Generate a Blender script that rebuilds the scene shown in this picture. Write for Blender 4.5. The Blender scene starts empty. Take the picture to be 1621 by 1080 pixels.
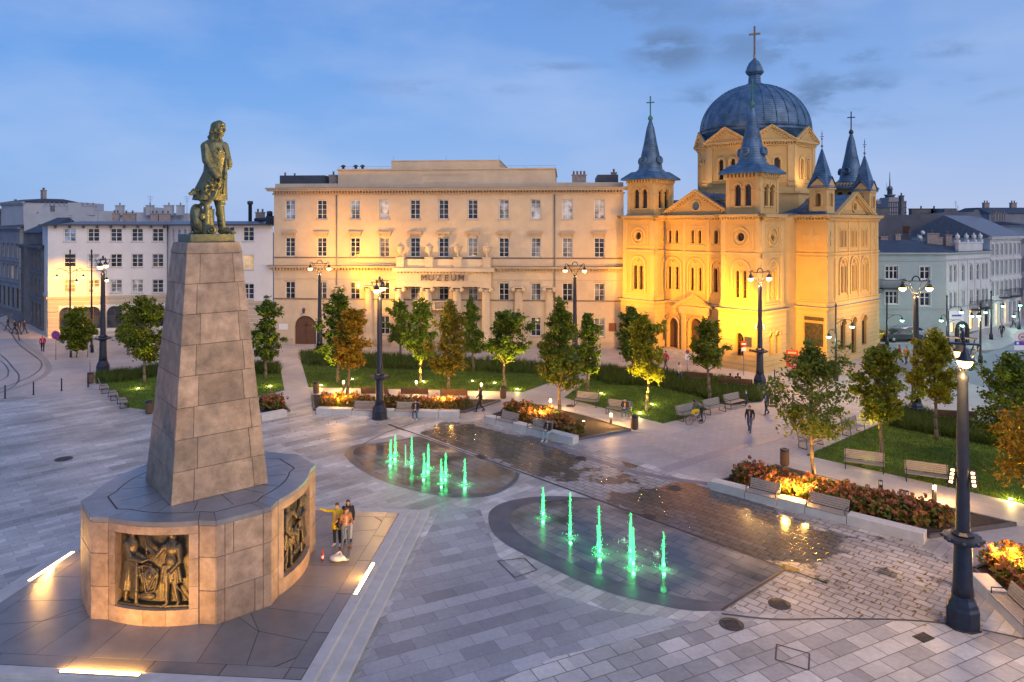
import bpy, bmesh, math, random
import numpy as np
from mathutils import Vector, Matrix
random.seed(7); rng = np.random.default_rng(7)
R = math.radians
S = bpy.context.scene
COL = S.collection
# ---------------- camera ----------------
H = 13.5; F = 1125.0; CX = 810.5; YH = 358.0
cam_d = bpy.data.cameras.new("camera"); cam = bpy.data.objects.new("camera", cam_d); COL.objects.link(cam)
cam.location = (0, 0, H); cam.rotation_euler = (R(90), 0, 0)
cam_d.sensor_width = 36; cam_d.lens = 36*F/1621.0
cam_d.shift_y = -(540-YH)/1621.0
cam_d.clip_start = 0.1; cam_d.clip_end = 5000
S.camera = cam
# ---------------- world ----------------
W = bpy.data.worlds.new("World"); S.world = W; W.use_nodes = True
nt = W.node_tree; nt.nodes.clear()
def nd(t, tree=nt, **kw):
    n = tree.nodes.new(t)
    for k, v in kw.items(): setattr(n, k, v)
    return n
SUN_EL, SUN_ROT = R(3.0), R(142)
def make_world():
    L = nt.links.new
    out = nd('ShaderNodeOutputWorld'); bg = nd('ShaderNodeBackground')
    sky = nd('ShaderNodeTexSky', sky_type='NISHITA', sun_disc=False)
    sky.sun_elevation = SUN_EL; sky.sun_rotation = SUN_ROT; sky.altitude = 200; sky.air_density = 1.0; sky.dust_density = 0.6; sky.ozone_density = 3.0
    tc = nd('ShaderNodeTexCoord'); sep = nd('ShaderNodeSeparateXYZ'); L(tc.outputs['Generated'], sep.inputs[0])
    ramp = nd('ShaderNodeValToRGB'); L(sep.outputs['Z'], ramp.inputs[0])
    el = ramp.color_ramp.elements
    el[0].position = 0.0; el[0].color = (0.27, 0.36, 0.58, 1)
    el[1].position = 1.0; el[1].color = (0.035, 0.09, 0.28, 1)
    for p, c in ((0.07, (0.215, 0.315, 0.56, 1)), (0.20, (0.14, 0.255, 0.52, 1)), (0.36, (0.10, 0.20, 0.46, 1))):
        e = el.new(p); e.color = c
    # brighter and pinker to the east (right)
    mr = nd('ShaderNodeMapRange'); L(sep.outputs['X'], mr.inputs[0])
    mr.inputs[1].default_value = -0.7; mr.inputs[2].default_value = 0.6; mr.inputs[3].default_value = 0.0; mr.inputs[4].default_value = 1.0
    hz = nd('ShaderNodeMix', data_type='RGBA', blend_type='MULTIPLY'); hz.inputs[0].default_value = 1
    tint = nd('ShaderNodeMix', data_type='RGBA'); L(mr.outputs[0], tint.inputs[0])
    tint.inputs[6].default_value = (0.62, 0.86, 1.0, 1); tint.inputs[7].default_value = (1.22, 1.12, 1.04, 1)
    L(ramp.outputs[0], hz.inputs[6]); L(tint.outputs[2], hz.inputs[7])
    # the physical sky adds its own glow
    skm = nd('ShaderNodeMix', data_type='RGBA', blend_type='MULTIPLY'); skm.inputs[0].default_value = 1
    L(sky.outputs[0], skm.inputs[6]); skm.inputs[7].default_value = (0.035, 0.035, 0.04, 1)
    mx = nd('ShaderNodeMix', data_type='RGBA', blend_type='ADD'); mx.inputs[0].default_value = 1.0
    L(hz.outputs[2], mx.inputs[6]); L(skm.outputs[2], mx.inputs[7])
    # clouds: soft grey-blue puffs
    mp = nd('ShaderNodeMapping'); mp.inputs['Scale'].default_value = (1.0, 1.0, 2.6); L(tc.outputs['Generated'], mp.inputs[0])
    no = nd('ShaderNodeTexNoise'); no.inputs['Scale'].default_value = 9.0; no.inputs['Detail'].default_value = 8; no.inputs['Roughness'].default_value = 0.6
    L(mp.outputs[0], no.inputs[0])
    tot = None
    for px, py, rx, ry, amp in ((1062, 78, 44, 24, 1.25), (1195, 72, 60, 20, .75), (1250, 80, 55, 28, .75), (1345, 88, 45, 9, .85), (1310, 150, 75, 24, 1.0), (1120, 155, 50, 14, .7), (1510, 75, 40, 8, .7),
                                (1495, 142, 40, 12, .7), (860, 106, 60, 5, .6), (1010, 15, 90, 22, .55), (1180, 15, 110, 18, .45), (700, 140, 90, 8, .45), (1330, 195, 70, 8, .5), (1430, 160, 90, 8, .6)):
        d = Vector(((px-CX)/F, 1, (YH-py)/F)).normalized()
        vs = nd('ShaderNodeVectorMath', operation='SUBTRACT'); L(tc.outputs['Generated'], vs.inputs[0]); vs.inputs[1].default_value = d
        vm = nd('ShaderNodeVectorMath', operation='MULTIPLY'); L(vs.outputs[0], vm.inputs[0]); vm.inputs[1].default_value = (F/rx, F/rx, F/ry)
        ln = nd('ShaderNodeVectorMath', operation='LENGTH'); L(vm.outputs[0], ln.inputs[0])
        m = nd('ShaderNodeMapRange', interpolation_type='SMOOTHSTEP'); L(ln.outputs['Value'], m.inputs[0]); m.inputs[1].default_value = 2.1; m.inputs[2].default_value = 0.2
        m.inputs[3].default_value = 0; m.inputs[4].default_value = amp
        if tot is None: tot = m.outputs[0]
        else:
            a = nd('ShaderNodeMath', operation='MAXIMUM'); L(tot, a.inputs[0]); L(m.outputs[0], a.inputs[1]); tot = a.outputs[0]
    nm = nd('ShaderNodeMapRange', interpolation_type='SMOOTHSTEP'); L(no.outputs[0], nm.inputs[0]); nm.inputs[1].default_value = 0.42; nm.inputs[2].default_value = 0.60
    ml = nd('ShaderNodeMath', operation='MULTIPLY'); L(tot, ml.inputs[0]); L(nm.outputs[0], ml.inputs[1])
    m2 = nd('ShaderNodeMath', operation='MULTIPLY'); L(ml.outputs[0], m2.inputs[0]); m2.inputs[1].default_value = 0.95
    # faint veil everywhere
    no2 = nd('ShaderNodeTexNoise'); no2.inputs['Scale'].default_value = 3.0; no2.inputs['Detail'].default_value = 6; L(mp.outputs[0], no2.inputs[0])
    v2 = nd('ShaderNodeMapRange'); L(no2.outputs[0], v2.inputs[0]); v2.inputs[1].default_value = 0.45; v2.inputs[2].default_value = 0.75; v2.inputs[3].default_value = 0.0; v2.inputs[4].default_value = 0.6
    veil = nd('ShaderNodeMix', data_type='RGBA'); L(v2.outputs[0], veil.inputs[0]); L(mx.outputs[2], veil.inputs[6]); veil.inputs[7].default_value = (0.36, 0.45, 0.66, 1)
    cm = nd('ShaderNodeMix', data_type='RGBA'); L(m2.outputs[0], cm.inputs[0]); L(veil.outputs[2], cm.inputs[6]); cm.inputs[7].default_value = (0.11, 0.19, 0.36, 1)
    L(cm.outputs[2], bg.inputs[0]); bg.inputs[1].default_value = 1.0
    L(bg.outputs[0], out.inputs[0])
make_world()
sd = bpy.data.lights.new("sun", 'SUN'); sun = bpy.data.objects.new("sun", sd); COL.objects.link(sun)
sd.energy = 1.05; sd.angle = R(50); sd.color = (1.0, 0.86, 0.76)
sun.rotation_euler = (R(56), 0, R(38))
S.view_settings.view_transform = 'Standard'; S.view_settings.look = 'None'; S.view_settings.exposure = 0.42; S.view_settings.gamma = 1
S.render.engine = 'CYCLES'
cy = S.cycles
cy.use_denoising = True; cy.max_bounces = 6; cy.diffuse_bounces = 3; cy.glossy_bounces = 3; cy.transmission_bounces = 4; cy.transparent_max_bounces = 8
cy.sample_clamp_indirect = 4; cy.sample_clamp_direct = 0; cy.caustics_reflective = False; cy.caustics_refractive = False
# ---------------- helpers ----------------
def G(px, py, z=0.0):
    D = (H-z)*F/(py-YH); return Vector(((px-CX)/F*D, D, z))
def PT(px, py, D):
    return Vector(((px-CX)/F*D, D, H-(py-YH)/F*D))
def I4(): return Matrix.Identity(4)
def rotz(a): return Matrix.Rotation(a, 4, 'Z')
def T(x, y=0, z=0):
    if isinstance(x, Vector): return Matrix.Translation(x)
    return Matrix.Translation((x, y, z))
class MB:
    def __init__(s): s.v = []; s.f = []; s.m = []; s.M = I4(); s.sm = []
    def add(s, vs, fs, mi=0, smooth=False):
        b = len(s.v); M = s.M
        s.v += [tuple(M @ Vector(p)) for p in vs]
        for f in fs: s.f.append([b+i for i in f]); s.m.append(mi); s.sm.append(smooth)
        return s
    def box(s, x0, x1, y0, y1, z0, z1, mi=0):
        vs = [(x0,y0,z0),(x1,y0,z0),(x1,y1,z0),(x0,y1,z0),(x0,y0,z1),(x1,y0,z1),(x1,y1,z1),(x0,y1,z1)]
        return s.add(vs, [(0,3,2,1),(4,5,6,7),(0,1,5,4),(1,2,6,5),(2,3,7,6),(3,0,4,7)], mi)
    def prism(s, pts, z0, z1, mi=0, top=None, cap=True):
        n = len(pts); top = top or pts
        vs = [(p[0],p[1],z0) for p in pts] + [(p[0],p[1],z1) for p in top]
        fs = [(i,(i+1)%n,n+(i+1)%n,n+i) for i in range(n)]
        if cap: fs += [tuple(range(n-1,-1,-1)), tuple(range(n,2*n))]
        return s.add(vs, fs, mi)
    def lathe(s, prof, n=16, x=0, y=0, mi=0, smooth=True, rot=0.0, sx=1, sy=1):
        vs = []; fs = []
        for r, z in prof:
            for i in range(n):
                a = rot + 2*math.pi*i/n; vs.append((x+r*math.cos(a)*sx, y+r*math.sin(a)*sy, z))
        for k in range(len(prof)-1):
            for i in range(n):
                j = (i+1) % n; fs.append((k*n+i, k*n+j, (k+1)*n+j, (k+1)*n+i))
        fs.append(tuple(range(n-1,-1,-1))); b = (len(prof)-1)*n; fs.append(tuple(range(b, b+n)))
        return s.add(vs, fs, mi, smooth)
    def tube(s, p0, p1, r0, r1=None, n=8, mi=0, smooth=True):
        r1 = r0 if r1 is None else r1
        p0 = Vector(p0); p1 = Vector(p1); d = p1-p0
        if d.length < 1e-6: return s
        q = d.to_track_quat('Z', 'Y'); vs = []
        for p, r in ((p0, r0), (p1, r1)):
            for i in range(n):
                a = 2*math.pi*i/n; vs.append(tuple(p + q @ Vector((r*math.cos(a), r*math.sin(a), 0))))
        fs = [(i,(i+1)%n,n+(i+1)%n,n+i) for i in range(n)] + [tuple(range(n-1,-1,-1)), tuple(range(n,2*n))]
        return s.add(vs, fs, mi, smooth)
    def path(s, pts, r, n=6, mi=0):
        for a, b in zip(pts[:-1], pts[1:]): s.tube(a, b, r, r, n, mi)
        return s
    def cap(s, p0, p1, r0, r1, n=10, mi=0):
        """rounded tapered capsule"""
        p0 = Vector(p0); p1 = Vector(p1); d = p1-p0; L = max(d.length, 1e-4); q = d.to_track_quat('Z', 'Y') if d.length > 1e-5 else Vector((0,0,1)).to_track_quat('Z','Y')
        prof = []
        for k in range(4): a = math.pi/2*(1-k/4+0.0); prof.append((r0*math.cos(a)+1e-4, -r0*math.sin(a)))
        prof.append((r0, 0)); prof.append((r1, L))
        for k in range(1, 5): a = math.pi/2*k/4; prof.append((r1*math.cos(a)+1e-4, L+r1*math.sin(a)))
        vs = []; 
        for r, z in prof:
            for i in range(n):
                a = 2*math.pi*i/n; vs.append(tuple(p0 + q @ Vector((r*math.cos(a), r*math.sin(a), z))))
        fs = []
        for k in range(len(prof)-1):
            for i in range(n): j = (i+1) % n; fs.append((k*n+i, k*n+j, (k+1)*n+j, (k+1)*n+i))
        fs.append(tuple(range(n-1,-1,-1))); b = (len(prof)-1)*n; fs.append(tuple(range(b, b+n)))
        return s.add(vs, fs, mi, True)
    def ell(s, c, r, n=14, m=10, rot=None, mi=0):
        c = Vector(c); vs = []; fs = []; rot = rot or I4()
        for k in range(m+1):
            t = math.pi*k/m
            for i in range(n):
                a = 2*math.pi*i/n
                p = Vector((r[0]*(math.sin(t)+1e-3)*math.cos(a), r[1]*(math.sin(t)+1e-3)*math.sin(a), -r[2]*math.cos(t)))
                vs.append(tuple(c + (rot @ p)))
        for k in range(m):
            for i in range(n): j = (i+1) % n; fs.append((k*n+i, k*n+j, (k+1)*n+j, (k+1)*n+i))
        fs.append(tuple(range(n-1,-1,-1))); fs.append(tuple(range(m*n, m*n+n)))
        return s.add(vs, fs, mi, True)
    def mesh(s, name, mats):
        me = bpy.data.meshes.new(name)
        me.from_pydata(s.v, [], s.f)
        for m in (mats if isinstance(mats, (list, tuple)) else [mats]): me.materials.append(m)
        me.polygons.foreach_set('material_index', s.m); me.polygons.foreach_set('use_smooth', s.sm)
        me.update(); return me
    def build(s, name, mats, parent=None, loc=None, rot=None, bevel=0, lab=None):
        o = bpy.data.objects.new(name, s.mesh(name, mats)); COL.objects.link(o)
        if parent is not None: o.parent = parent
        if loc is not None: o.location = loc
        if rot is not None: o.rotation_euler = (0, 0, rot)
        if bevel:
            b = o.modifiers.new('bevel', 'BEVEL'); b.width = bevel; b.segments = 2; b.limit_method = 'ANGLE'
        if lab: o['label'] = lab
        return o
def remesh(o, voxel, smooth=2):
    """fuse overlapping shapes of one object into one continuous skin"""
    m = o.modifiers.new('r', 'REMESH'); m.mode = 'VOXEL'; m.voxel_size = voxel; m.use_smooth_shade = True
    if smooth:
        s2 = o.modifiers.new('s', 'SMOOTH'); s2.iterations = smooth; s2.factor = 0.5
    dg = bpy.context.evaluated_depsgraph_get(); ev = o.evaluated_get(dg)
    me = bpy.data.meshes.new_from_object(ev, preserve_all_data_layers=False, depsgraph=dg)
    mats = list(o.data.materials); o.modifiers.clear(); o.data = me
    me.materials.clear()
    for x in mats[:1]: me.materials.append(x)
    for p in me.polygons: p.material_index = 0
    return o
def join_meshes(): pass
def empty(name, loc=(0,0,0), rz=0, label=None, cat=None, group=None, parent=None):
    o = bpy.data.objects.new(name, None); COL.objects.link(o); o.location = loc; o.rotation_euler = (0,0,rz); o.empty_display_size = .1
    if parent is not None: o.parent = parent
    return tag(o, label, cat, group)
def tag(o, label=None, cat=None, group=None, kind=None):
    if label: o['label'] = label
    if cat: o['category'] = cat
    if group: o['group'] = group
    if kind: o['kind'] = kind
    return o
def copy_tree(o, parent=None):
    c = o.copy(); COL.objects.link(c)
    if parent is not None: c.parent = parent
    for ch in [x for x in KIDS(o)]: copy_tree(ch, c)
    return c
def KIDS(o): return list(o.children)
# ---------------- materials ----------------
MATS = {}
def new_mat(name):
    m = bpy.data.materials.new(name); m.use_nodes = True
    t = m.node_tree; b = t.nodes['Principled BSDF']; return m, t, b
def mat(name, col, rough=0.7, metal=0.0, var=0.10, scale=3.0, bump=0.0, bscale=40.0, emis=None, estr=0, spec=0.5, stain=0.0, stain_col=(0.05,0.045,0.04), trans=0, island=0):
    """procedural surface: base colour broken up by two noises, optional stains and bump"""
    if name in MATS: return MATS[name]
    m, t, b = new_mat(name); L = t.links.new; N = t.nodes.new
    tc = N('ShaderNodeTexCoord')
    n1 = N('ShaderNodeTexNoise'); n1.inputs['Scale'].default_value = scale; n1.inputs['Detail'].default_value = 6; n1.inputs['Roughness'].default_value = .65
    L(tc.outputs['Object'], n1.inputs[0])
    mr = N('ShaderNodeMapRange'); L(n1.outputs[0], mr.inputs[0]); mr.inputs[1].default_value = .3; mr.inputs[2].default_value = .7; mr.inputs[3].default_value = 1-var; mr.inputs[4].default_value = 1+var
    mx = N('ShaderNodeMix'); mx.data_type = 'RGBA'; mx.blend_type = 'MULTIPLY'; mx.inputs[0].default_value = 1; mx.inputs[6].default_value = (*col, 1)
    L(mr.outputs[0], mx.inputs[7]); outc = mx.outputs[2]
    if stain > 0:
        n3 = N('ShaderNodeTexNoise'); n3.inputs['Scale'].default_value = scale*.35; n3.inputs['Detail'].default_value = 9; n3.inputs['Roughness'].default_value = .7
        L(tc.outputs['Object'], n3.inputs[0])
        r3 = N('ShaderNodeMapRange'); L(n3.outputs[0], r3.inputs[0]); r3.inputs[1].default_value = .48; r3.inputs[2].default_value = .72; r3.inputs[3].default_value = 0; r3.inputs[4].default_value = stain
        m3 = N('ShaderNodeMix'); m3.data_type = 'RGBA'; L(r3.outputs[0], m3.inputs[0]); L(outc, m3.inputs[6]); m3.inputs[7].default_value = (*stain_col, 1); outc = m3.outputs[2]
    if island:   # each block its own tone
        g = N('ShaderNodeNewGeometry'); ri = N('ShaderNodeMapRange'); L(g.outputs['Random Per Island'], ri.inputs[0]); ri.inputs[3].default_value = 1-island; ri.inputs[4].default_value = 1+island
        mi_ = N('ShaderNodeMix'); mi_.data_type = 'RGBA'; mi_.blend_type = 'MULTIPLY'; mi_.inputs[0].default_value = 1; L(outc, mi_.inputs[6]); L(ri.outputs[0], mi_.inputs[7]); outc = mi_.outputs[2]
        vo = N('ShaderNodeTexVoronoi'); vo.inputs['Scale'].default_value = 9; L(tc.outputs['Object'], vo.inputs[0]); vr = N('ShaderNodeMapRange'); L(vo.outputs['Distance'], vr.inputs[0]); vr.inputs[1].default_value = .10; vr.inputs[2].default_value = .04; vr.inputs[3].default_value = 0; vr.inputs[4].default_value = .6
        mv = N('ShaderNodeMix'); mv.data_type = 'RGBA'; L(vr.outputs[0], mv.inputs[0]); L(outc, mv.inputs[6]); mv.inputs[7].default_value = (.52,.46,.40,1); outc = mv.outputs[2]
    L(outc, b.inputs['Base Color'])
    b.inputs['Roughness'].default_value = rough; b.inputs['Metallic'].default_value = metal
    b.inputs['Specular IOR Level'].default_value = spec
    if bump:
        n2 = N('ShaderNodeTexNoise'); n2.inputs['Scale'].default_value = bscale; n2.inputs['Detail'].default_value = 5; L(tc.outputs['Object'], n2.inputs[0])
        bp = N('ShaderNodeBump'); bp.inputs['Strength'].default_value = bump; bp.inputs['Distance'].default_value = .02; L(n2.outputs[0], bp.inputs['Height']); L(bp.outputs[0], b.inputs['Normal'])
    if emis: b.inputs['Emission Color'].default_value = (*emis, 1); b.inputs['Emission Strength'].default_value = estr
    if trans: b.inputs['Transmission Weight'].default_value = trans
    MATS[name] = m; return m
def paving(name, ang, bw, bh, c1, c2, mort, rough=.55, band=None, wet=0.0, blobs=(), mortar=.012, off=.5, tint_noise=.16, bumps=.3, dark_streak=0.0):
    m, t, b = new_mat(name); L = t.links.new; N = t.nodes.new
    geo = N('ShaderNodeNewGeometry')
    mp = N('ShaderNodeMapping'); mp.inputs['Rotation'].default_value = (0, 0, -ang); L(geo.outputs['Position'], mp.inputs[0])
    br = N('ShaderNodeTexBrick'); br.offset = off; L(mp.outputs[0], br.inputs[0])
    br.inputs['Color1'].default_value = (*c1, 1); br.inputs['Color2'].default_value = (*c2, 1); br.inputs['Mortar'].default_value = (*mort, 1)
    br.inputs['Scale'].default_value = 1; br.inputs['Mortar Size'].default_value = mortar; br.inputs['Mortar Smooth'].default_value = .2
    br.inputs['Brick Width'].default_value = bw; br.inputs['Row Height'].default_value = bh
    c = br.outputs[0]
    def mul(c, fac_out, a, bb, lo=.35, hi=.65):
        r = N('ShaderNodeMapRange'); L(fac_out, r.inputs[0]); r.inputs[1].default_value = lo; r.inputs[2].default_value = hi; r.inputs[3].default_value = a; r.inputs[4].default_value = bb
        x = N('ShaderNodeMix'); x.data_type = 'RGBA'; x.blend_type = 'MULTIPLY'; x.inputs[0].default_value = 1; L(c, x.inputs[6]); L(r.outputs[0], x.inputs[7]); return x.outputs[2]
    # large soft tonal variation (dirt, worn zones)
    n1 = N('ShaderNodeTexNoise'); n1.inputs['Scale'].default_value = .22; n1.inputs['Detail'].default_value = 7; n1.inputs['Roughness'].default_value = .62; L(geo.outputs['Position'], n1.inputs[0])
    c = mul(c, n1.outputs[0], 1-tint_noise, 1+tint_noise)
    n2 = N('ShaderNodeTexNoise'); n2.inputs['Scale'].default_value = 6; n2.inputs['Detail'].default_value = 8; n2.inputs['Roughness'].default_value = .75; L(geo.outputs['Position'], n2.inputs[0])
    c = mul(c, n2.outputs[0], .88, 1.1)
    if band:   # runs of slabs of one stone
        b2 = N('ShaderNodeTexBrick'); b2.offset = .37; L(mp.outputs[0], b2.inputs[0]); b2.inputs['Scale'].default_value = 1; b2.inputs['Mortar Size'].default_value = 0
        b2.inputs['Brick Width'].default_value = band[0]; b2.inputs['Row Height'].default_value = band[1]
        b2.inputs['Color1'].default_value = (band[2],)*3+(1,); b2.inputs['Color2'].default_value = (band[3],)*3+(1,)
        x = N('ShaderNodeMix'); x.data_type = 'RGBA'; x.blend_type = 'MULTIPLY'; x.inputs[0].default_value = 1; L(c, x.inputs[6]); L(b2.outputs[0], x.inputs[7]); c = x.outputs[2]
    b.inputs['Roughness'].default_value = rough
    if wet > 0:
        n3 = N('ShaderNodeTexNoise'); n3.inputs['Scale'].default_value = .35; n3.inputs['Detail'].default_value = 9; n3.inputs['Roughness'].default_value = .6; L(geo.outputs['Position'], n3.inputs[0])
        wm = N('ShaderNodeMapRange'); 
        src = n3.outputs[0]
        for (bx, by, rx, ry, ba, amp) in blobs:   # standing wet zones on the paving
            v = N('ShaderNodeVectorMath'); v.operation = 'SUBTRACT'; L(geo.outputs['Position'], v.inputs[0]); v.inputs[1].default_value = (bx, by, 0)
            q = N('ShaderNodeMapping'); q.vector_type = 'POINT'; q.inputs['Rotation'].default_value = (0, 0, -ba); L(v.outputs[0], q.inputs[0])
            w_ = N('ShaderNodeVectorMath'); w_.operation = 'MULTIPLY'; L(q.outputs[0], w_.inputs[0]); w_.inputs[1].default_value = (1/rx, 1/ry, 0)
            l_ = N('ShaderNodeVectorMath'); l_.operation = 'LENGTH'; L(w_.outputs[0], l_.inputs[0])
            g_ = N('ShaderNodeMapRange'); L(l_.outputs['Value'], g_.inputs[0]); g_.inputs[1].default_value = 1.25; g_.inputs[2].default_value = .55; g_.inputs[3].default_value = 0; g_.inputs[4].default_value = amp
            a_ = N('ShaderNodeMath'); L(src, a_.inputs[0]); L(g_.outputs[0], a_.inputs[1]); src = a_.outputs[0]
        L(src, wm.inputs[0]); wm.inputs[1].default_value = .62-wet*.3; wm.inputs[2].default_value = .68-wet*.3; wm.clamp = True
        rr = N('ShaderNodeMapRange'); L(wm.outputs[0], rr.inputs[0]); rr.inputs[3].default_value = rough; rr.inputs[4].default_value = .13; L(rr.outputs[0], b.inputs['Roughness'])
        x = N('ShaderNodeMix'); x.data_type = 'RGBA'; x.blend_type = 'MULTIPLY'; L(wm.outputs[0], x.inputs[0]); L(c, x.inputs[6]); x.inputs[7].default_value = (.34,.33,.32,1); c = x.outputs[2]
    L(c, b.inputs['Base Color'])
    bp = N('ShaderNodeBump'); bp.inputs['Strength'].default_value = bumps; bp.inputs['Distance'].default_value = .012; bp.invert = True
    L(br.outputs['Fac'], bp.inputs['Height'])
    bp2 = N('ShaderNodeBump'); bp2.inputs['Strength'].default_value = .12; bp2.inputs['Distance'].default_value = .02; L(n2.outputs[0], bp2.inputs['Height']); L(bp.outputs[0], bp2.inputs['Normal']); L(bp2.outputs[0], b.inputs['Normal'])
    MATS[name] = m; return m
def emit(name, col, st):
    if name in MATS: return MATS[name]
    m, t, b = new_mat(name); b.inputs['Base Color'].default_value = (*col, 1); b.inputs['Emission Color'].default_value = (*col, 1); b.inputs['Emission Strength'].default_value = st
    MATS[name] = m; return m
def leafmat(name, cols, trans=.35, rough=.55):
    m, t, b = new_mat(name); L = t.links.new; N = t.nodes.new
    g = N('ShaderNodeNewGeometry'); r = N('ShaderNodeValToRGB'); L(g.outputs['Random Per Island'], r.inputs[0])
    r.color_ramp.interpolation = 'LINEAR'
    el = r.color_ramp.elements; el[0].color = (*cols[0], 1); el[1].color = (*cols[-1], 1)
    for i, c in enumerate(cols[1:-1]): e = el.new((i+1)/(len(cols)-1)); e.color = (*c, 1)
    L(r.outputs[0], b.inputs['Base Color']); b.inputs['Roughness'].default_value = rough; b.inputs['Specular IOR Level'].default_value = .3
    tr = N('ShaderNodeBsdfTranslucent'); L(r.outputs[0], tr.inputs[0]); mx = N('ShaderNodeMixShader'); mx.inputs[0].default_value = trans
    L(b.outputs[0], mx.inputs[1]); L(tr.outputs[0], mx.inputs[2]); L(mx.outputs[0], t.nodes['Material Output'].inputs[0])
    MATS[name] = m; return m
LN = [0]
def point(loc, energy, col=(1,.62,.25), r=.12, parent=None):
    d = bpy.data.lights.new('lamp_light', 'POINT'); d.energy = energy; d.color = col; d.shadow_soft_size = r
    o = bpy.data.objects.new('lamp_light', d); COL.objects.link(o); o.location = loc
    if parent is not None: o.parent = parent
    return o
def spot(loc, target, energy, col=(1,.62,.25), angle=60, blend=.7, r=.15, parent=None):
    d = bpy.data.lights.new('flood_light', 'SPOT'); d.energy = energy; d.color = col; d.spot_size = R(angle); d.spot_blend = blend; d.shadow_soft_size = r
    o = bpy.data.objects.new('flood_light', d); COL.objects.link(o); o.location = loc
    o.rotation_euler = (Vector(target)-Vector(loc)).to_track_quat('-Z', 'Y').to_euler()
    if parent is not None: o.parent = parent
    return o
WARM = (1.0, .60, .20); AMBER = (1.0, .50, .06); GOLD = (1.0, .66, .28)
# ================= GROUND =================
def smooth_px(pts, closed=False, n=8):
    P = [Vector(p).to_2d() if len(p) == 2 else Vector(p[:2]) for p in pts]; out = []
    N_ = len(P)
    rngi = range(N_ if closed else N_-1)
    for i in rngi:
        p0 = P[(i-1) % N_] if closed or i > 0 else P[i]; p1 = P[i]; p2 = P[(i+1) % N_]; p3 = P[(i+2) % N_] if closed or i+2 < N_ else P[min(i+1, N_-1)]
        for k in range(n):
            t = k/n
            out.append(0.5*((2*p1)+(-p0+p2)*t+(2*p0-5*p1+4*p2-p3)*t*t+(-p0+3*p1-3*p2+p3)*t**3))
    if not closed: out.append(P[-1])
    return out
def sheet(name, pts, z, m, kind='structure', thick=0.0, world=False, label=None, cat=None):
    W_ = [Vector((p[0], p[1], z)) if world else Vector((*G(p[0], p[1])[:2], z)) for p in pts]
    a = sum(W_[i].x*W_[(i+1) % len(W_)].y-W_[(i+1) % len(W_)].x*W_[i].y for i in range(len(W_)))
    if a < 0: W_.reverse()
    mb = MB()
    if thick: mb.prism([(p.x, p.y) for p in W_], z-thick, z)
    else: mb.add([tuple(p) for p in W_], [tuple(range(len(W_)))])
    o = mb.build(name, m); 
    bm = bmesh.new(); bm.from_mesh(o.data); bmesh.ops.triangulate(bm, faces=[f for f in bm.faces if len(f.verts) > 4]); bm.to_mesh(o.data); bm.free()
    o['kind'] = kind
    if label: o['label'] = label; o['category'] = cat
    return o
def ribbon(name, pxpts, w, z, m, kind='structure', n=8, world=False):
    P = [Vector(p) for p in pxpts] if world else [G(*p).to_2d() for p in smooth_px(pxpts, n=n)]
    P = [Vector(p[:2]) for p in P]; mb = MB(); L_ = []; R_ = []
    for i, p in enumerate(P):
        d = (P[min(i+1, len(P)-1)]-P[max(i-1, 0)]).normalized(); nrm = Vector((-d.y, d.x))*w/2
        L_.append((p.x+nrm.x, p.y+nrm.y, z)); R_.append((p.x-nrm.x, p.y-nrm.y, z))
    k = len(P); mb.add(L_+R_, [(k+i, k+i+1, i+1, i) for i in range(k-1)])
    o = mb.build(name, m); o['kind'] = kind; return o
A45 = R(43)
mg = mat('ground_asphalt', (.13,.13,.14), .8, var=.2, scale=.3, bump=.2, bscale=20)
m_plaza = paving('plaza_slabs', A45, 1.1, .42, (.50,.485,.465), (.35,.34,.335), (.24,.235,.23), .5, band=(6.5,.84,.70,1.2), tint_noise=.26)
m_south = paving('plaza_slabs_south', R(26), .95, .62, (.52,.505,.49), (.28,.275,.28), (.13,.125,.12), .5, band=(3.1,.62,.82,1.15), tint_noise=.24, mortar=.018)
m_blue = paving('plaza_slabs_worn', R(26), 1.2, .62, (.38,.38,.40), (.26,.26,.28), (.20,.20,.22), .48, band=(4.2,.62,.78,1.2), tint_noise=.15, mortar=.012)
m_channel = paving('paver_rows', R(-46), .62, .36, (.43,.40,.385), (.33,.305,.29), (.15,.14,.135), .5, band=(2.6,.36,.85,1.15), wet=.2, blobs=((-.6,43.5,8.0,2.6,R(-42),.24),(9.6,32.9,5.0,3.4,R(-46),.36)), tint_noise=.2, mortar=.03)
m_dots = paving('small_pavers', R(-46), .5, .5, (.50,.44,.41), (.44,.385,.36), (.40,.35,.33), .6, tint_noise=.1, mortar=.03)
m_path = paving('pale_path_slabs', R(-46), 1.6, .55, (.54,.50,.46), (.48,.44,.41), (.36,.33,.31), .55, tint_noise=.1, mortar=.008)
m_sett = paving('street_slabs', R(10), .6, .4, (.46,.42,.41), (.40,.37,.36), (.32,.30,.29), .55, band=(3.2,.4,.93,1.07), tint_noise=.12, mortar=.01)
m_road = paving('tram_road', R(10), 1.1, 1.1, (.42,.38,.36), (.38,.35,.33), (.34,.31,.3), .5, tint_noise=.12, mortar=.008)
m_blueroad = mat('blue_asphalt', (.20,.23,.28), .55, var=.12, scale=.4, bump=.15, bscale=30)
m_dark = mat('dark_joint', (.055,.05,.05), .5)
sheet('ground', [(-900,-60),(900,-60),(900,1500),(-900,1500)], -0.02, mg, world=True)
sheet('square_paving', [(-75,5),(48,5),(48,83.5),(-75,100)], 0.0, m_sett, world=True)
# main plaza, slabs laid on the diagonal
sheet('plaza_paving', [(0,628),(150,632),(240,652),(420,640),(495,630),(500,655),(760,662),(905,700),(1250,800),(1470,845),(1530,880),(1700,1000),(1700,1400),(-500,1400),(-500,700)], 0.004, m_plaza)
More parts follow.
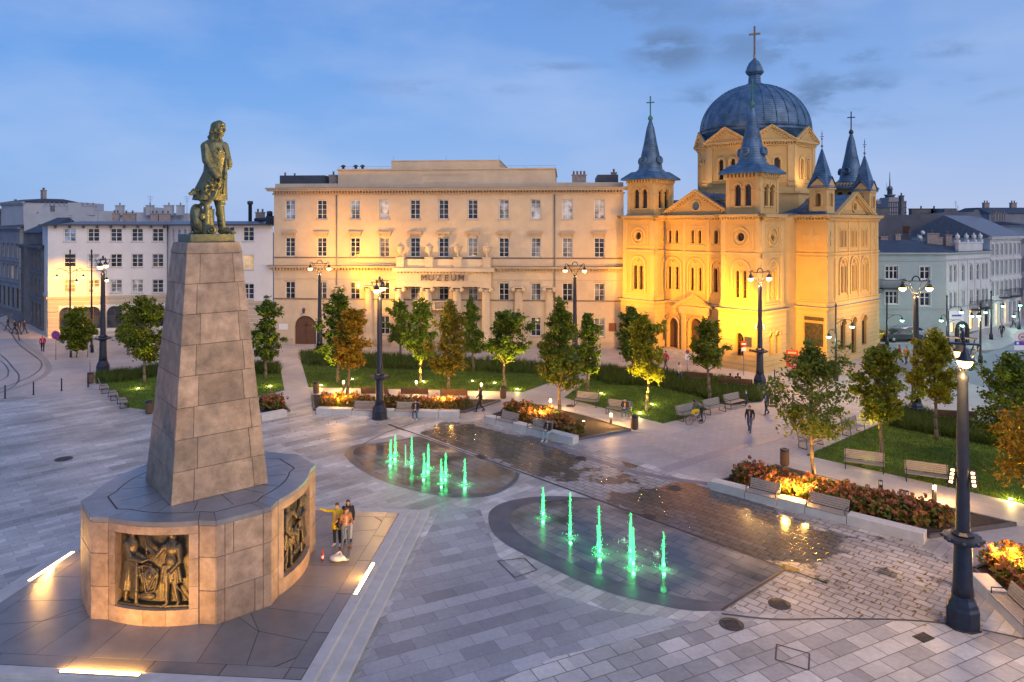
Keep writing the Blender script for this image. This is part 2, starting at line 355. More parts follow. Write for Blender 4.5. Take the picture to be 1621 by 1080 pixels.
# worn bluish slabs in front of the monument steps, and the south sector
sheet('plaza_paving_worn', [(560,1090),(640,915),(700,800),(760,806),(788,880),(860,935),(960,966),(1105,985),(1010,1010),(880,1040),(700,1120),(560,1180)], 0.008, m_blue)
sheet('plaza_paving_south', [(560,1180),(700,1120),(880,1040),(1010,1010),(1105,985),(1200,985),(1330,980),(1500,988),(1640,1015),(1800,1100),(1800,1500),(500,1500)], 0.0085, m_south)
# dark curved seams between the sectors
ribbon('paving_seam', [(1142,972),(1230,981),(1340,980),(1500,988),(1700,1030)], .10, .013, m_dark)
# small pavers near the church corner
sheet('paver_field', [(1049,672),(1210,636),(1262,632),(1420,668),(1240,742),(1180,760),(1120,745),(1010,696)], .006, m_dots)
# paver rows beside the channel and wet stretch
sheet('channel_paving', [(663,686),(700,668),(760,668),(900,705),(1060,752),(1125,775),(1290,822),(1460,868),(1520,900),(1560,990),(1480,986),(1330,978),(1145,968),(1248,902)], .009, m_channel)
# pale lit footpaths along the lawns
sheet('footpath', [(488,614),(830,621),(864,609),(905,597),(935,592),(928,598),(893,630),(1050,671),(1075,664),(1100,676),(1050,690),(1003,683),(836,641),(790,636),(498,628)], .008, m_path)
sheet('footpath', [(1212,730),(1277,721),(1640,803),(1660,840),(1608,832),(1228,739)], .008, m_path)
sheet('footpath', [(444,585),(476,574),(489,613),(492,630),(446,640)], .0085, m_path)
# pavement and church apron
# tram street on the far left
sheet('tram_road', [(-60,520),(0,503),(12,498),(22,510),(42,530),(66,556),(75,578),(68,602),(30,622),(-60,640)], .006, m_road)
m_rail = mat('rail_steel', (.10,.095,.095), .35, .6)
ribbon('tram_rail', [(-40,548),(0,562),(22,584),(30,596),(24,610),(0,622),(-40,636)], .12, .012, m_rail)
ribbon('tram_rail', [(-40,558),(0,572),(11,582),(13,590),(6,600),(-40,618)], .12, .012, m_rail)
ribbon('tram_rail', [(0,510),(16,526),(30,545),(52,562),(66,575),(58,590),(26,606),(-40,630)], .12, .012, m_rail)
ribbon('tram_rail', [(10,497),(20,512),(27,524),(31,540)], .12, .012, m_rail)
m_curbflat = mat('curb_band', (.30,.28,.27), .6)
ribbon('curb_band', [(14,512),(32,540),(60,560),(76,577),(73,592),(48,606),(0,622)], .5, .0105, m_curbflat)
# carriageway on the right
sheet('street_road', [(1398,560),(1500,556),(1560,570),(1640,600),(1750,680),(1750,1000),(1640,760),(1460,668),(1372,600)], .005, m_blueroad)
sheet('street_road', [(1376,560),(1395,545),(1480,545),(1560,560),(1640,530),(1720,520),(1720,700),(1500,640),(1380,590)], .0095, m_blueroad)
m_side = paving('sidewalk_slabs', R(35), .7, .5, (.40,.39,.41), (.35,.34,.37), (.3,.3,.32), .5, tint_noise=.1)
sheet('pavement', [(1500,531),(1538,530),(1560,520),(1620,505),(1660,502),(1640,528),(1585,553),(1560,556),(1505,548)], .10, m_side, thick=.11)
sheet('crossing_road', [(1408,640),(1420,600),(1500,596),(1640,640),(1640,700),(1560,690),(1480,672)], .0115, mat('pale_road', (.33,.35,.36), .5, var=.1, scale=.5))
# ---- fountain basins
def water_floor(name, rim):
    m, t, b = new_mat(name); L = t.links.new; N = t.nodes.new
    geo = N('ShaderNodeNewGeometry'); mp = N('ShaderNodeMapping'); mp.inputs['Rotation'].default_value = (0,0,R(46)); L(geo.outputs['Position'], mp.inputs[0])
    br = N('ShaderNodeTexBrick'); L(mp.outputs[0], br.inputs[0]); br.inputs['Scale'].default_value = 1; br.inputs['Brick Width'].default_value = 1.1; br.inputs['Row Height'].default_value = .5; br.inputs['Mortar Size'].default_value = .012
    br.inputs['Color1'].default_value = (.23,.21,.195,1); br.inputs['Color2'].default_value = (.15,.14,.135,1); br.inputs['Mortar'].default_value = (.03,.03,.03,1)
    n = N('ShaderNodeTexNoise'); n.inputs['Scale'].default_value = .5; n.inputs['Detail'].default_value = 7; L(geo.outputs['Position'], n.inputs[0])
    r = N('ShaderNodeMapRange'); L(n.outputs[0], r.inputs[0]); r.inputs[1].default_value = .35; r.inputs[2].default_value = .65; r.inputs[3].default_value = .55; r.inputs[4].default_value = 1.35
    x = N('ShaderNodeMix'); x.data_type = 'RGBA'; x.blend_type = 'MULTIPLY'; x.inputs[0].default_value = 1; L(br.outputs[0], x.inputs[6]); L(r.outputs[0], x.inputs[7]); L(x.outputs[2], b.inputs['Base Color'])
    r2 = N('ShaderNodeMapRange'); L(n.outputs[0], r2.inputs[0]); r2.inputs[1].default_value = .35; r2.inputs[2].default_value = .7; r2.inputs[3].default_value = .09; r2.inputs[4].default_value = .30; L(r2.outputs[0], b.inputs['Roughness'])
    n2 = N('ShaderNodeTexNoise'); n2.inputs['Scale'].default_value = 9; n2.inputs['Detail'].default_value = 3; L(geo.outputs['Position'], n2.inputs[0])
    bp = N('ShaderNodeBump'); bp.inputs['Strength'].default_value = .10; bp.inputs['Distance'].default_value = .02; L(n2.outputs[0], bp.inputs['Height']); L(bp.outputs[0], b.inputs['Normal'])
    return m
m_water = water_floor('wet_basin_floor', 0); m_brim = mat('dark_granite_rim', (.095,.10,.115), .34, var=.4, scale=.8)
f1 = smooth_px([(663,691),(610,700),(560,706),(546,719),(566,741),(620,767),(702,786),(772,786),(812,768),(824,750)], False, 5)
f2 = smooth_px([(946,790),(890,786),(836,788),(790,799),(773,819),(790,854),(861,893),(957,936),(1077,965),(1142,967)], False, 5)
sheet('fountain_basin_floor', f1, .013, m_brim)
sheet('fountain_basin_floor', f2+[Vector((1246,901))], .013, m_brim)
def shrink(pts, f, c): return [Vector((c[0]+(p[0]-c[0])*f, c[1]+(p[1]-c[1])*f)) for p in pts]
sheet('fountain_water', [Vector((664,692))]+shrink(f1, .93, (735,718))+[Vector((818,748))], .017, m_water, kind='structure')
sheet('fountain_water', smooth_px([(946,793),(900,791),(850,796),(815,808),(806,825),(835,856),(910,895),(1000,928),(1090,948),(1150,956)], False, 5)+[Vector((1238,902))], .017, m_water, kind='structure')
m_slot = mat('slot_drain', (.03,.03,.03), .5)
ribbon('channel_drain', [(640,682),(663,689),(1246,901),(1300,921)], .10, .021, m_slot, n=2)
ribbon('channel_drain', [(1246,901),(1142,967)], .10, .0215, m_slot, n=2)
for a, b in (((756,721),(768,726)), ((1018,815),(1034,822)), ((1240,897),(1262,905))): ribbon('channel_drain', [a, b], .45, .025, mat('drain_grate', (.05,.04,.04), .4, .5, var=.4, scale=25), n=2)
ribbon('paving_seam', [(545,722),(600,690),(660,668)], .08, .012, m_dark, n=4)
ribbon('paving_seam', [(860,700),(1005,748),(1120,766)], .5, .0128, mat('dark_sett_band', (.20,.19,.21), .5, var=.2, scale=6), n=2)
ribbon('paving_seam', [(1050,745),(1180,705),(1290,680)], .8, .0128, mat('mid_sett_band', (.34,.31,.33), .5, var=.2, scale=6), n=2)
# lawns
def grassmat(name, c1, c2):
    m, t, b = new_mat(name); L = t.links.new; N = t.nodes.new; g = N('ShaderNodeNewGeometry')
    n = N('ShaderNodeTexNoise'); n.inputs['Scale'].default_value = .9; n.inputs['Detail'].default_value = 9; n.inputs['Roughness'].default_value = .7; L(g.outputs['Position'], n.inputs[0])
    r = N('ShaderNodeValToRGB'); L(n.outputs[0], r.inputs[0]); r.color_ramp.elements[0].position = .42; r.color_ramp.elements[1].position = .60
    r.color_ramp.elements[0].color = (*c1, 1); r.color_ramp.elements[1].color = (*c2, 1); L(r.outputs[0], b.inputs['Base Color']); b.inputs['Roughness'].default_value = .9
    n2 = N('ShaderNodeTexNoise'); n2.inputs['Scale'].default_value = 22; n2.inputs['Detail'].default_value = 4; L(g.outputs['Position'], n2.inputs[0])
    bp = N('ShaderNodeBump'); bp.inputs['Strength'].default_value = 1; bp.inputs['Distance'].default_value = .08; L(n2.outputs[0], bp.inputs['Height']); L(bp.outputs[0], b.inputs['Normal'])
    return m
m_grass = grassmat('lawn_grass', (.05,.10,.008), (.12,.22,.015)); m_soil = mat('dark_soil', (.045,.035,.028), .95, var=.5, scale=5, bump=.8, bscale=12)
m_blade = leafmat('blade_green', [(.05,.11,.008), (.11,.21,.014), (.19,.23,.03)], .3); m_tall = leafmat('tall_grass_green', [(.035,.075,.012), (.07,.13,.02), (.15,.18,.04), (.05,.10,.018)], .3)
def area_pts(poly, n):
    """random points inside a ground polygon"""
    tri = []
    bm = bmesh.new(); vs = [bm.verts.new((p[0], p[1], 0)) for p in poly]; f = bm.faces.new(vs); r = bmesh.ops.triangulate(bm, faces=[f])
    for f in bm.faces: tri.append(([v.co.copy() for v in f.verts], f.calc_area()))
    bm.free(); w = np.array([t[1] for t in tri]); w /= w.sum(); idx = rng.choice(len(tri), n, p=w); out = []
    for i in idx:
        a, b, c = tri[i][0]; u, v = rng.random(2)
        if u+v > 1: u, v = 1-u, 1-v
        out.append(a+(b-a)*u+(c-a)*v)
    return out
def blades(name, pts, h, w, m, lean=.4, per=1, label=None, cat=None, hv=.5, z=0):
    n = len(pts)*per; V = np.zeros((n*3, 3), np.float32); k = 0
    P = np.repeat(np.array([(p.x, p.y) for p in pts]), per, axis=0)
    a = rng.random(n)*2*np.pi; hh = h*(1-hv+2*hv*rng.random(n)); ln = lean*hh*rng.random(n); ww = w*(.6+.8*rng.random(n)); la = rng.random(n)*2*np.pi
    if per > 1: P = P+rng.normal(0, .04, P.shape)
    V[0::3,0] = P[:,0]-np.cos(a)*ww/2; V[0::3,1] = P[:,1]-np.sin(a)*ww/2; V[0::3,2] = z
    V[1::3,0] = P[:,0]+np.cos(a)*ww/2; V[1::3,1] = P[:,1]+np.sin(a)*ww/2; V[1::3,2] = z
    V[2::3,0] = P[:,0]+np.cos(la)*ln; V[2::3,1] = P[:,1]+np.sin(la)*ln; V[2::3,2] = hh+z
    return np_mesh(name, V, 3, m, label, cat, 'stuff')
def np_mesh(name, V, k, m, label=None, cat=None, kind=None, parent=None):
    me = bpy.data.meshes.new(name); nv = len(V); nf = nv//k
    me.vertices.add(nv); me.vertices.foreach_set('co', np.ascontiguousarray(V, np.float32).ravel()); me.loops.add(nv); me.loops.foreach_set('vertex_index', np.arange(nv, dtype=np.int32))
    me.polygons.add(nf); me.polygons.foreach_set('loop_start', np.arange(0, nv, k, dtype=np.int32)); me.polygons.foreach_set('loop_total', np.full(nf, k, np.int32))
    me.update(calc_edges=True); me.validate()
    for x in (m if isinstance(m, list) else [m]): me.materials.append(x)
    o = bpy.data.objects.new(name, me); COL.objects.link(o)
    if parent is not None: o.parent = parent
    return tag(o, label, cat, None, kind)
lawns = [
 ([(478,576),(488.5,613),(829,620.5),(860,609),(905,597),(925,588),(880,583),(700,578)], [(476,560),(478,578),(560,583),(700,587),(830,592),(905,597),(928,588),(890,582),(800,572),(650,566)], 'behind the left flower bed', 'between museum trees and the lawn'),
 ([(936,598),(893,630),(1049.6,670.5),(1078,664),(1150,637),(1205,633),(1190,610),(1060,592),(952,586)], [(952,584),(932,598),(965,610),(1040,612),(1100,627),(1140,640),(1160,641),(1207,636),(1206,620),(1150,603),(1060,592)], 'beside the church corner', 'along the back of the church lawn'),
 ([(1277,721.5),(1640,802),(1700,800),(1700,690),(1440,655),(1400,668)], [(1400,665),(1410,676),(1500,694),(1560,704),(1640,722),(1700,728),(1700,700),(1560,680),(1440,650)], 'behind the long right planter', 'along the back of the right lawn'),
 ([(155,604),(202,645),(250,652),(300,655),(450,618),(444,585),(300,580),(256,586)], [(150,598),(152,608),(190,606),(256,596),(330,596),(443,592),(443,580),(300,574),(220,588),(170,594)], 'beyond the monument', 'along the back of the lawn beyond the monument'),
]
for i, (lw, hd, wl, wh) in enumerate(lawns):
    sheet('lawn', lw, .03, m_grass, thick=.03)
    wp = [G(*p) for p in lw]
    blades('grass', area_pts(wp, 26000), .07, .05, m_blade, .8, label='short mown green grass of the lawn '+wl, cat='grass', z=.03)
    hp = [G(*p) for p in hd]; sheet('soil_bed', hd, .034, m_soil)
    blades('tall_grass', area_pts(hp, 1300), .58, .05, m_tall, .9, per=14, label='tall olive ornamental grass '+wh, cat='ornamental grass', hv=.35, z=.03)
def litter(poly, n):
    P = area_pts([G(*p) for p in poly], n); C = np.array([(p.x, p.y, .03) for p in P]); return C

# ================= MONUMENT =================
m_gran = mat('warm_granite', (.33,.24,.172), .65, island=.2, var=.38, scale=2.2, bump=.5, bscale=22, stain=.6, stain_col=(.17,.125,.10))
m_granL = mat('pale_granite', (.50,.48,.46), .55, var=.12, scale=2, bump=.2, bscale=40, stain=.35, stain_col=(.25,.25,.26))
m_slab = mat('blue_grey_slab', (.20,.205,.225), .28, island=.12, var=.22, scale=1.2, bump=.2, bscale=25, stain=.5, stain_col=(.11,.115,.13))
m_joint = mat('stone_joint', (.06,.05,.045), .9)
def bronzemat(name, patina, gold):
    m, t, b = new_mat(name); L = t.links.new; N = t.nodes.new; tc = N('ShaderNodeTexCoord')
    n = N('ShaderNodeTexNoise'); n.inputs['Scale'].default_value = 4; n.inputs['Detail'].default_value = 8; n.inputs['Roughness'].default_value = .7; L(tc.outputs['Object'], n.inputs[0])
    r = N('ShaderNodeValToRGB'); L(n.outputs[0], r.inputs[0]); r.color_ramp.elements[0].position = .34; r.color_ramp.elements[1].position = .70
    r.color_ramp.elements[0].color = (*patina, 1); r.color_ramp.elements[1].color = (*gold, 1); L(r.outputs[0], b.inputs['Base Color'])
    b.inputs['Metallic'].default_value = .35; b.inputs['Roughness'].default_value = .42
    bp = N('ShaderNodeBump'); bp.inputs['Strength'].default_value = .35; bp.inputs['Distance'].default_value = .03; n2 = N('ShaderNodeTexNoise'); n2.inputs['Scale'].default_value = 16; L(tc.outputs['Object'], n2.inputs[0]); L(n2.outputs[0], bp.inputs['Height']); L(bp.outputs[0], b.inputs['Normal'])
    return m
m_bronze = bronzemat('patinated_bronze', (.06,.095,.07), (.21,.175,.07)); m_bronzed = bronzemat('dark_bronze', (.035,.033,.03), (.12,.095,.055))
def patch(mb, A, B, C, D, rows, cols, gap=.012, depth=.12, mi=0, bulge=None):
    """dressed stone blocks filling the quad A(bl) B(br) C(tr) D(tl); each block stands proud of the joints"""
    A, B, C, D = [Vector(p) for p in (A, B, C, D)]
    nrm = (B-A).cross(D-A).normalized()
    def P(u, v): return (A*(1-u)+B*u)*(1-v)+(D*(1-u)+C*u)*v
    hgt = (D-A).length; wid = (B-A).length
    for r in range(len(rows)-1):
        cs = [0]+list(cols[r % len(cols)])+[1]
        for k in range(len(cs)-1):
            gu = gap/wid; gv = gap/hgt; u0, u1 = cs[k]+gu, cs[k+1]-gu; v0, v1 = rows[r]+gv, rows[r+1]-gv
            off = nrm*random.uniform(-.004, .006); bv = .012
            eu, ev = bv/wid, bv/hgt
            o = [P(u0+eu,v0+ev)+off, P(u1-eu,v0+ev)+off, P(u1-eu,v1-ev)+off, P(u0+eu,v1-ev)+off]
            m_ = [P(u0,v0)-nrm*bv+off, P(u1,v0)-nrm*bv+off, P(u1,v1)-nrm*bv+off, P(u0,v1)-nrm*bv+off]
            i_ = [p-nrm*depth for p in m_]
            mb.add([tuple(p) for p in o+m_+i_], [(0,1,2,3)]+[(4+j,4+(j+1)%4,(j+1)%4,j) for j in range(4)]+[(8+j,8+(j+1)%4,4+(j+1)%4,4+j) for j in range(4)], mi)
MO = Vector((-11.55, 26.85, 0)); MB_ = R(-4.5)
mon = empty('monument', MO, MB_, 'tall tapering granite monument topped by a bronze standing man, bronze reliefs round its drum', 'monument')
MFRAME = T(MO) @ rotz(MB_)
ZP = .45; ZB = 3.85
# platform + steps (setting)
mb = MB()
mb.box(-6.35,6.35,-6.35,6.35,-.02,ZP, 0)
plat = mb.build('monument_platform', [m_granL], loc=MO, rot=MB_, bevel=.01); plat['kind'] = 'structure'
for i, (h, w) in enumerate(((.30, 6.75), (.15, 7.15))):
    s = MB().box(-w,w,-w,w,-.02+i*.001,h).build('step', m_granL, loc=MO, rot=MB_, bevel=.012); s['kind'] = 'structure'
# dark slabs: rings of large plates cut by joints
m_plate = mat('dark_platform_slab', (.20,.19,.185), .30, island=.14, var=.16, scale=1.1, bump=.2, bscale=25, stain=.55, stain_col=(.11,.10,.105))
mb = MB(); mb.box(-5.98,5.98,-5.98,5.98,ZP,ZP+.004,1)
def plate(mb, pts, z, g=.014, mi=0, t=.006):
    c = sum((Vector(p) for p in pts), Vector((0,0)))/len(pts); out = []
    for p in pts:
        d = Vector(p)-c; out.append(tuple(c+d*(1-g*1.4/max(d.length, .1))))
    a = sum(out[i][0]*out[(i+1) % len(out)][1]-out[(i+1) % len(out)][0]*out[i][1] for i in range(len(out)))
    if a < 0: out.reverse()
    mb.prism(out, z, z+t, mi)
for q in range(4):
    Rq = Matrix.Rotation(q*math.pi/2, 2)
    def rr(pts): return [tuple(Rq @ Vector(p)) for p in pts]
    xs = [-2.3,-.75,.75,2.3]
    for a, b in zip(xs[:-1], xs[1:]): plate(mb, rr([(a,-3.2),(b,-3.2),(b*1.12,-5.45),(a*1.12,-5.45)]), ZP+.004)
    plate(mb, rr([(2.3,-3.2),(2.576,-5.45),(4.1,-5.45),(3.7,-3.7),(2.6,-2.9)]), ZP+.004); plate(mb, rr([(3.7,-3.7),(4.1,-5.45),(4.95,-5.45),(5.45,-4.95),(5.45,-4.1)]), ZP+.004)
    plate(mb, rr([(3.7,-3.7),(5.45,-4.1),(5.45,-2.576),(3.2,-2.3),(2.9,-2.6)]), ZP+.004); plate(mb, rr([(2.61,-2.9),(3.69,-3.69),(2.9,-2.61)]), ZP+.004); plate(mb, rr([(4.99,-5.45),(5.45,-5.45),(5.45,-4.99)]), ZP+.004)
    for a, b in zip([-5.45,-3.6,-1.2,1.3,3.5], [-3.6,-1.2,1.3,3.5,5.45]): plate(mb, rr([(a,-5.45),(b,-5.45),(b,-5.97),(a,-5.97)]), ZP+.004)
    plate(mb, rr([(5.45,-5.45),(5.97,-5.45),(5.97,-5.97),(5.45,-5.97)]), ZP+.004)
o = mb.build('platform_paving', [m_plate, m_joint], loc=MO, rot=MB_); o['kind'] = 'structure'
# drum
def quarter():
    pts = [(-1.55,-3.45)]
    for k in range(1, 12): u = -1.55+3.1*k/12; pts.append((u, -3.45-.26*(1-(u/1.55)**2)))
    pts += [(1.55,-3.45),(2.15,-3.45),(2.36,-3.26),(3.26,-2.36),(3.45,-2.15)]
    return pts
mbB = MB(); mbF = MB(); mbT = MB()
outer = []
for q in range(4): outer += [tuple(Matrix.Rotation(q*math.pi/2, 2) @ Vector(p)) for p in quarter()]
core = [(-1.5,-2.95),(1.5,-2.95),(1.5,-3.38),(2.1,-3.38),(2.3,-3.2),(3.2,-2.3),(3.38,-2.1),(3.38,-1.5),(2.95,-1.5)]
cc = []
for q in range(4): cc += [tuple(Matrix.Rotation(q*math.pi/2, 2) @ Vector(p)) for p in core[1:]]
mbB.prism(cc, ZP, ZB-.16, 1)
for q in range(4):
    Rq = Matrix.Rotation(q*math.pi/2, 4, 'Z'); mbB.M = Rq; mbF.M = Rq
    def V3(p, z): return (p[0], p[1], z)
    rows3 = [0,.34,.68,1.0]
    zt = ZB
    for a, b, cols in (((1.57,-3.45),(2.15,-3.45),[[],[],[]]), ((2.15,-3.45),(2.36,-3.26),[[],[],[]]), ((2.36,-3.26),(3.26,-2.36),[[.78],[],[.22]]), ((3.26,-2.36),(3.45,-2.15),[[],[],[]]), ((3.45,-2.15),(3.45,-1.57),[[],[],[]])):
        patch(mbB, V3(a,ZP), V3(b,ZP), V3(b,zt-.16), V3(a,zt-.16), rows3, cols, gap=.008, depth=.1)
    # bowed bay: bottom course, jambs, lintel as curved prisms
    def arc(u): return -3.45-.26*(1-(u/1.55)**2)
    def bow(u0, u1, z0, z1, back=-3.0, n=8, mi=0, inset=0):
        us = [u0+(u1-u0)*k/n for k in range(n+1)]
        front = [(u, arc(u)+inset) for u in us]
        mbB.prism(front+[(u1,back),(u0,back)], z0, z1, mi)
    for u0, u1 in ((-1.545,-.2),(-.19,.55),(.56,1.545)): bow(u0, u1, ZP, ZP+.52, -2.96)
    for s in (-1, 1):
        for z0, z1 in ((ZP+.53, ZP+1.25),(ZP+1.26, ZP+2.15),(ZP+2.16, ZP+2.97)):
            a, b = (-1.545,-1.27) if s < 0 else (1.27,1.545)
            bow(a, b, z0, z1, -2.96, 3)
    bow(-1.545, 1.545, ZP+2.98, ZB-.162, -2.96)
    # bronze back plate
    us = [-1.27+2.54*k/16 for k in range(17)]
mbB.M = I4()
base = mbB.build('base_drum', [m_gran, m_joint], mon, bevel=0)
# cap ring of slabs
inner = []
plates = MB(); oc = outer
capb = MB(); capb.prism([(x*.985, y*.985) for x, y in outer], ZB-.16, ZB-.012, 1)
cuts = []
n = len(outer)
corn = [i for i, p in enumerate(outer) if i % 17 in (0, 12, 13, 15, 16)]
marks = corn+[corn[0]+n]
def ringpt(p, f): return (p[0]*f, p[1]*f)
for a, b in zip(marks[:-1], marks[1:]):
    seg = [outer[i % n] for i in range(a, b+1)]
    if (Vector(seg[0])-Vector(seg[-1])).length < .2: pass
    c = Vector((0, 0)); mid = [Vector(p) for p in seg]
    innerseg = [(p[0]*.80, p[1]*.80) for p in seg]
    ps = seg+innerseg[::-1]
    c = sum((Vector(p) for p in ps), Vector((0,0)))/len(ps)
    ps = [tuple(c+(Vector(p)-c)*(1-.012/max((Vector(p)-c).length, .1))) for p in ps]
    capb.prism(ps, ZB-.16, ZB, 0)
ring = [(p[0]*.795, p[1]*.795) for p in outer]
capb.prism(ring, ZB-.16, ZB-.004, 1); capb.prism([(x*.99,y*.99) for x, y in ring], ZB-.15, ZB-.001, 0)
for q in range(4):      # joints running out from the shaft corners
    for a_, r0, r1 in ((R(-4),2.3,2.86),(R(45),2.2,2.9),(R(20),1.9,2.86),(R(70),1.9,2.86)):
        capb.M = rotz(q*math.pi/2+a_); capb.box(r0*.6, r1, -.010, .010, ZB-.05, ZB+.0015, 1)
capb.M = I4()
capb.build('drum_cap', [m_slab, m_joint], mon)
# pedestal
ped = MB(); PR = Matrix.Rotation(R(45), 4, 'Z'); ped.M = PR
a0, a1, zt = 1.70, .985, 12.5
core_ = [(-a0+.03,-a0+.03),(a0-.03,-a0+.03),(a0-.03,a0-.03),(-a0+.03,a0-.03)]; coret = [(-a1+.03,-a1+.03),(a1-.03,-a1+.03),(a1-.03,a1-.03),(-a1+.03,a1-.03)]
ped.prism(core_, ZB-.02, zt, 1, coret)
rows = [k/8 for k in range(9)]
colsA = [[.24,.82],[.20,.87],[.26,.83],[.21,.86],[.25,.82],[.2,.88],[.25,.84],[.22,.85]]
for q in range(4):
    ped.M = PR @ Matrix.Rotation(q*math.pi/2, 4, 'Z')
    patch(ped, (-a0,-a0,ZB), (a0,-a0,ZB), (a1,-a1,zt), (-a1,-a1,zt), rows, colsA[::-1] if q % 2 == 0 else [[.5],[.3,.75]], gap=.006, depth=.1)
ped.M = PR
ped.build('pedestal_shaft', [m_gran, m_joint], mon)
pc = MB(); pc.M = PR; pc.prism([(-a1-.02,-a1-.02),(a1+.02,-a1-.02),(a1+.02,a1+.02),(-a1-.02,a1+.02)], 12.505, 12.9, 0, [(-.93,-.93),(.93,-.93),(.93,.93),(-.93,.93)]); pc.build('pedestal_cap', m_gran, mon, bevel=.02)
pc = MB(); pc.M = PR; pc.box(-.79,.79,-.79,.79,12.9,13.2); pc.build('bronze_plinth', m_bronze, mon, bevel=.015)
# ---- generic lofted body
def loft(mb, secs, n=28, fold=None, mi=0):
    """secs: (cx,cy,z,rx,ry,rot) rings joined"""
    vs = []; fs = []
    for k, s in enumerate(secs):
        cx, cy_, z, rx, ry = s[:5]; ro = s[5] if len(s) > 5 else 0; fo = s[6] if len(s) > 6 else 0
        for i in range(n):
            a = 2*math.pi*i/n; w = 1+fo*math.cos((fold or 7)*a+1.3)
            x, y = rx*w*math.cos(a), ry*w*math.sin(a)
            vs.append((cx+x*math.cos(ro)-y*math.sin(ro), cy_+x*math.sin(ro)+y*math.cos(ro), z))
    for k in range(len(secs)-1):
        for i in range(n): j = (i+1) % n; fs.append((k*n+i, k*n+j, (k+1)*n+j, (k+1)*n+i))
    fs.append(tuple(range(n-1,-1,-1))); fs.append(tuple(range((len(secs)-1)*n, len(secs)*n)))
    if secs[0][2] > secs[-1][2]: fs = [f[::-1] for f in fs]
    return mb.add(vs, fs, mi, True)
def statue():
    k = .00511
    def X(zx): return (zx-300)*k
    def Z(zy): return (940-zy)*k
    def P(zx, zy, d=0): return (X(zx), -d, Z(zy))     # d: towards the camera
    st = empty('statue', (.35,0,13.2), -MB_, parent=mon)
    b = MB()
    # coat
    loft(b, [(X(300),0,Z(232),.10,.10),(X(296),0,Z(248),.27,.26),(X(294),0,Z(272),.43,.38),(X(298),0,Z(320),.48,.40),(X(303),0,Z(380),.46,.38),(X(303),0,Z(430),.42,.35),(X(300),0,Z(480),.43,.36,0,.02),(X(286),0,Z(540),.50,.42,0,.04),
             (X(270),0,Z(600),.57,.48,0,.06),(X(262),0,Z(690),.63,.52,0,.08),(X(262),0,Z(694),.40,.36)], fold=8)
    # coat front edge, lapels, collar
    b.cap(P(395,335,.10), P(388,470,.16), .055, .05); b.cap(P(388,470,.16), P(376,640,.2), .05, .05)
    b.cap(P(345,235,.12), P(392,330,.2), .06, .05); b.cap(P(285,230,.18), P(360,330,.34), .06, .04); b.cap(P(285,228,.14), P(345,232,.20), .075, .07)
    b.ell(P(292,226,0), (.24,.26,.13))
    for zy in (350,390,430,470): b.ell(P(352,zy,.38), (.035,.035,.035))
    # near arm with folded sleeve
    b.cap(P(252,300,.24), P(272,405,.42), .195, .165); b.cap(P(272,405,.42), P(338,500,.46), .165, .12); b.cap(P(322,478,.46), P(352,512,.46), .15, .155)
    # near hand on the stump: palm and fingers
    b.cap(P(352,512,.47), P(372,532,.47), .085, .08)
    for i in range(4): b.cap(P(368+i*3,532,.40+i*.045), P(382-i*2,556-i*2,.38+i*.045), .034, .026); b.cap(P(382-i*2,556-i*2,.38+i*.045), P(376-i*2,576-i*3,.38+i*.045), .026, .022)
    b.cap(P(362,520,.50), P(390,532,.54), .035, .026)
    # far arm bent, hand before the chest
    b.cap(P(345,290,-.22), P(385,420,-.16), .19, .15); b.cap(P(385,425,-.16), P(408,435,.02), .14, .10)
    b.cap(P(404,452,.05), P(408,392,.08), .085, .09)
    for i in range(4): b.cap(P(412,395+i*13,.14), P(424,402+i*13,.10), .035, .030)
    b.cap(P(400,385,.14), P(408,372,.10), .035, .03)
    # neck and head turned to the right, looking a little down
    b.cap(P(312,240,.04), P(326,200,.05), .15, .14)
    b.ell(P(334,160,.06), (.235,.225,.30)); b.cap(P(346,190,.10), P(354,212,.12), .14, .10)      # skull, jaw
    b.cap(P(372,160,.14), P(383,180,.15), .04, .055)       # nose
    b.ell(P(368,150,.17), (.07,.11,.03)); b.ell(P(370,195,.14), (.05,.07,.025)); b.ell(P(368,202,.14), (.045,.06,.022)); b.ell(P(360,216,.12), (.07,.07,.05))
    b.ell(P(356,168,.24), (.04,.04,.025)); b.ell(P(350,180,.22), (.10,.06,.08)); b.ell(P(318,178,.27), (.05,.03,.07))
    # hair: full, curling at the neck
    b.ell(P(322,148,.02), (.27,.25,.215)); b.ell(P(300,170,.0), (.17,.25,.25)); b.ell(P(282,198,.02), (.12,.20,.10))
    b.ell(P(358,132,.07), (.12,.17,.06))
    for i in range(4): b.cap(P(296+i*5,140,.20), P(276+i*7,196-i*4,.20), .035, .03)
    # legs: trousers and boots
    b.cap(P(350,610,.02), P(343,745,.08), .21, .15); b.cap(P(343,745,.08), P(362,885,.05), .155, .10); b.ell(P(336,785,.02), (.16,.16,.22))
    b.cap(P(352,905,.06), P(440,925,.13), .10, .07); b.cap(P(440,925,.13), P(462,931,.14), .06, .035); b.cap(P(345,925,.05), P(372,925,.08), .075, .07)
    b.cap(P(300,610,-.10), P(318,750,-.2), .20, .15); b.cap(P(318,750,-.2), P(322,890,-.22), .15, .10); b.cap(P(318,920,-.22), P(380,926,-.2), .09, .06)
    for zy in (690,720,830,860): b.ell(P(346,zy,.06), (.20 if zy<760 else .14,.18 if zy<760 else .13,.03))
    fig = b.build('figure', m_bronze, st); remesh(fig, .018, 2)
    # stump with coral-like branches
    s = MB()
    s.cap(P(262,935,.34), P(268,780,.36), .14, .12); s.cap(P(268,780,.36), P(268,715,.38), .12, .11)
    s.cap(P(268,730,.38), P(222,690,.40), .085, .06); s.cap(P(222,690,.40), P(205,655,.40), .06, .05)
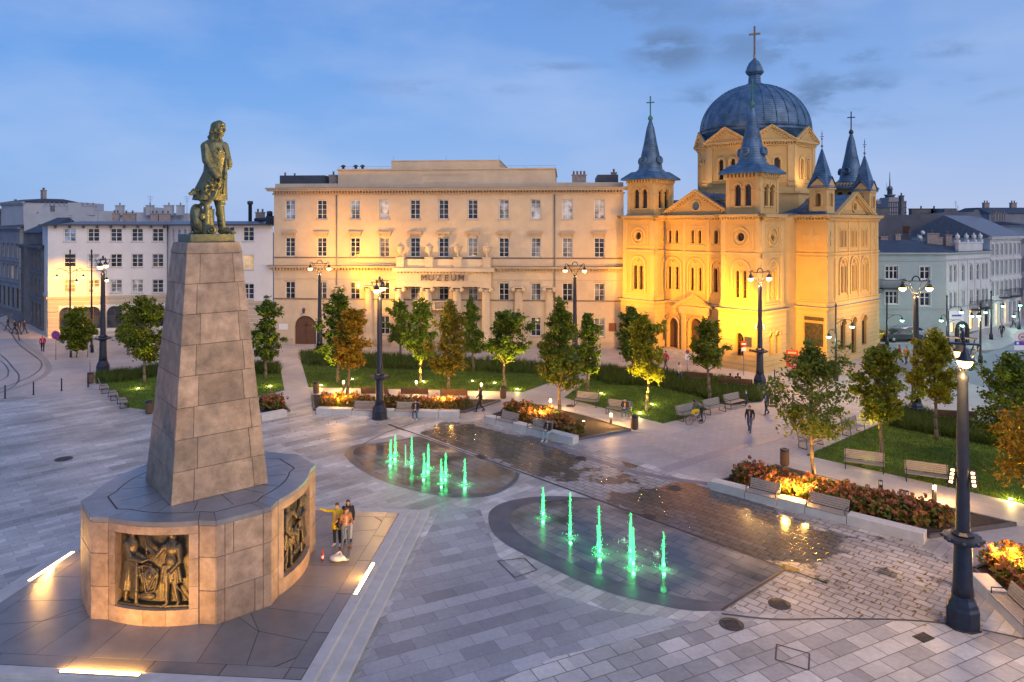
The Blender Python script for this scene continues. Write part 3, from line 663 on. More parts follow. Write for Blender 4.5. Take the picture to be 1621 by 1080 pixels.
    s.cap(P(270,730,.38), P(300,680,.42), .09, .065); s.cap(P(300,680,.42), P(296,625,.44), .06, .05); s.cap(P(285,715,.4), P(335,655,.44), .07, .05); s.cap(P(335,655,.44), P(350,610,.44), .05, .04); s.cap(P(300,680,.42), P(270,640,.44), .045, .04)
    for cx, cy, r in ((203,640,34),(296,615,26),(345,610,24),(318,575,36),(268,648,20),(300,585,20)):
        for i in range(11):
            a = random.uniform(-.2, math.pi+.2); rr_ = r*random.uniform(.75,1.15)
            e = (cx+rr_*math.cos(a)*1.1, cy-rr_*math.sin(a)+6); dd = .42+random.uniform(-.12,.14)
            s.cap(P(cx,cy+14,.42), P(e[0],e[1],dd), .035, .04); s.ell(P(e[0],e[1],dd), (.055,.05,.05))
    s.cap(P(285,770,.30), P(290,900,.26), .10, .12); s.ell(P(243,810,.5), (.10,.06,.13))
    s.cap(P(312,910,.60), P(312,910,.10), .01, .01)
    o = s.build('tree_stump', m_bronze, st); remesh(o, .022, 1)
    # drum and round shield leaning
    d = MB(); rt = Matrix.Rotation(R(-14), 4, 'Y')
    d.ell(P(190,832,.12), (.27,.40,.60), rot=rt); d.ell(P(210,838,.33), (.14,.13,.50), rot=rt); d.ell(P(150,850,.0), (.13,.30,.42))
    d.cap(P(215,715,.1), P(150,760,-.1), .08, .09); d.box(X(135),X(250),-.35,.35,0,.05)
    for t in range(5): d.cap(P(165+t*12,740+t*3,.34), P(178+t*12,925,.36), .028, .028)
    o = d.build('drum', m_bronze, st); remesh(o, .024, 1)
    w = MB(); w.M = T(X(312), -.42, Z(908)) @ Matrix.Rotation(R(90), 4, 'X') @ T(0,0,-.1)
    w.lathe([(.05,.0),(.15,.0),(.155,.1),(.15,.2),(.09,.2),(.09,.15),(.05,.15),(.05,.22),(.02,.22)], 24); w.build('cannon_end', m_bronze, st)
    w = MB(); pts = [P(392,478,.30), P(404,488,.32), P(414,505,.32), P(412,528,.32), P(400,548,.30), P(386,556,.30)]; w.path(pts, .018, 8); w.tube(P(386,540,.34), P(372,660,.42), .03, .02); w.build('sabre', m_bronze, st)
    return st
statue()
# ---- relief panels: two men in high relief on a bowed bronze plate
def relief(q, variant):
    rp = empty('relief_panel', (0,0,0), q*math.pi/2, parent=mon)
    k = 1/286.0   # zoom px (6x, 48 px/m)
    def P(zx, zy, d=0.0): u = (zx-510)*k; return (u, -3.10-.22*(1-(u/1.5)**2)-d, ZP+.5+(870-zy)*k)
    pl = MB(); us = [-1.30+2.6*i/16 for i in range(17)]
    fr = [(u, -3.12-.22*(1-(u/1.5)**2)) for u in us]
    pl.prism(fr+[(1.30,-2.97),(-1.30,-2.97)], ZP+.53, ZP+2.975, 0); pl.prism([(u, y-.20) for u, y in fr]+[(1.30,-3.05),(-1.30,-3.05)], ZP+.525, ZP+.60, 0)
    pl.build('back_plate', m_bronzed, rp)
    b = MB()
    sx = (lambda x: x) if variant == 0 else (lambda x: 1020-x)
    def Q(zx, zy, d=0): return P(sx(zx), zy, d)
    # left man in a long coat
    b.ell(Q(300,175,.12), (.13,.12,.17)); b.ell(Q(300,130,.12), (.16,.13,.09)); b.ell(Q(270,170,.12), (.08,.11,.14)); b.ell(Q(335,185,.14), (.04,.04,.05))
    b.cap(Q(295,215,.1), Q(295,235,.1), .10,.12); b.ell(Q(285,300,.10), (.25,.17,.28)); b.ell(Q(275,390,.10), (.20,.15,.24)); 
    for t in range(9): b.cap(Q(230+t*15,455,.16), Q(185+t*22,720-abs(t-4)*4,.18+.05*math.sin(t)), .055, .07)
    b.cap(Q(245,280,.2), Q(300,405,.24), .12,.09); b.cap(Q(300,405,.24), Q(420,430,.24), .09,.06); b.cap(Q(420,430,.24), Q(490,405,.24), .05,.035); b.cap(Q(350,370,.12), Q(440,405,.16), .08,.05)
    b.cap(Q(340,740,.14), Q(345,830,.16), .08,.07); b.cap(Q(335,840,.18), Q(410,850,.20), .06,.04); b.cap(Q(220,740,.08), Q(215,820,.1), .08,.07); b.cap(Q(210,835,.10), Q(270,845,.12), .06,.04)
    # right man
    b.ell(Q(690,180,.12), (.12,.12,.16)); b.ell(Q(700,130,.12), (.17,.13,.10)); b.cap(Q(655,110,.1), Q(735,112,.1), .05,.05); b.ell(Q(715,190,.10), (.08,.10,.15)); b.ell(Q(655,190,.14), (.04,.04,.05))
    b.cap(Q(695,215,.1), Q(695,240,.1), .10,.12); b.ell(Q(690,310,.10), (.27,.18,.28)); b.ell(Q(680,420,.10), (.21,.16,.26))
    for t in range(8): b.cap(Q(615+t*20,470,.16), Q(600+t*26,630-abs(t-4)*3,.16+.04*math.sin(t*1.3)), .055, .06)
    b.cap(Q(625,290,.18), Q(560,370,.22), .10,.085); b.cap(Q(560,370,.22), Q(465,290,.22), .085,.05); b.cap(Q(465,290,.24), Q(448,210,.24), .04,.03); b.cap(Q(450,215,.24), Q(465,355,.24), .028,.028)
    b.cap(Q(760,290,.18), Q(780,420,.22), .12,.09); b.cap(Q(780,420,.22), Q(700,510,.26), .09,.06); b.ell(Q(685,525,.27), (.09,.07,.08))
    b.cap(Q(650,620,.14), Q(645,750,.16), .10,.075); b.cap(Q(645,750,.16), Q(650,820,.16), .08,.07); b.cap(Q(640,835,.18), Q(585,860,.2), .06,.04)
    b.cap(Q(710,620,.12), Q(735,750,.14), .10,.08); b.cap(Q(735,750,.14), Q(750,820,.14), .08,.07); b.cap(Q(745,840,.16), Q(700,865,.2), .06,.04); b.cap(Q(730,640,.2), Q(835,800,.16), .035,.025)
    # shield and drapery between
    sh = [(365,500),(420,480),(480,490),(555,545),(545,640),(520,720),(440,740),(400,640)]
    for (x0,y0),(x1,y1) in zip(sh, sh[1:]+sh[:1]): b.cap(Q(x0,y0,.12), Q(x1,y1,.12), .045,.045)
    b.ell(Q(465,620,.04), (.26,.10,.42)); b.ell(Q(475,580,.12), (.10,.07,.12)); b.ell(Q(440,780,.06), (.30,.10,.14)); b.cap(Q(350,575,.22), Q(430,535,.22), .02,.02); b.cap(Q(400,500,.14), Q(440,720,.16), .03,.03); b.cap(Q(540,560,.14), Q(470,700,.16), .03,.03)
    o = b.build('relief_figures', m_bronzed, rp); remesh(o, .02, 1)
for q in range(4): relief(q, q % 2)
# ---- recessed light strips of the platform
m_led = emit('warm_led', (1.0,.66,.30), 14)
def strip(u0, v0, u1, v1, lab, energy=30):
    p = MFRAME @ Vector(((u0+u1)/2, (v0+v1)/2, ZP))
    e = empty('light_strip', p, MB_, lab, 'floor light', 'light strips set in the monument platform'); energy *= 1.15
    du, dv = abs(u1-u0)/2+.06, abs(v1-v0)/2+.06
    MB().box(-du-.03,du+.03,-dv-.03,dv+.03,-.02,.011).build('housing', m_slot, e)
    MB().box(-du,du,-dv,dv,.012,.022).build('lens', m_led, e)
    d = bpy.data.lights.new('strip_light', 'AREA'); d.shape = 'RECTANGLE'; d.size = max(du,.1)*2; d.size_y = max(dv,.1)*2; d.energy = energy; d.color = (1.0,.48,.11)
    o = bpy.data.objects.new('strip_light', d); COL.objects.link(o); o.parent = e; o.location = (0,0,.06)
    tgt = Vector((-(u0+u1)/2, -(v0+v1)/2, 0)); tgt.normalize(); dirv = (tgt*1.0+Vector((0,0,.75))); o.rotation_euler = dirv.to_track_quat('-Z','Y').to_euler()
strip(6.12,-1.15,6.12,1.05,'glowing floor strip right of the monument beside the steps, near the dropped white bag', 240)
strip(-1.15,-6.12,1.15,-6.12,'glowing floor strip in front of the monument below the relief of two men', 240)
strip(-6.12,-1.15,-6.12,1.05,'glowing floor strip at the left side of the monument platform', 240)
strip(-1.15,6.12,1.15,6.12,'glowing floor strip behind the monument', 240)

# ================= PEOPLE =================
m_skin = mat('skin', (.50,.30,.21), .55, var=.05)
STAND = dict(hip=[(-.10,0,.92),(.10,0,.92)], knee=[(-.11,.03,.50),(.11,.03,.50)], ank=[(-.11,-.02,.09),(.12,-.02,.09)], toe=[(-.13,.15,.03),(.14,.15,.03)],
             sh=[(-.185,0,1.43),(.185,0,1.43)], el=[(-.24,-.03,1.15),(.24,-.03,1.15)], wr=[(-.23,.07,.90),(.23,.07,.90)], neck=(0,0,1.49), head=(0,.03,1.62), waist=(0,0,1.05), chest=(0,0,1.32))
def pose(base=STAND, **kw): d = dict(base); d.update(kw); return d
WALK = pose(knee=[(-.10,.20,.52),(.10,-.02,.50)], ank=[(-.10,.30,.12),(.11,-.30,.14)], toe=[(-.11,.47,.08),(.12,-.15,.04)], el=[(-.25,-.12,1.17),(.25,.08,1.15)], wr=[(-.24,-.10,.92),(.23,.26,.98)])
SIT = pose(hip=[(-.10,0,.50),(.10,0,.50)], knee=[(-.12,.42,.50),(.14,.42,.52)], ank=[(-.13,.44,.09),(.12,.50,.09)], toe=[(-.15,.62,.03),(.14,.68,.03)], sh=[(-.185,-.02,1.01),(.185,-.02,1.01)],
            el=[(-.25,.10,.76),(.25,.10,.76)], wr=[(-.08,.30,.70),(.08,.30,.70)], neck=(0,0,1.07), head=(0,.07,1.19), waist=(0,-.02,.62), chest=(0,-.03,.90))
def hand(b, w, d, up, s=1.0, side=1):
    """palm plus four fingers and a thumb, continuing the forearm direction d"""
    w = Vector(w); d = Vector(d).normalized(); x = d.cross(Vector(up)).normalized(); n_ = x.cross(d)
    pc = w+d*.045*s
    b.cap(w, w+d*.07*s, .024*s, .022*s); b.cap(w+x*.018*s, w+d*.07*s+x*.026*s, .018*s, .016*s); b.cap(w-x*.018*s, w+d*.07*s-x*.026*s, .018*s, .016*s)
    for i, L_ in enumerate((.060,.072,.068,.052)):
        r = w+d*.082*s+x*(-.033+.022*i)*s; mid = r+d*L_*.55*s-n_*.008*s; tip = mid+d*L_*.4*s-n_*.03*s
        b.cap(r, mid, .0095*s, .009*s, 6); b.cap(mid, tip, .009*s, .0078*s, 6)
    t0 = w+d*.02*s-x*.03*s*side; t1 = t0+d*.035*s-x*.028*s*side; b.cap(t0, t1, .013*s, .011*s, 6); b.cap(t1, t1+d*.03*s-n_*.008*s, .0105*s, .009*s, 6)
def person(label, loc, head_deg, P=STAND, top=(.05,.05,.06), legs=(.03,.03,.04), shoe=(.03,.03,.03), hair=(.05,.03,.02), scale=1.0, longhair=False, hood=False, group=None, extra=None, coatlen=0, vox=.014):
    e = empty('person', loc, R(head_deg), label, 'person', group); e.scale = (scale,)*3
    g = lambda k, i: Vector(P[k][i])
    b = MB(); nk = Vector(P['neck']); hd = Vector(P['head']); ch = Vector(P['chest']); wa = Vector(P['waist'])
    hip = (g('hip',0)+g('hip',1))/2
    b.ell(hd+Vector((0,-.005,.02)), (.076,.092,.105)); b.cap(hd+Vector((0,.03,-.05)), hd+Vector((0,.045,-.08)), .052, .034)
    b.cap(hd+Vector((0,.085,.005)), hd+Vector((0,.102,-.022)), .011, .014, 8); b.ell(hd+Vector((0,.078,-.055)), (.024,.012,.008)); 
    for s in (-1,1): b.ell(hd+Vector((s*.078,-.005,-.005)), (.012,.02,.03)); b.ell(hd+Vector((s*.03,.080,.03)), (.02,.012,.007)); b.ell(hd+Vector((s*.03,.080,.012)), (.012,.009,.008))
    b.cap(nk, hd+Vector((0,-.01,-.06)), .054, .050); b.cap(ch, nk, .10, .06)
    b.cap(hip, wa, .13, .12); b.cap(wa, ch, .12, .14)
    for i in (0,1):
        b.cap(g('hip',i), g('knee',i), .085, .055); b.cap(g('knee',i), g('ank',i), .052, .036); b.cap(g('ank',i)+Vector((0,-.03,-.04)), g('toe',i), .036, .026)
        b.cap(ch, g('sh',i), .10, .055); b.cap(g('sh',i), g('el',i), .048, .036); b.cap(g('el',i), g('wr',i), .036, .024)
        hand(b, g('wr',i), (g('wr',i)-g('el',i))*.8, (0,.3,1), 1.05, 1 if i else -1)
    o = b.build('body', m_skin, e); remesh(o, vox, 1)
    def cm(c, r=.85): return mat('cloth_%02d%02d%02d' % tuple(int(x*99) for x in c), c, r, var=.2, scale=14, bump=.5, bscale=18)
    t = MB(); dd = Vector((0,.0,0))
    t.cap(ch+Vector((-.06,0,.0)), wa+Vector((-.05,0,-.02)), .135, .12); t.cap(ch+Vector((.06,0,0)), wa+Vector((.05,0,-.02)), .135, .12)
    hp = wa.lerp(hip, .7); t.cap(wa+Vector((-.05,0,0)), hp+Vector((-.05,0,0)), .12, .125); t.cap(wa+Vector((.05,0,0)), hp+Vector((.05,0,0)), .12, .125)
    if coatlen:
        for i in (0,1): t.cap(g('hip',i), g('hip',i).lerp(g('knee',i), coatlen), .135, .13)
    for i in (0,1):
        t.cap(ch+(g('sh',i)-ch)*.4, g('sh',i)+Vector((0,0,-.01)), .10, .072); t.cap(g('sh',i), g('el',i), .070, .055); t.cap(g('el',i), g('el',i).lerp(g('wr',i), .97), .055, .040)
    t.cap(ch+Vector((0,0,.08)), nk+Vector((0,-.01,-.01)), .11, .075)
    o = t.build('jacket', cm(top), e); remesh(o, vox, 2)
    t = MB(); t.cap(hip+Vector((-.045,0,.02)), hip+Vector((.045,0,.02)), .135, .135)
    for i in (0,1): t.cap(g('hip',i), g('knee',i), .105, .072); t.cap(g('knee',i), g('ank',i)+Vector((0,0,.02)), .070, .052)
    o = t.build('trousers', cm(legs), e); remesh(o, vox, 2)
    for i in (0,1):
        t = MB(); a = g('ank',i); tt = g('toe',i); t.cap(a+Vector((0,-.035,-.035)), tt+Vector((0,0,.008)), .048, .036); t.cap(a, a+Vector((0,-.01,-.04)), .048, .05)
        o = t.build('shoe', cm(shoe), e); remesh(o, vox, 1)
    t = MB(); hc = cm(hair if not hood else top)
    t.ell(hd+Vector((0,-.018,.045)), (.086,.098,.092)); t.ell(hd+Vector((0,-.05,.0)), (.08,.07,.09))
    if longhair: t.cap(hd+Vector((-.05,-.06,-.02)), nk+Vector((-.06,-.09,-.12)), .05, .04); t.cap(hd+Vector((.05,-.06,-.02)), nk+Vector((.06,-.09,-.12)), .05, .04); t.cap(hd+Vector((0,-.07,0)), nk+Vector((0,-.11,-.18)), .065, .05)
    o = t.build('hair' if not hood else 'hood', hc, e); remesh(o, vox, 1)
    if extra: extra(e)
    return e
# ================= BUILDINGS =================
m_white = mat('window_white', (.74,.72,.68), .5, var=.04)
m_brownf = mat('window_brown', (.12,.07,.04), .5)
def panemat(name, col, rough=.08, emis=None, es=0, bands=0):
    m, t, b = new_mat(name); L = t.links.new; N = t.nodes.new
    oi = N('ShaderNodeObjectInfo'); tc = N('ShaderNodeTexCoord'); ad = N('ShaderNodeVectorMath'); ad.operation = 'ADD'; L(tc.outputs['Object'], ad.inputs[0]); L(oi.outputs['Location'], ad.inputs[1])
    n = N('ShaderNodeTexNoise'); n.inputs['Scale'].default_value = .9; n.inputs['Detail'].default_value = 3; L(ad.outputs[0], n.inputs[0])
    r = N('ShaderNodeMapRange'); L(n.outputs[0], r.inputs[0]); r.inputs[1].default_value = .4; r.inputs[2].default_value = .65; r.inputs[3].default_value = .4; r.inputs[4].default_value = 2.4
    x = N('ShaderNodeMix'); x.data_type = 'RGBA'; x.blend_type = 'MULTIPLY'; x.inputs[0].default_value = 1; x.inputs[6].default_value = (*col, 1); L(r.outputs[0], x.inputs[7]); L(x.outputs[2], b.inputs['Base Color'])
    b.inputs['Roughness'].default_value = rough
    if emis: b.inputs['Emission Color'].default_value = (*emis, 1); b.inputs['Emission Strength'].default_value = es
    MATS[name] = m; return m
PANES = {'dark': panemat('pane_dark', (.025,.028,.035)), 'blind': panemat('pane_blind', (.30,.31,.32), .2), 'curtain': panemat('pane_curtain', (.16,.16,.16), .15), 'lit': panemat('pane_lit', (.5,.4,.2), .2, (1,.62,.22), 1.2), 'sky': panemat('pane_sky_reflection', (.16,.22,.30), .06), 'warm': panemat('pane_warm', (.3,.22,.12), .2, (1,.60,.25), .28), 'church': panemat('pane_church', (.022,.016,.012), .15)}  # sky pane: the sky's reflection is put into its base colour
class Bld:
    def __init__(s, name, O, a, label, cat='building', group=None):
        s.O = Vector((O[0], O[1])); s.a = a; s.e = empty(name, (O[0], O[1], 0), a, label, cat, group)
        s.ex = Vector((math.cos(a), math.sin(a))); s.ey = Vector((-math.sin(a), math.cos(a)))
    def u(s, px, c=0):
        t = (px-CX)/F; o = s.O+s.ey*c; return (t*o.y-o.x)/(s.ex.x-t*s.ex.y)
    def v(s, px, x=0):
        t = (px-CX)/F; o = s.O+s.ex*x; return (t*o.y-o.x)/(s.ey.x-t*s.ey.y)
    def z(s, px, py, c=0):
        u = s.u(px, c); D = (s.O+s.ey*c+s.ex*u).y; return H-(py-YH)*D/F
    def zs(s, px, py, x=0):
        v = s.v(px, x); D = (s.O+s.ex*x+s.ey*v).y; return H-(py-YH)*D/F
def FR(c=0): return T(0, c, 0)                       # front plane y=c, facing -y
def SR(x): return T(x, 0, 0) @ rotz(math.pi/2)       # plane x, facing +x, u = +y
def SL(x): return T(x, 0, 0) @ rotz(-math.pi/2)      # plane x, facing -x, u = -y
def BK(y): return T(0, y, 0) @ rotz(math.pi)
def wall(mb, fr, u0, u1, z0, z1, ops=(), dep=.28, mi=0):
    """wall face with real openings: op = (ua, ub, za, zb, kind) kind r(ect) a(rched) o(val)"""
    old = mb.M; mb.M = old @ fr
    ops = [o for o in ops if o[1] > u0+.01 and o[0] < u1-.01]
    us = sorted({round(x, 4) for x in [u0, u1]+[o[0] for o in ops]+[o[1] for o in ops]}); zs = sorted({round(x, 4) for x in [z0, z1]+[o[2] for o in ops]+[o[3] for o in ops]})
    us = [x for x in us if u0-1e-3 <= x <= u1+1e-3]; zs = [x for x in zs if z0-1e-3 <= x <= z1+1e-3]
    idx = {}; V = []; Fs = []
    def vid(u, z):
        k = (u, z)
        if k not in idx: idx[k] = len(V); V.append((u, 0, z))
        return idx[k]
    for i in range(len(us)-1):
        for j in range(len(zs)-1):
            uc, zc = (us[i]+us[i+1])/2, (zs[j]+zs[j+1])/2
            if any(o[0] < uc < o[1] and o[2] < zc < o[3] for o in ops): continue
            Fs.append((vid(us[i],zs[j]), vid(us[i+1],zs[j]), vid(us[i+1],zs[j+1]), vid(us[i],zs[j+1])))
    mb.add(V, Fs, mi)
    for ua, ub, za, zb, kd in ops:
        if kd == 'r': ol = [(ua,za),(ub,za),(ub,zb),(ua,zb)]
        elif kd == 'a':
            r = (ub-ua)/2; uc = (ua+ub)/2; zc = zb-r; n = 10
            arc = [(uc+r*math.cos(math.pi*k/n), zc+r*math.sin(math.pi*k/n)) for k in range(n+1)]
            ol = [(ua,za),(ub,za)]+arc
            h = n//2
            for seg, corner in ((arc[:h+1], (ub,zb)), (arc[h:], (ua,zb))):
                for p, q in zip(seg[:-1], seg[1:]): mb.add([(corner[0],0,corner[1]),(q[0],0,q[1]),(p[0],0,p[1])], [(0,1,2)], mi)
        else:
            rx = (ub-ua)/2; rz = (zb-za)/2; uc = (ua+ub)/2; zc = (za+zb)/2; n = 16
            ol = [(uc+rx*math.cos(2*math.pi*k/n), zc+rz*math.sin(2*math.pi*k/n)) for k in range(n)]
            for qd, corner in enumerate(((ub,zb),(ua,zb),(ua,za),(ub,za))):
                seg = [ol[(qd*4+k) % n] for k in range(5)]
                for p, q in zip(seg[:-1], seg[1:]): mb.add([(corner[0],0,corner[1]),(q[0],0,q[1]),(p[0],0,p[1])], [(0,1,2)], mi)
        k = len(ol); mb.add([(x,0,z) for x, z in ol]+[(x,dep,z) for x, z in ol], [(i,k+i,k+(i+1)%k,(i+1)%k) for i in range(k)], mi)
    mb.M = old
WCACHE = {}
def outline(kind, w, h, ins=0):
    w2 = w/2-ins
    if kind == 'r': return [(-w2,ins),(w2,ins),(w2,h-ins),(-w2,h-ins)]
    if kind == 'a':
        zc = h-w/2; return [(-w2,ins),(w2,ins)]+[(w2*math.cos(math.pi*k/10), zc+w2*math.sin(math.pi*k/10)) for k in range(11)]
    return [(w2*math.cos(2*math.pi*k/16), h/2+(h/2-ins)*math.sin(2*math.pi*k/16)) for k in range(16)]
def window(b, fr, uc, z0, w, h, kind='r', cols=2, rows=(.5,), pane='dark', dep=.2, fw=.07, mf=None, sill=False, name='window', bars=.045, sillmat=None):
    w = round(w, 2); h = round(h, 2); mf = mf or m_white
    key = (w, h, kind, cols, tuple(rows), fw, mf.name, bars)
    if key not in WCACHE:
        mb = MB(); o = outline(kind, w, h); i_ = outline(kind, w, h, fw); n = len(o)
        for (A, y0), (B, y1) in (((o,0),(i_,0)), ((i_,0),(i_,.06))):
            mb.add([(x,y0,z) for x, z in A]+[(x,y1,z) for x, z in B], [(k,(k+1)%n,n+(k+1)%n,n+k) for k in range(n)])
        zt = h-fw if kind != 'a' else h-w/2
        for c in range(1, cols):
            x = -w/2+w*c/cols; top = h-fw if (kind == 'r' or cols == 2) else zt; mb.box(x-bars*.8, x+bars*.8, .004, .055, fw, top)
        for r in rows: mb.box(-w/2+fw*.9, w/2-fw*.9, .006, .05, h*r-bars/2, h*r+bars/2)
        pm = outline(kind, w, h, fw*.5); pmb = MB(); pmb.add([(x,.04,z) for x, z in pm], [tuple(range(len(pm)))])
        WCACHE[key] = (mb.mesh('window', mf), pmb)
    me, pmb = WCACHE[key]
    o = bpy.data.objects.new(name, me); COL.objects.link(o); o.parent = b.e; o.matrix_local = fr @ T(uc, dep, z0)
    k2 = key+(pane,)
    if k2 not in WCACHE: WCACHE[k2] = pmb.mesh('pane', PANES[pane])
    p = bpy.data.objects.new('pane', WCACHE[k2]); COL.objects.link(p); p.parent = o
    if sill:
        k3 = ('sill', w, sillmat.name if sillmat else '')
        if k3 not in WCACHE:
            s = MB(); s.box(-w/2-.08, w/2+.08, -dep-.09, .01, -.09, -.002); WCACHE[k3] = s.mesh('sill', sillmat or m_white)
        q = bpy.data.objects.new('sill', WCACHE[k3]); COL.objects.link(q); q.parent = o
    return o
def dentils(mb, fr, u0, u1, z0, z1, d, step=.35, w=.16, mi=0):
    old = mb.M; mb.M = old @ fr; n = int((u1-u0)/step)
    for k in range(n): u = u0+(k+.5)*(u1-u0)/n; mb.box(u-w/2, u+w/2, -d, .01, z0, z1, mi)
    mb.M = old
def band(mb, fr, u0, u1, z0, z1, d, mi=0):
    old = mb.M; mb.M = old @ fr; mb.box(u0, u1, -d, .02, z0, z1, mi); mb.M = old
def cornice(mb, fr, u0, u1, z0, prof, mi=0):
    for (dz0, dz1, d) in prof: band(mb, fr, u0-d, u1+d, z0+dz0, z0+dz1, d, mi)
# ---------- museum ----------
m_stucco = mat('museum_stucco', (.60,.465,.315), .85, var=.10, scale=.8, bump=.12, bscale=60, stain=.4, stain_col=(.38,.29,.21))
m_stucco2 = mat('museum_trim', (.50,.385,.265), .85, var=.08, scale=1.5, bump=.1, bscale=60, stain=.3, stain_col=(.30,.24,.19))
m_zinc = mat('grey_zinc', (.16,.17,.20), .45, var=.2, scale=2); m_tar = mat('dark_roof', (.045,.055,.075), .6, var=.25, scale=1)
m_door = mat('door_wood', (.12,.055,.03), .55, var=.25, scale=8)
Mu = Bld('museum', (-27.2,81.2), math.atan2(-2.95,39.4), 'long four-storey beige classical museum with a row of tall columns and urns')
LM = 39.6; ZC = 17.3
def zmu(px, py): return Mu.z(px, py)
cols_px = [109,250,397,528,663,789,918,1056,1197,1337,1478]; q3 = lambda z: 420+z/2.795
wc = [Mu.u(q3(p)) for p in cols_px]
rowsz = [(zmu(700,230+q/2.795), zmu(700,230+p/2.795)) for p, q in ((240,328),(408,496),(606,686),(757,842))]
mb = MB(); ops = []
ww = 1.18
for r, (za, zb) in enumerate(rowsz):
    for k, u in enumerate(wc):
        if r == 3 and k in (0, 1): continue
        ops.append((u-ww/2, u+ww/2, za, zb, 'r'))
du = Mu.u(q3(177)); ddw = 1.25; zdt = zmu(484,500); ops.append((du-ddw, du+ddw, .02, zdt, 'a'))
wall(mb, FR(), 0, LM, 0, ZC, ops, .3)
wall(mb, SR(LM), 0, 16, 0, ZC); wall(mb, SL(0), -16, 0, 0, ZC); wall(mb, BK(16), -LM, 0, 0, ZC)
mb.build('wall', m_stucco, Mu.e)
random.seed(3)
for r, (za, zb) in enumerate(rowsz):
    for k, u in enumerate(wc):
        if r == 3 and k in (0, 1): continue
        pn = random.choice(('dark','dark','curtain'))
        if r == 0: pn = ['sky','dark','sky','blind','dark','dark','dark','blind','blind','blind','blind'][k]
        elif (r == 2 and k == 6) or (r == 1 and k == 8): pn = 'curtain'
        elif r == 1 and k < 2: pn = 'dark'
        rows_ = (.5,.75,.25) if r < 2 else (.36,.68)
        window(Mu, FR(), u, za+.02, ww-.02, zb-za-.04, 'r', 2, (.25,.52,.76) if r < 2 else (.33,.64), pn, .17, .09, sill=(r != 1), bars=.035, sillmat=m_stucco2)
dr = MB(); dr.M = FR(.2); 
dr.box(-ddw+.02,ddw-.02,0,.08,.02,zdt-ddw); dr.add([(x,0,z+0) for x, z in [(-ddw+.02,zdt-ddw)]+[((ddw-.02)*-math.cos(math.pi*k/12), zdt-ddw+(ddw-.02)*math.sin(math.pi*k/12)) for k in range(13)]], [tuple(range(13,-1,-1))])
for s in (-1,1):
    for zz in (.4,1.3,2.2): dr.box(min(s*.15,s*1.05), max(s*.15,s*1.05), -.03, 0, zz, zz+.7)
dr.box(-.04,.04,-.05,0,.02,zdt-ddw); dr.box(-ddw,ddw,-.04,0,zdt-ddw-.06,zdt-ddw+.05)
for k in range(1,8): a = math.pi*k/8; dr.tube((0,-.03,zdt-ddw),(1.15*math.cos(a),-.03,zdt-ddw+1.15*math.sin(a)),.02,.02,4)
o = dr.build('door', m_door, Mu.e); o.location = (du, 0, 0)
# cornices, string courses, plinth
tr = MB()
zc1 = zmu(700,423); zst = zmu(700,408); zs2 = zmu(700,474.5)
cornice(tr, FR(), 0, LM, ZC-.25, [(0,.18,.15),(.40,.62,.62),(.62,.74,.75)])
dentils(tr, FR(), 0, LM, ZC-.07, ZC+.15, .45, .34, .16)
cornice(tr, FR(), 0, LM, zc1-.52, [(0,.14,.10),(.40,.55,.55),(.55,.64,.66)])
dentils(tr, FR(), 0, LM, zc1-.36, zc1-.12, .42, .36, .16)
band(tr, FR(), 0, LM, zst-.10, zst+.04, .07, 1); band(tr, FR(), 0, LM, zs2-.08, zs2+.05, .09, 1); band(tr, FR(), -.6, LM+.6, zc1+.122, zc1+.15, .69, 1); band(tr, FR(), -.7, LM+.7, ZC+.492, ZC+.52, .78, 1)
band(tr, FR(), 0, LM, zc1-1.45, zc1-1.35, .05)
band(tr, FR(), 0, du-ddw-.2, -.02, .7, .08); band(tr, FR(), du+ddw+.2, LM, -.02, .7, .08)
for k, u in enumerate(wc):      # hoods above the second-row windows
    z = rowsz[1][1]
    band(tr, FR(), u-.78, u+.78, z+.42, z+.56, .28); band(tr, FR(), u-.86, u+.86, z+.56, z+.66, .38); band(tr, FR(), u-.66, u+.66, z+.10, z+.42, .05)
    for s in (-1,1): band(tr, FR(), u+s*.60-.09, u+s*.60+.09, z+.16, z+.42, .18)
    band(tr, FR(), u-.7, u+.7, rowsz[2][1]+.05, rowsz[2][1]+.14, .06)
tr.build('cornice', [m_stucco2, mat('weathered_flashing', (.17,.125,.10), .7, var=.2)], Mu.e)
# attic
at = MB(); ua, ub = Mu.u(q3(318)), Mu.u(q3(1282)); ra, rb = Mu.u(q3(555)), Mu.u(q3(1035)); zat = zmu(700,267)-.1
at.box(ua,ub,.25,14,ZC+.36,zat); at.box(ua-.12,ub+.12,.12,14.1,zat,zat+.14); at.box(ra,rb,.3,12,zat+.14,zmu(700,254.5)); at.box(ra-.06,rb+.06,.24,12.1,zmu(700,254.5),zmu(700,254.5)+.08)
at.box(0,LM,.22,15.8,ZC+.49,ZC+.62)
pa, pb = Mu.u(q3(690)), Mu.u(q3(892)); z0, z1 = zmu(700,230+165/2.795), zmu(700,230+128/2.795)
for x0,x1,y0,y1 in ((pa,pb,z1-.06,z1),(pa,pb,z0,z0+.06),(pa,pa+.06,z0+.061,z1-.061),(pb-.06,pb,z0+.061,z1-.061)): at.box(x0,x1,.2,.26,y0,y1)
at.box(0,ua,.35,15,ZC+.62,ZC+1.05); at.box(ub,LM,.35,15,ZC+.62,ZC+1.05)
at.build('attic', m_stucco, Mu.e)
rf = MB(); rf.box(-.5,LM+.5,-.6,16,ZC+.50,ZC+.53,0)
for a, b, h in ((45,245,1.0),(1472,1565,.9)): rf.prism([(Mu.u(q3(a)),1.2),(Mu.u(q3(b)),1.2),(Mu.u(q3(b)),8),(Mu.u(q3(a)),8)], ZC+1.06, ZC+1.06+h, 1)
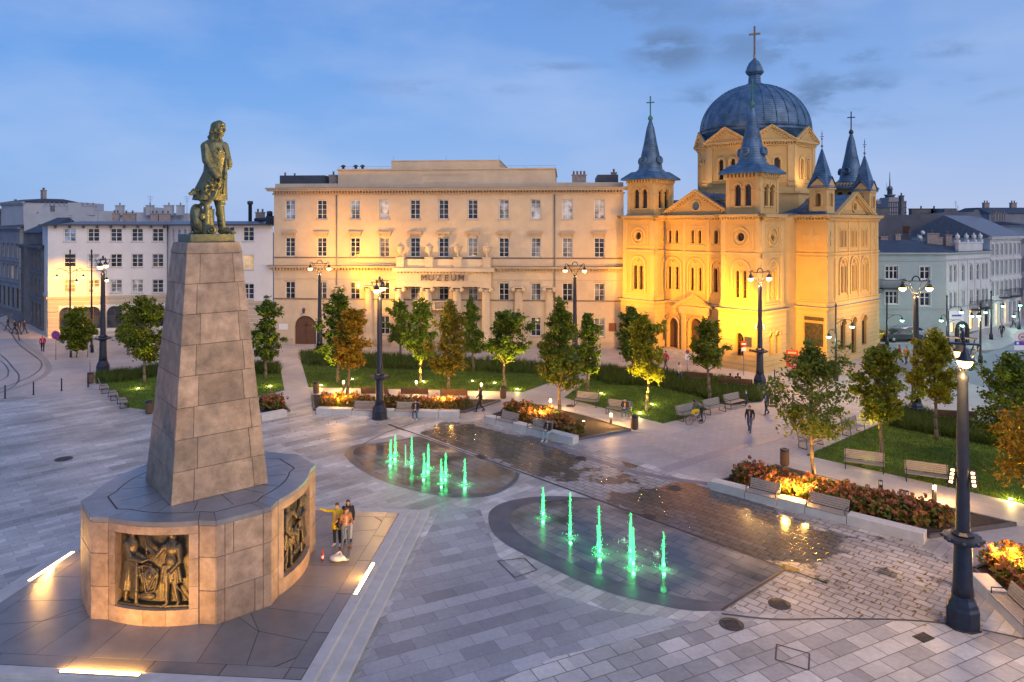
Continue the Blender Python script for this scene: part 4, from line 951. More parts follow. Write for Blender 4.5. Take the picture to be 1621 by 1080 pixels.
rf.box(Mu.u(q3(60)),Mu.u(q3(560)),-.35,.1,ZC+.531,ZC+.56,0)
rf.build('roof', [m_zinc, m_tar], Mu.e)
m_brk = mat('chimney_render', (.34,.27,.24), .9, var=.25, scale=3)
def chimney(par, x, y, z, w, d, h, pots=2, m=None):
    c = MB(); c.box(x-w/2,x+w/2,y-d/2,y+d/2,z,z+h); c.box(x-w/2-.07,x+w/2+.07,y-d/2-.07,y+d/2+.07,z+h,z+h+.12)
    for k in range(pots): c.lathe([(.12,z+h+.12),(.10,z+h+.45),(.14,z+h+.46),(.14,z+h+.52)], 8, x-w/2+w*(k+.5)/pots, y)
    return c.build('chimney', m or m_brk, par)
for a, w, h, y in ((88,.6,1.2,6),(130,.6,1.1,6),(302,.9,1.0,2.2),(1388,1.6,.95,3),(1542,.6,1.4,6)): chimney(Mu.e, Mu.u(q3(a), y), y, ZC+1.05, w, .6, h, 1 if w < 1 else 4)
for a in (345,400,430): 
    v = MB(); x = Mu.u(q3(a), 3); v.lathe([(.16,zat+.14),(.16,zat+.6),(.3,zat+.62),(.3,zat+.72),(.1,zat+.85)], 8, x, 3); v.build('roof_vent', m_tar, Mu.e)
rl = MB(); y = .5
for k in range(46): x = ua+(ub-ua)*k/45; rl.tube((x,y,zat+.14),(x,y,zat+.42),.012,.012,4) if k % 3 == 0 else None
rl.tube((ua,y,zat+.41),(ra,y,zat+.41),.012); rl.tube((rb,y,zat+.41),(ub,y,zat+.41),.012)
for x in (ra+.1, (ra+rb)/2, rb-.1): rl.tube((x,1,zat+.8),(x,1,zat+1.6),.012,.012,4)
rl.build('roof_rail', m_zinc, Mu.e)
# columns and pilasters
def ionic(x, free):
    c = MB(); yc = -.62 if free else -.10; zt = zmu(700,452)-.05; r = .50
    prof = [(r*1.35,.70),(r*1.35,.82),(r*1.2,.9),(r*1.25,1.0),(r*1.05,1.08)]
    for k in range(9): t = k/8; prof.append((r*(1.0-.14*t**1.6), 1.1+(zt-1.55)*t))
    prof += [(r*.95,zt-.42),(r*1.0,zt-.30)]
    c.lathe(prof, 24, x, yc); c.box(x-r*1.5,x+r*1.5,yc-r*1.5,yc+r*1.4,.02,.70)
    c.box(x-r*1.25,x+r*1.25,yc-r*1.05,yc+r,zt-.13,zt)
    for s in (-1,1):
        old = c.M; c.M = T(x+s*r*1.15, yc-r*1.02, zt-.34) @ Matrix.Rotation(R(-90), 4, 'X')
        c.lathe([(.02,0),(.22,0),(.24,.03),(.24,.9),(.02,.92)], 14); c.lathe([(.03,-.05),(.09,-.05),(.09,.0)], 10); c.M = old
    return c.build('column' if free else 'pilaster', m_stucco, Mu.e)
for p in (594,720,849,977): ionic(Mu.u(q3(p), -.62), True)
for p in (324,459,1121,1257): ionic(Mu.u(q3(p)), False)
en = MB(); ea, eb = Mu.u(q3(578), -1.2), Mu.u(q3(998), -1.2); zt = zmu(700,452)-.05
en.box(ea,eb,-1.15,-.02,zt,zc1-.42); en.box(ea-.35,eb+.35,-1.6,-.02,zc1-.42,zc1-.02); en.box(ea-.04,eb+.04,-1.2,-.02,zt+.55,zt+.62)
dentils(en, FR(-1.15), ea, eb, zc1-.62, zc1-.43, .3, .36, .16)
en.box(ea,eb,-1.1,-.9,zc1,zst-.12)
for p in (598,725,851,980): x = Mu.u(q3(p), -1.1); en.box(x-.42,x+.42,-1.35,-.5,zc1-.01,zst-.02); en.box(x-.5,x+.5,-1.42,-.45,zst-.02,zst+.10)
en.build('portico_entablature', m_stucco, Mu.e)
for p in (598,725,851,980):
    x = Mu.u(q3(p), -1.0); u = MB(); z = zst+.10
    u.lathe([(.22,z),(.24,z+.08),(.10,z+.16),(.08,z+.34),(.16,z+.42),(.36,z+.62),(.42,z+.95),(.40,z+1.1),(.48,z+1.14),(.48,z+1.2),(.34,z+1.26),(.22,z+1.42),(.05,z+1.5),(.07,z+1.6),(.01,z+1.68)], 16, x, -.92)
    u.build('urn', m_stucco, Mu.e)
bal = MB(); xa, xb = Mu.u(q3(740), -1), Mu.u(q3(845), -1); zb_ = zs2-.9
bal.box(xa,xb,-1.1,-.02,zb_-.15,zb_); bal.box(xa,xb,-1.1,-1.0,zb_+.75,zb_+.85); bal.box(xa,xa+.3,-1.12,-.85,zb_,zb_+.85); bal.box(xb-.3,xb,-1.12,-.85,zb_,zb_+.85)
for k in range(16): x = xa+.4+(xb-xa-.8)*k/15; bal.tube((x,-1.05,zb_),(x,-1.05,zb_+.76),.02,.02,4)
bal.build('balcony', [m_stucco2], Mu.e)
dp = MB(); 
for p in (316,1280): x = Mu.u(q3(p)); dp.tube((x,-.1,.3),(x,-.1,ZC-.3),.08,.08,8)
dp.build('downpipe', m_zinc, Mu.e)
def text(s, size, M, m, parent=None, ext=.03, name='lettering', align='CENTER', bold=0):
    cu = bpy.data.curves.new(name, 'FONT'); cu.body = s; cu.size = size; cu.extrude = ext; cu.align_x = align; cu.offset = bold
    o = bpy.data.objects.new(name, cu); COL.objects.link(o)
    dg = bpy.context.evaluated_depsgraph_get(); me = bpy.data.meshes.new_from_object(o.evaluated_get(dg)); bpy.data.objects.remove(o); me.materials.clear(); me.materials.append(m)
    o = bpy.data.objects.new(name, me); COL.objects.link(o)
    if parent is not None: o.parent = parent
    o.matrix_local = M; return o
m_sign = mat('museum_letters', (.10,.055,.03), .5)
xt = (Mu.u(q3(685), -1.2)+Mu.u(q3(885), -1.2))/2
for i, chx in enumerate('MUZEUM'):
    w = (Mu.u(q3(885), -1.2)-Mu.u(q3(685), -1.2)); text(chx, .95, T(xt-w/2+w*(i+.5)/6, -1.26, zt+.68) @ Matrix.Rotation(R(90), 4, 'X'), m_sign, Mu.e, .05, 'sign_letter', bold=.0)
for p0, p1, y0, y1, mm in ((60,100,790,816,m_white),(1520,1552,787,823,mat('bronze_plaque', (.22,.08,.035), .4, .3))):
    pl = MB(); pl.box(Mu.u(q3(p0)), Mu.u(q3(p1)), -.07, .0, zmu(q3(p0),230+y1/2.795), zmu(q3(p0),230+y0/2.795)); pl.build('plaque', mm, Mu.e, bevel=.01)
wl = MB(); wl.tube((du,-.02,zdt+.75),(du,-.5,zdt+.95),.03); wl.lathe([(.10,zdt+.35),(.2,zdt+.75),(.05,zdt+.95)], 6, du, -.5); wl.build('wall_lantern', m_tar, Mu.e)
# ---------- church ----------
m_ch = mat('church_plaster', (.56,.355,.125), .85, var=.07, scale=.9, bump=.12, bscale=50, stain=.3, stain_col=(.40,.28,.155))
m_ch2 = mat('church_trim', (.58,.395,.165), .85, var=.08, scale=1.6, bump=.1, bscale=50, stain=.32, stain_col=(.38,.28,.17))
def slatemat():
    m, t, b = new_mat('blue_slate'); L = t.links.new; N = t.nodes.new; tc = N('ShaderNodeTexCoord')
    w = N('ShaderNodeTexWave'); w.bands_direction = 'Z'; w.inputs['Scale'].default_value = 1.3; w.inputs['Distortion'].default_value = .3; L(tc.outputs['Object'], w.inputs[0])
    n = N('ShaderNodeTexNoise'); n.inputs['Scale'].default_value = 1.2; n.inputs['Detail'].default_value = 8; L(tc.outputs['Object'], n.inputs[0])
    r = N('ShaderNodeValToRGB'); L(n.outputs[0], r.inputs[0]); r.color_ramp.elements[0].color = (.045,.105,.18,1); r.color_ramp.elements[1].color = (.12,.21,.33,1); r.color_ramp.elements[0].position = .35; r.color_ramp.elements[1].position = .68
    mr = N('ShaderNodeMapRange'); L(w.outputs[0], mr.inputs[0]); mr.inputs[3].default_value = .82; mr.inputs[4].default_value = 1.05
    x = N('ShaderNodeMix'); x.data_type = 'RGBA'; x.blend_type = 'MULTIPLY'; x.inputs[0].default_value = 1; L(r.outputs[0], x.inputs[6]); L(mr.outputs[0], x.inputs[7]); L(x.outputs[2], b.inputs['Base Color'])
    b.inputs['Roughness'].default_value = .42; b.inputs['Metallic'].default_value = .15
    bp = N('ShaderNodeBump'); bp.inputs['Strength'].default_value = .35; bp.inputs['Distance'].default_value = .04; L(w.outputs[0], bp.inputs['Height']); L(bp.outputs[0], b.inputs['Normal']); MATS['blue_slate'] = m; return m
m_slate = slatemat(); m_green = mat('verdigris', (.06,.20,.15), .6, var=.2); m_goldx = mat('gilt', (.35,.25,.16), .4, .5)
TH = R(48)
Ch = Bld('church', (23.05,68.2), -TH, 'large yellow church with a blue ribbed dome and four spired corner towers', 'church')
ce = Ch.e
ZL, ZM, ZBf = 5.55, 14.3, 18.5
W_ = MB(); Tm = MB(); Rf = MB()
def archi(mb, fr, uc, zspring, r, w=.16, d=.10, z0=None, n=14):
    """moulded arch ring proud of the wall, with optional straight legs"""
    d *= 1.5
    old = mb.M; mb.M = old @ fr
    for k in range(n):
        a0, a1 = math.pi*k/n, math.pi*(k+1)/n
        p = [(uc+rr*math.cos(a), zspring+rr*math.sin(a)) for rr, a in ((r,a0),(r+w,a0),(r+w,a1),(r,a1))]
        mb.add([(x,-d,z) for x, z in p]+[(x,.02,z) for x, z in p], [(0,1,2,3),(1,0,4,5),(2,1,5,6),(3,2,6,7),(0,3,7,4)])
    if z0 is not None:
        for s in (-1,1): a = uc+s*(r+w/2); mb.box(a-w/2, a+w/2, -d, .02, z0, zspring)
    mb.M = old
def ring(mb, fr, uc, zc, r, w=.16, d=.10, n=24, rz=None):
    old = mb.M; mb.M = old @ fr; rz = rz or r; d *= 1.5
    for k in range(n):
        a0, a1 = 2*math.pi*k/n, 2*math.pi*(k+1)/n
        p = [(uc+(r+e)*math.cos(a), zc+(rz+e)*math.sin(a)) for e, a in ((0,a0),(w,a0),(w,a1),(0,a1))]
        mb.add([(x,-d,z) for x, z in p]+[(x,.02,z) for x, z in p], [(0,1,2,3),(1,0,4,5),(2,1,5,6),(3,2,6,7),(0,3,7,4)])
    mb.M = old
def rustic(mb, fr, u0, u1, z0, z1, step=.42, d=.05, skip=()):
    n = max(1, int((z1-z0)/step)); h = (z1-z0)/n
    for k in range(n):
        za, zb = z0+k*h+.03, z0+(k+1)*h-.03
        segs = [(u0, u1)]
        for (a, b, c, e) in skip:
            if c < zb and e > za:
                ns = []
                for s0, s1 in segs:
                    if b <= s0 or a >= s1: ns.append((s0, s1))
                    else:
                        if a > s0: ns.append((s0, a))
                        if b < s1: ns.append((b, s1))
                segs = ns
        for s0, s1 in segs: 
            if s1-s0 > .05: band(mb, fr, s0, s1, za, zb, d)
def tower(cx, cy, faces, low=0.0, detail=True):
    """square tower centred (cx,cy): splayed ground floor, two middle storeys, belfry; faces = which sides get openings"""
    for nm, fr0 in (('f', lambda d: T(cx, cy-d, 0)), ('r', lambda d: T(cx+d, cy, 0) @ rotz(math.pi/2)), ('b', lambda d: T(cx, cy+d, 0) @ rotz(math.pi)), ('l', lambda d: T(cx-d, cy, 0) @ rotz(-math.pi/2))):
        a, b_, c = 2.25, 2.05, 1.72
        f1_, f2_, f3_ = fr0(a), fr0(b_), fr0(c)
        op1 = []
        if nm in faces:
            op1 = [(-.38,.38,1.3,3.5,'a')] if nm == 'f' else [(-.95,-.30,1.5,3.6,'a'),(.30,.95,1.5,3.6,'a')]
        wall(W_, f1_, -a, a, 0, ZL, op1, .3)
        if nm in faces:
            rustic(Tm, f1_, -a, a, .55, ZL-.25, .40, .035, [(o[0]-.12,o[1]+.12,o[2]-.1,o[3]+.12) for o in op1])
            for o in op1: archi(Tm, f1_, (o[0]+o[1])/2, o[3]-(o[1]-o[0])/2, (o[1]-o[0])/2, .13, .09)
        band(Tm, f1_, -a-.1, a+.1, -.02, .5, .12); 
        for dz0, dz1, d in ((-.12,.0,.10),(0,.12,.24)): band(Tm, f1_, -a-d, a+d, ZL+dz0, ZL+dz1, d)
        band(Tm, f1_, -a-.26, a+.26, ZL+.121, ZL+.19, .27, 1); band(Tm, f2_, -b_-.5, b_+.5, ZM+.301, ZM+.34, .54, 1)
        # middle: paired lancets under a blind arch; rosette above
        op2 = []
        if nm in faces: op2 = [(-.62,-.14,6.75,9.35,'a'),(.14,.62,6.75,9.35,'a'),(-.42,.42,12.05,12.89,'o')]
        wall(W_, f2_, -b_, b_, ZL, ZM, op2, .28)
        if nm in faces:
            archi(Tm, f2_, 0, 9.35, .82, .20, .10, 6.5); ring(Tm, f2_, 0, 9.83, .14, .07, .08); archi(Tm, f2_, -.38, 9.11, .24, .09, .06, 6.75); archi(Tm, f2_, .38, 9.11, .24, .09, .06, 6.75)
            ring(Tm, f2_, 0, 12.47, .42, .12, .08); ring(Tm, f2_, 0, 12.47, .80, .12, .10)
            for x0, x1, z0, z1 in ((-1.25,1.25,13.45,13.55),(-1.25,1.25,11.35,11.45),(-1.25,-1.15,11.45,13.45),(1.15,1.25,11.45,13.45)): band(Tm, f2_, x0, x1, z0, z1, .06)
        for s in (-1,1): band(Tm, f2_, min(s*b_, s*(b_-.5)), max(s*b_, s*(b_-.5)), ZL+.5, ZM-.3, .09)
        band(Tm, f2_, -b_-.14, b_+.14, ZL+.12, ZL+.55, .14)
        band(Tm, f2_, -b_-.08, b_+.08, 6.15, 6.3, .10)
        cornice(Tm, f2_, -b_, b_, 10.55, [(0,.10,.12),(.10,.32,.06),(.32,.45,.17)])
        cornice(Tm, f2_, -b_, b_, ZM-.3, [(0,.12,.14),(.34,.50,.45),(.50,.60,.52)]); dentils(Tm, f2_, -b_, b_, ZM-.18, ZM+.04, .30, .28, .13)
        # belfry
        op3 = []
        zb0 = ZM+.3
        if nm in faces: op3 = [(-.86,-.20,15.4,17.45,'a'),(.20,.86,15.4,17.45,'a')]
        wall(W_, f3_, -c, c, zb0, ZBf, op3, .35)
        if nm in faces:
            for s in (-1,1): archi(Tm, f3_, s*.53, 17.12, .36, .15, .08); band(Tm, f3_, s*.53-.42, s*.53+.42, 15.25, 15.38, .10)
            band(Tm, f3_, -c, -.9, 16.75, 16.88, .09); band(Tm, f3_, .9, c, 16.75, 16.88, .09); band(Tm, f3_, -.16, .16, 16.75, 16.88, .09)
        for s in (-1,1): band(Tm, f3_, min(s*c, s*(c-.38)), max(s*c, s*(c-.38)), zb0, ZBf-.45, .07)
        cornice(Tm, f3_, -c, c, zb0, [(0,.18,.12)]); band(Tm, f3_, -c-.05, c+.05, ZBf-.50, ZBf-.40, .08)
        dentils(Tm, f3_, -c, c, ZBf-.42, ZBf-.05, .34, .36, .15)
        op_ = [(f1_, op1), (f2_, op2), (f3_, op3)]
        if nm in faces:
            for fr_, oo in op_:
                for o in oo:
                    blind = (fr_ is f1_ and nm == 'r')
                    if blind: band(Tm, fr_ @ T(0,.3,0), o[0]-.05, o[1]+.05, o[2]-.05, o[3]+.05, .02); continue
                    window(Ch, fr_, (o[0]+o[1])/2, o[2]+.01, o[1]-o[0]-.02, o[3]-o[2]-.02, o[4], 2 if fr_ is f1_ else 1, (.3,.6) if fr_ is not f3_ else (), 'church', .22, .05, m_brownf, bars=.03)
    W_.box(cx-1.9,cx+1.9,cy-1.9,cy+1.9,ZM+.2,ZM+.35)
    # skirt roof and spire
    z = ZBf-low
    e = 2.28; t1 = 1.45
    s = MB(); s.prism([(cx-e,cy-e),(cx+e,cy-e),(cx+e,cy+e),(cx-e,cy+e)], z-.06, z+.12); s.prism([(cx-e,cy-e),(cx+e,cy-e),(cx+e,cy+e),(cx-e,cy+e)], z+.12, z+.85, 0, [(cx-t1,cy-t1),(cx+t1,cy-t1),(cx+t1,cy+t1),(cx-t1,cy+t1)])
    s.lathe([(1.62,z+.62),(1.55,z+.95),(1.30,z+1.15),(1.24,z+1.5),(1.10,z+2.2),(.90,z+3.0),(.74,z+3.75),(.76,z+3.82),(.70,z+3.9),(.52,z+4.9),(.38,z+5.7),(.26,z+6.1),(.14,z+6.5)], 20, cx, cy)
    for k in range(10): a = 2*math.pi*k/10; s.path([(cx+1.235*math.cos(a),cy+1.235*math.sin(a),z+1.52),(cx+.905*math.cos(a),cy+.905*math.sin(a),z+3.0),(cx+.705*math.cos(a),cy+.705*math.sin(a),z+3.9),(cx+.38*math.cos(a),cy+.38*math.sin(a),z+5.7)], .016, 4)
    s.build('spire', m_slate, ce)
    for q in range(4):
        d = MB(); d.M = T(cx,cy,z+2.1) @ rotz(q*math.pi/2); 
        old = d.M; d.M = old @ T(0,-1.30,0) @ Matrix.Rotation(R(80), 4, 'X'); d.lathe([(.42,-.35),(.42,.06),(.34,.12),(.27,.12),(.27,.0),(.02,.0)], 18); d.build('round_dormer', m_slate, ce)
for (cx, cy, fc, low) in ((0,0,'fr',0),(-12,0,'fr',0),(0,22.4,'fr',.7),(-12,22.4,'l',.7)):
    tower(cx, cy, fc, low)
    z = ZBf-low+6.5; c = MB(); mm = m_green if cy == 0 else m_tar
    c.lathe([(.10,z-.1),(.24,z+.05),(.27,z+.2),(.2,z+.38),(.08,z+.5),(.06,z+.6)], 12, cx, cy)
    c.box(cx-.05,cx+.05,cy-.05,cy+.05,z+.55,z+2.6); c.M = T(cx,cy,0) @ rotz(TH*.6); c.box(-.42,.42,-.045,.045,z+1.85,z+1.97)
    c.build('tower_cross', mm, ce)
# facade between the towers
fy = -.35; ff = FR(fy); bays = (-8.75,-6.0,-3.25)
ops = []
for i, x in enumerate(bays):
    w, t = (.62, 3.9) if i != 1 else (.75, 4.1)
    ops.append((x-w,x+w,.75,t,'a'))
    for s in (-1,1): ops.append((x+s*.46-.21, x+s*.46+.21, 6.9, 9.3, 'a')); ops.append((x+s*.42-.2, x+s*.42+.2, 11.75, 13.1, 'a'))
wall(W_, ff, -10.1, -1.9, 0, ZM+.3, ops, .35)
for i, x in enumerate(bays):
    w, t = (.62, 3.9) if i != 1 else (.75, 4.1)
    archi(Tm, ff, x, t-w, w+.02, .16, .12, .75); archi(Tm, ff, x, t-w, w+.36, .12, .08)
    archi(Tm, ff, x, 9.25, .88, .18, .10, 6.7); ring(Tm, ff, x, 9.85, .13, .07, .08)
    for s in (-1,1): archi(Tm, ff, x+s*.46, 9.09, .23, .09, .07, 6.9); archi(Tm, ff, x+s*.42, 12.9, .22, .12, .07, 11.75)
    band(Tm, ff, x-1.05, x+1.05, 13.45, 13.53, .06); band(Tm, ff, x-1.0, x+1.0, 11.5, 11.62, .1)
    d = MB(); d.box(-w+.02,w-.02,.0,.08,.75,t-w); d.add([((w-.02)*-math.cos(math.pi*k/10),.0,t-w+(w-.02)*math.sin(math.pi*k/10)) for k in range(11)], [tuple(range(10,-1,-1))]); d.box(-.03,.03,-.03,0,.75,t-w); d.box(-w,w,-.03,0,t-w-.06,t-w+.04)
    for s in (-1,1):
        for zz in (.9,1.75,2.5): d.box(min(s*.1,s*(w-.1)),max(s*.1,s*(w-.1)),-.02,0,zz,zz+.6)
    o = d.build('door', m_door, ce); o.location = (x, fy+.25, 0)
    for s in (-1,1):
        window(Ch, ff, x+s*.46, 6.91, .40, 2.38, 'a', 1, (.3,.6), 'church', .22, .04, m_brownf, bars=.03); window(Ch, ff, x+s*.42, 11.76, .38, 1.33, 'a', 1, (.5,), 'church', .22, .04, m_brownf, bars=.03)
    if i == 1:
        for s in (-1,1): band(Tm, ff, x+s*1.35-.2, x+s*1.35+.2, .6, 4.5, .35)
        band(Tm, ff, x-1.8, x+1.8, 4.5, 5.3, .38)
for x in (-10.0,-7.4,-4.6,-1.95): band(Tm, ff, x-.16, x+.16, 5.7, 14.0, .09)
skips = [(x-1.1,x+1.1,.5,4.3) for x in bays]
rustic(Tm, ff, -9.9, -2.05, .55, ZL-.3, .40, .03, skips)
for a, b in ((-10.0,-7.4),(-4.6,-2.0),(-7.4,-4.6)): 
    for dz0, dz1, d in ((-.12,.0,.10),(0,.12,.24)): band(Tm, ff, a, b, ZL+dz0, ZL+dz1, d)
cornice(Tm, ff, -9.9, -2.1, 10.45, [(0,.10,.12),(.10,.32,.06),(.32,.45,.17)]); band(Tm, ff, -9.7, -2.3, ZL+.121, ZL+.19, .27, 1); band(Tm, ff, -9.5, -2.5, ZM+.301, ZM+.34, .52, 1); cornice(Tm, ff, -9.9, -2.1, ZM-.3, [(0,.12,.14),(.34,.50,.42),(.50,.60,.49)]); dentils(Tm, ff, -9.9, -2.1, ZM-.18, ZM+.04, .30, .28, .13)
def gable(fr, u0, u1, z0, z1, oc=True, orn=True, rr=.45, dep=.3, back=1.0, slate=True):
    """triangular pediment with raking cornice, dentils and a round window"""
    old = W_.M; um = (u0+u1)/2; W_.M = old @ fr
    n = 20; zc = z0+(z1-z0)*.40
    if oc:
        hexa = [(um+rr*math.cos(2*math.pi*k/n), zc+rr*math.sin(2*math.pi*k/n)) for k in range(n)]
        V = [(x,.0,z) for x, z in hexa]; W_.add(V+[(x,.28,z) for x, z in hexa], [(i,n+i,n+(i+1)%n,(i+1)%n) for i in range(n)])
        V = [(x,0,z) for x, z in hexa]+[(u0,0,z0),(u1,0,z0),(um,0,z1)]
        # fan each ring vertex to the nearest corner
        own = [2 if 35 < (k*360/n) < 145 else (1 if (k*360/n) <= 35 or k*360/n > 270 else 0) for k in range(n)]
        import itertools
        for i in range(n):
            j = (i+1) % n; W_.add([V[i],V[j],V[n+own[i]]], [(0,2,1)])
            if own[i] != own[j]: W_.add([V[j],V[n+own[i]],V[n+own[j]]], [(0,1,2)])
    else: W_.add([(u0,0,z0),(u1,0,z0),(um,0,z1)], [(0,1,2)])
    W_.M = old
    if oc:
        ring(Tm, fr, um, zc, rr, .13, .09); window(Ch, fr, um, zc-rr, rr*2, rr*2, 'o', 1, (), 'church', .22, .04, m_brownf)
    # raking mouldings
    old = Tm.M; Tm.M = old @ fr
    for s in (-1,1):
        e = Vector((um-(u0 if s < 0 else u1), 0, z1-z0)); Lr = e.length; d = e.normalized(); nrm = Vector((-d.z, 0, d.x)) if s < 0 else Vector((d.z, 0, -d.x))
        if nrm.z < 0: nrm = -nrm
        st = Vector((u0 if s < 0 else u1, 0, z0)) - d*.35
        for off, th, dd in ((-.02,.16,dep),(.14,.10,dep+.1)):
            a = st+nrm*off; b = Vector((um,0,z1))+nrm*off+d*(.0); c = b+nrm*th+ (Vector((um,0,z1+ (off+th)/max(nrm.z,.1)))-(b+nrm*th)); 
            a2 = a+nrm*th; pts = [a, Vector((um,0,z1+off/nrm.z)), Vector((um,0,z1+(off+th)/nrm.z)), a2]
            Tm.add([(p.x,-dd,p.z) for p in pts]+[(p.x,.05,p.z) for p in pts], [(0,1,2,3) if s < 0 else (3,2,1,0),(1,0,4,5),(2,1,5,6),(3,2,6,7),(0,3,7,4)])
        if orn:
            m = int(Lr/.34)
            for k in range(1, m): p = st+d*(.3+(Lr-.2)*k/m)-nrm*.16; Tm.M = old @ fr @ T(p) @ Matrix.Rotation(-math.atan2(d.z, d.x), 4, 'Y'); Tm.box(-.07,.07,-dep*.7,.03,-.07,.14)
            Tm.M = old @ fr
    Tm.M = old
gable(ff, -10.0, -2.0, ZM+.32, 16.95)
gable(FR(fy-.38), -7.8, -4.2, 5.35, 6.35, oc=False, orn=False, dep=.12)
# nave body + side walls
wall(W_, SR(1.85), 2.0, 20.6, 0, ZM+.3); wall(W_, SL(-13.85), -20.6, -2.0, 0, ZM+.3); wall(W_, BK(24.0), -1.9, 10.1, 0, ZM+.3)
# transept (right arm)
tx = 4.9; ty0, ty1 = 5.1, 17.3
for fr_, u0, u1 in ((FR(ty0), 1.85, tx), (SR(tx), ty0, ty1), (BK(ty1), -tx, -1.85)):
    ops = []
    if fr_[0][3] == tx or abs(fr_.to_translation().x-tx) < 1e-6:
        for k in (-1,0,1):
            c = 11.2+k*2.55
            for s in (-1,1): ops += [(c+s*.42-.2,c+s*.42+.2,6.9,9.6,'a'),(c+s*.40-.19,c+s*.40+.19,11.4,13.1,'a')]
            ops.append((c-.55,c+.55,1.2 if k else .6,4.3,'a'))
    wall(W_, fr_, u0, u1, 0, ZM+.3, ops, .3)
    for o in ops:
        if o[3] > 12: band(Tm, fr_ @ T(0,.3,0), o[0]-.05, o[1]+.05, o[2]-.05, o[3]+.05, .02)
        else: window(Ch, fr_, (o[0]+o[1])/2, o[2]+.01, o[1]-o[0]-.02, o[3]-o[2]-.02, 'a', 2 if o[3] < 5 else 1, (.3,.6), 'curtain' if o[3] > 5 else 'church', .22, .05, m_ch2 if o[3] > 5 else m_brownf, bars=.03)
    if ops:
        for k in (-1,0,1):
            c = 11.2+k*2.55
            archi(Tm, fr_, c, 9.5, .84, .15, .10, 6.7); ring(Tm, fr_, c, 9.95, .13, .06, .08); archi(Tm, fr_, c, 3.75, .57, .14, .09)
            for s in (-1,1): archi(Tm, fr_, c+s*.42, 9.4, .22, .08, .06, 6.9); archi(Tm, fr_, c+s*.40, 12.9, .21, .10, .06, 11.4)
            for x0,x1,z0,z1 in ((c-.95,c+.95,13.35,13.45),(c-.95,c+.95,11.15,11.25),(c-.95,c-.85,11.25,13.35),(c+.85,c+.95,11.25,13.35)): band(Tm, fr_, x0, x1, z0, z1, .05)
        for c in (6.9,9.92,12.48,15.5): band(Tm, fr_, c-.14, c+.14, 5.7, 14.0, .09)
        for c in (5.95,16.45):
            for x0,x1,z0,z1 in ((c-.13,c+.13,11.6,13.0),(c-.5,c-.131,12.17,12.43),(c+.131,c+.5,12.17,12.43)): band(Tm, fr_, x0, x1, z0, z1, .07)
            for x0,x1,z0,z1 in ((c-.7,c-.6,6.6,10.2),(c+.6,c+.7,6.6,10.2)): band(Tm, fr_, x0, x1, z0, z1, .04)
    elif u0 > 0:
        c = 3.4
        for x0,x1,z0,z1 in ((c-.22,c+.22,11.3,13.4),(c-.85,c-.221,12.1,12.6),(c+.221,c+.85,12.1,12.6)): band(Tm, fr_, x0, x1, z0, z1, .08)
        rl_ = MB(); rl_.M = fr_; 
        rl_.box(2.75,4.55,-.10,.0,1.9,4.1); 
        random.seed(5)
        for k in range(26): x = random.uniform(2.85,4.35); rl_.ell((x,-.12,random.uniform(2.0,3.9)), (.10,.08,.22), 8, 6)
        rl_.box(2.75,4.6,-.13,0,4.35,4.7); rl_.build('bronze_relief', m_bronzed, ce)
    rustic(Tm, fr_, u0+(.0 if u0 < 3 else 0), u1, .55, ZL-.25, .40, .03, [(o[0]-.15,o[1]+.15,o[2]-.1,o[3]+.16) for o in ops if o[3] < 5]+([(2.6,4.7,1.8,4.8)] if not ops and u0 > 0 else []))
    band(Tm, fr_, u0, u1, -.02, .5, .10); band(Tm, fr_, u0, u1, ZL-.12, ZL, .10); band(Tm, fr_, u0, u1+.2, ZL, ZL+.12, .24); band(Tm, fr_, u0, u1+.2, ZL+.121, ZL+.19, .27, 1); band(Tm, fr_, u0, u1, ZL+.12, ZL+.55, .12); band(Tm, fr_, u0, u1, 6.2, 6.32, .08)
    cornice(Tm, fr_, u0+.1, u1, 10.45, [(0,.10,.10),(.32,.45,.15)]); cornice(Tm, fr_, u0+.4, u1, ZM-.3, [(0,.12,.14),(.34,.50,.42),(.50,.60,.49)]); dentils(Tm, fr_, u0, u1, ZM-.18, ZM+.04, .30, .28, .13)
    if ops:
        for s in (0,1): band(Tm, fr_, (ty0, ty1-.55)[s], (ty0+.55, ty1)[s], 5.7, 14.0, .07)
# left transept, plain
W_.box(-16.9,-13.85,5.1,17.3,0,ZM+.3)
gable(SR(tx+.02), 7.05, 15.35, ZM+.32, 16.7, rr=.42)
W_.build('wall', m_ch, ce); 
# roofs
zr = ZM+.33
def roof_gable_x(x0, x1, y0, y1, z0, z1, name='roof'):
    m = MB(); ym = (y0+y1)/2; m.add([(x0,y0,z0),(x1,y0,z0),(x1,y1,z0),(x0,y1,z0),(x0,ym,z1),(x1,ym,z1)], [(0,1,5,4),(2,3,4,5),(1,2,5),(3,0,4),(3,2,1,0)])
    n = int(abs(x1-x0)/.6)
    for k in range(n+1): x = x0+(x1-x0)*k/n; m.tube((x,y0,z0+.02),(x,ym,z1+.02),.025,.025,4); m.tube((x,y1,z0+.02),(x,ym,z1+.02),.025,.025,4)
    return m.build(name, m_slate, ce)
def roof_gable_y(x0, x1, y0, y1, z0, z1, name='roof'):
    m = MB(); xm = (x0+x1)/2; m.add([(x0,y0,z0),(x1,y0,z0),(x1,y1,z0),(x0,y1,z0),(xm,y0,z1),(xm,y1,z1)], [(1,2,5,4),(3,0,4,5),(0,1,4),(2,3,5),(3,2,1,0)])
    n = int(abs(y1-y0)/.6)
    for k in range(n+1): y = y0+(y1-y0)*k/n; m.tube((x0,y,z0+.02),(xm,y,z1+.02),.025,.025,4); m.tube((x1,y,z0+.02),(xm,y,z1+.02),.025,.025,4)
    return m.build(name, m_slate, ce)
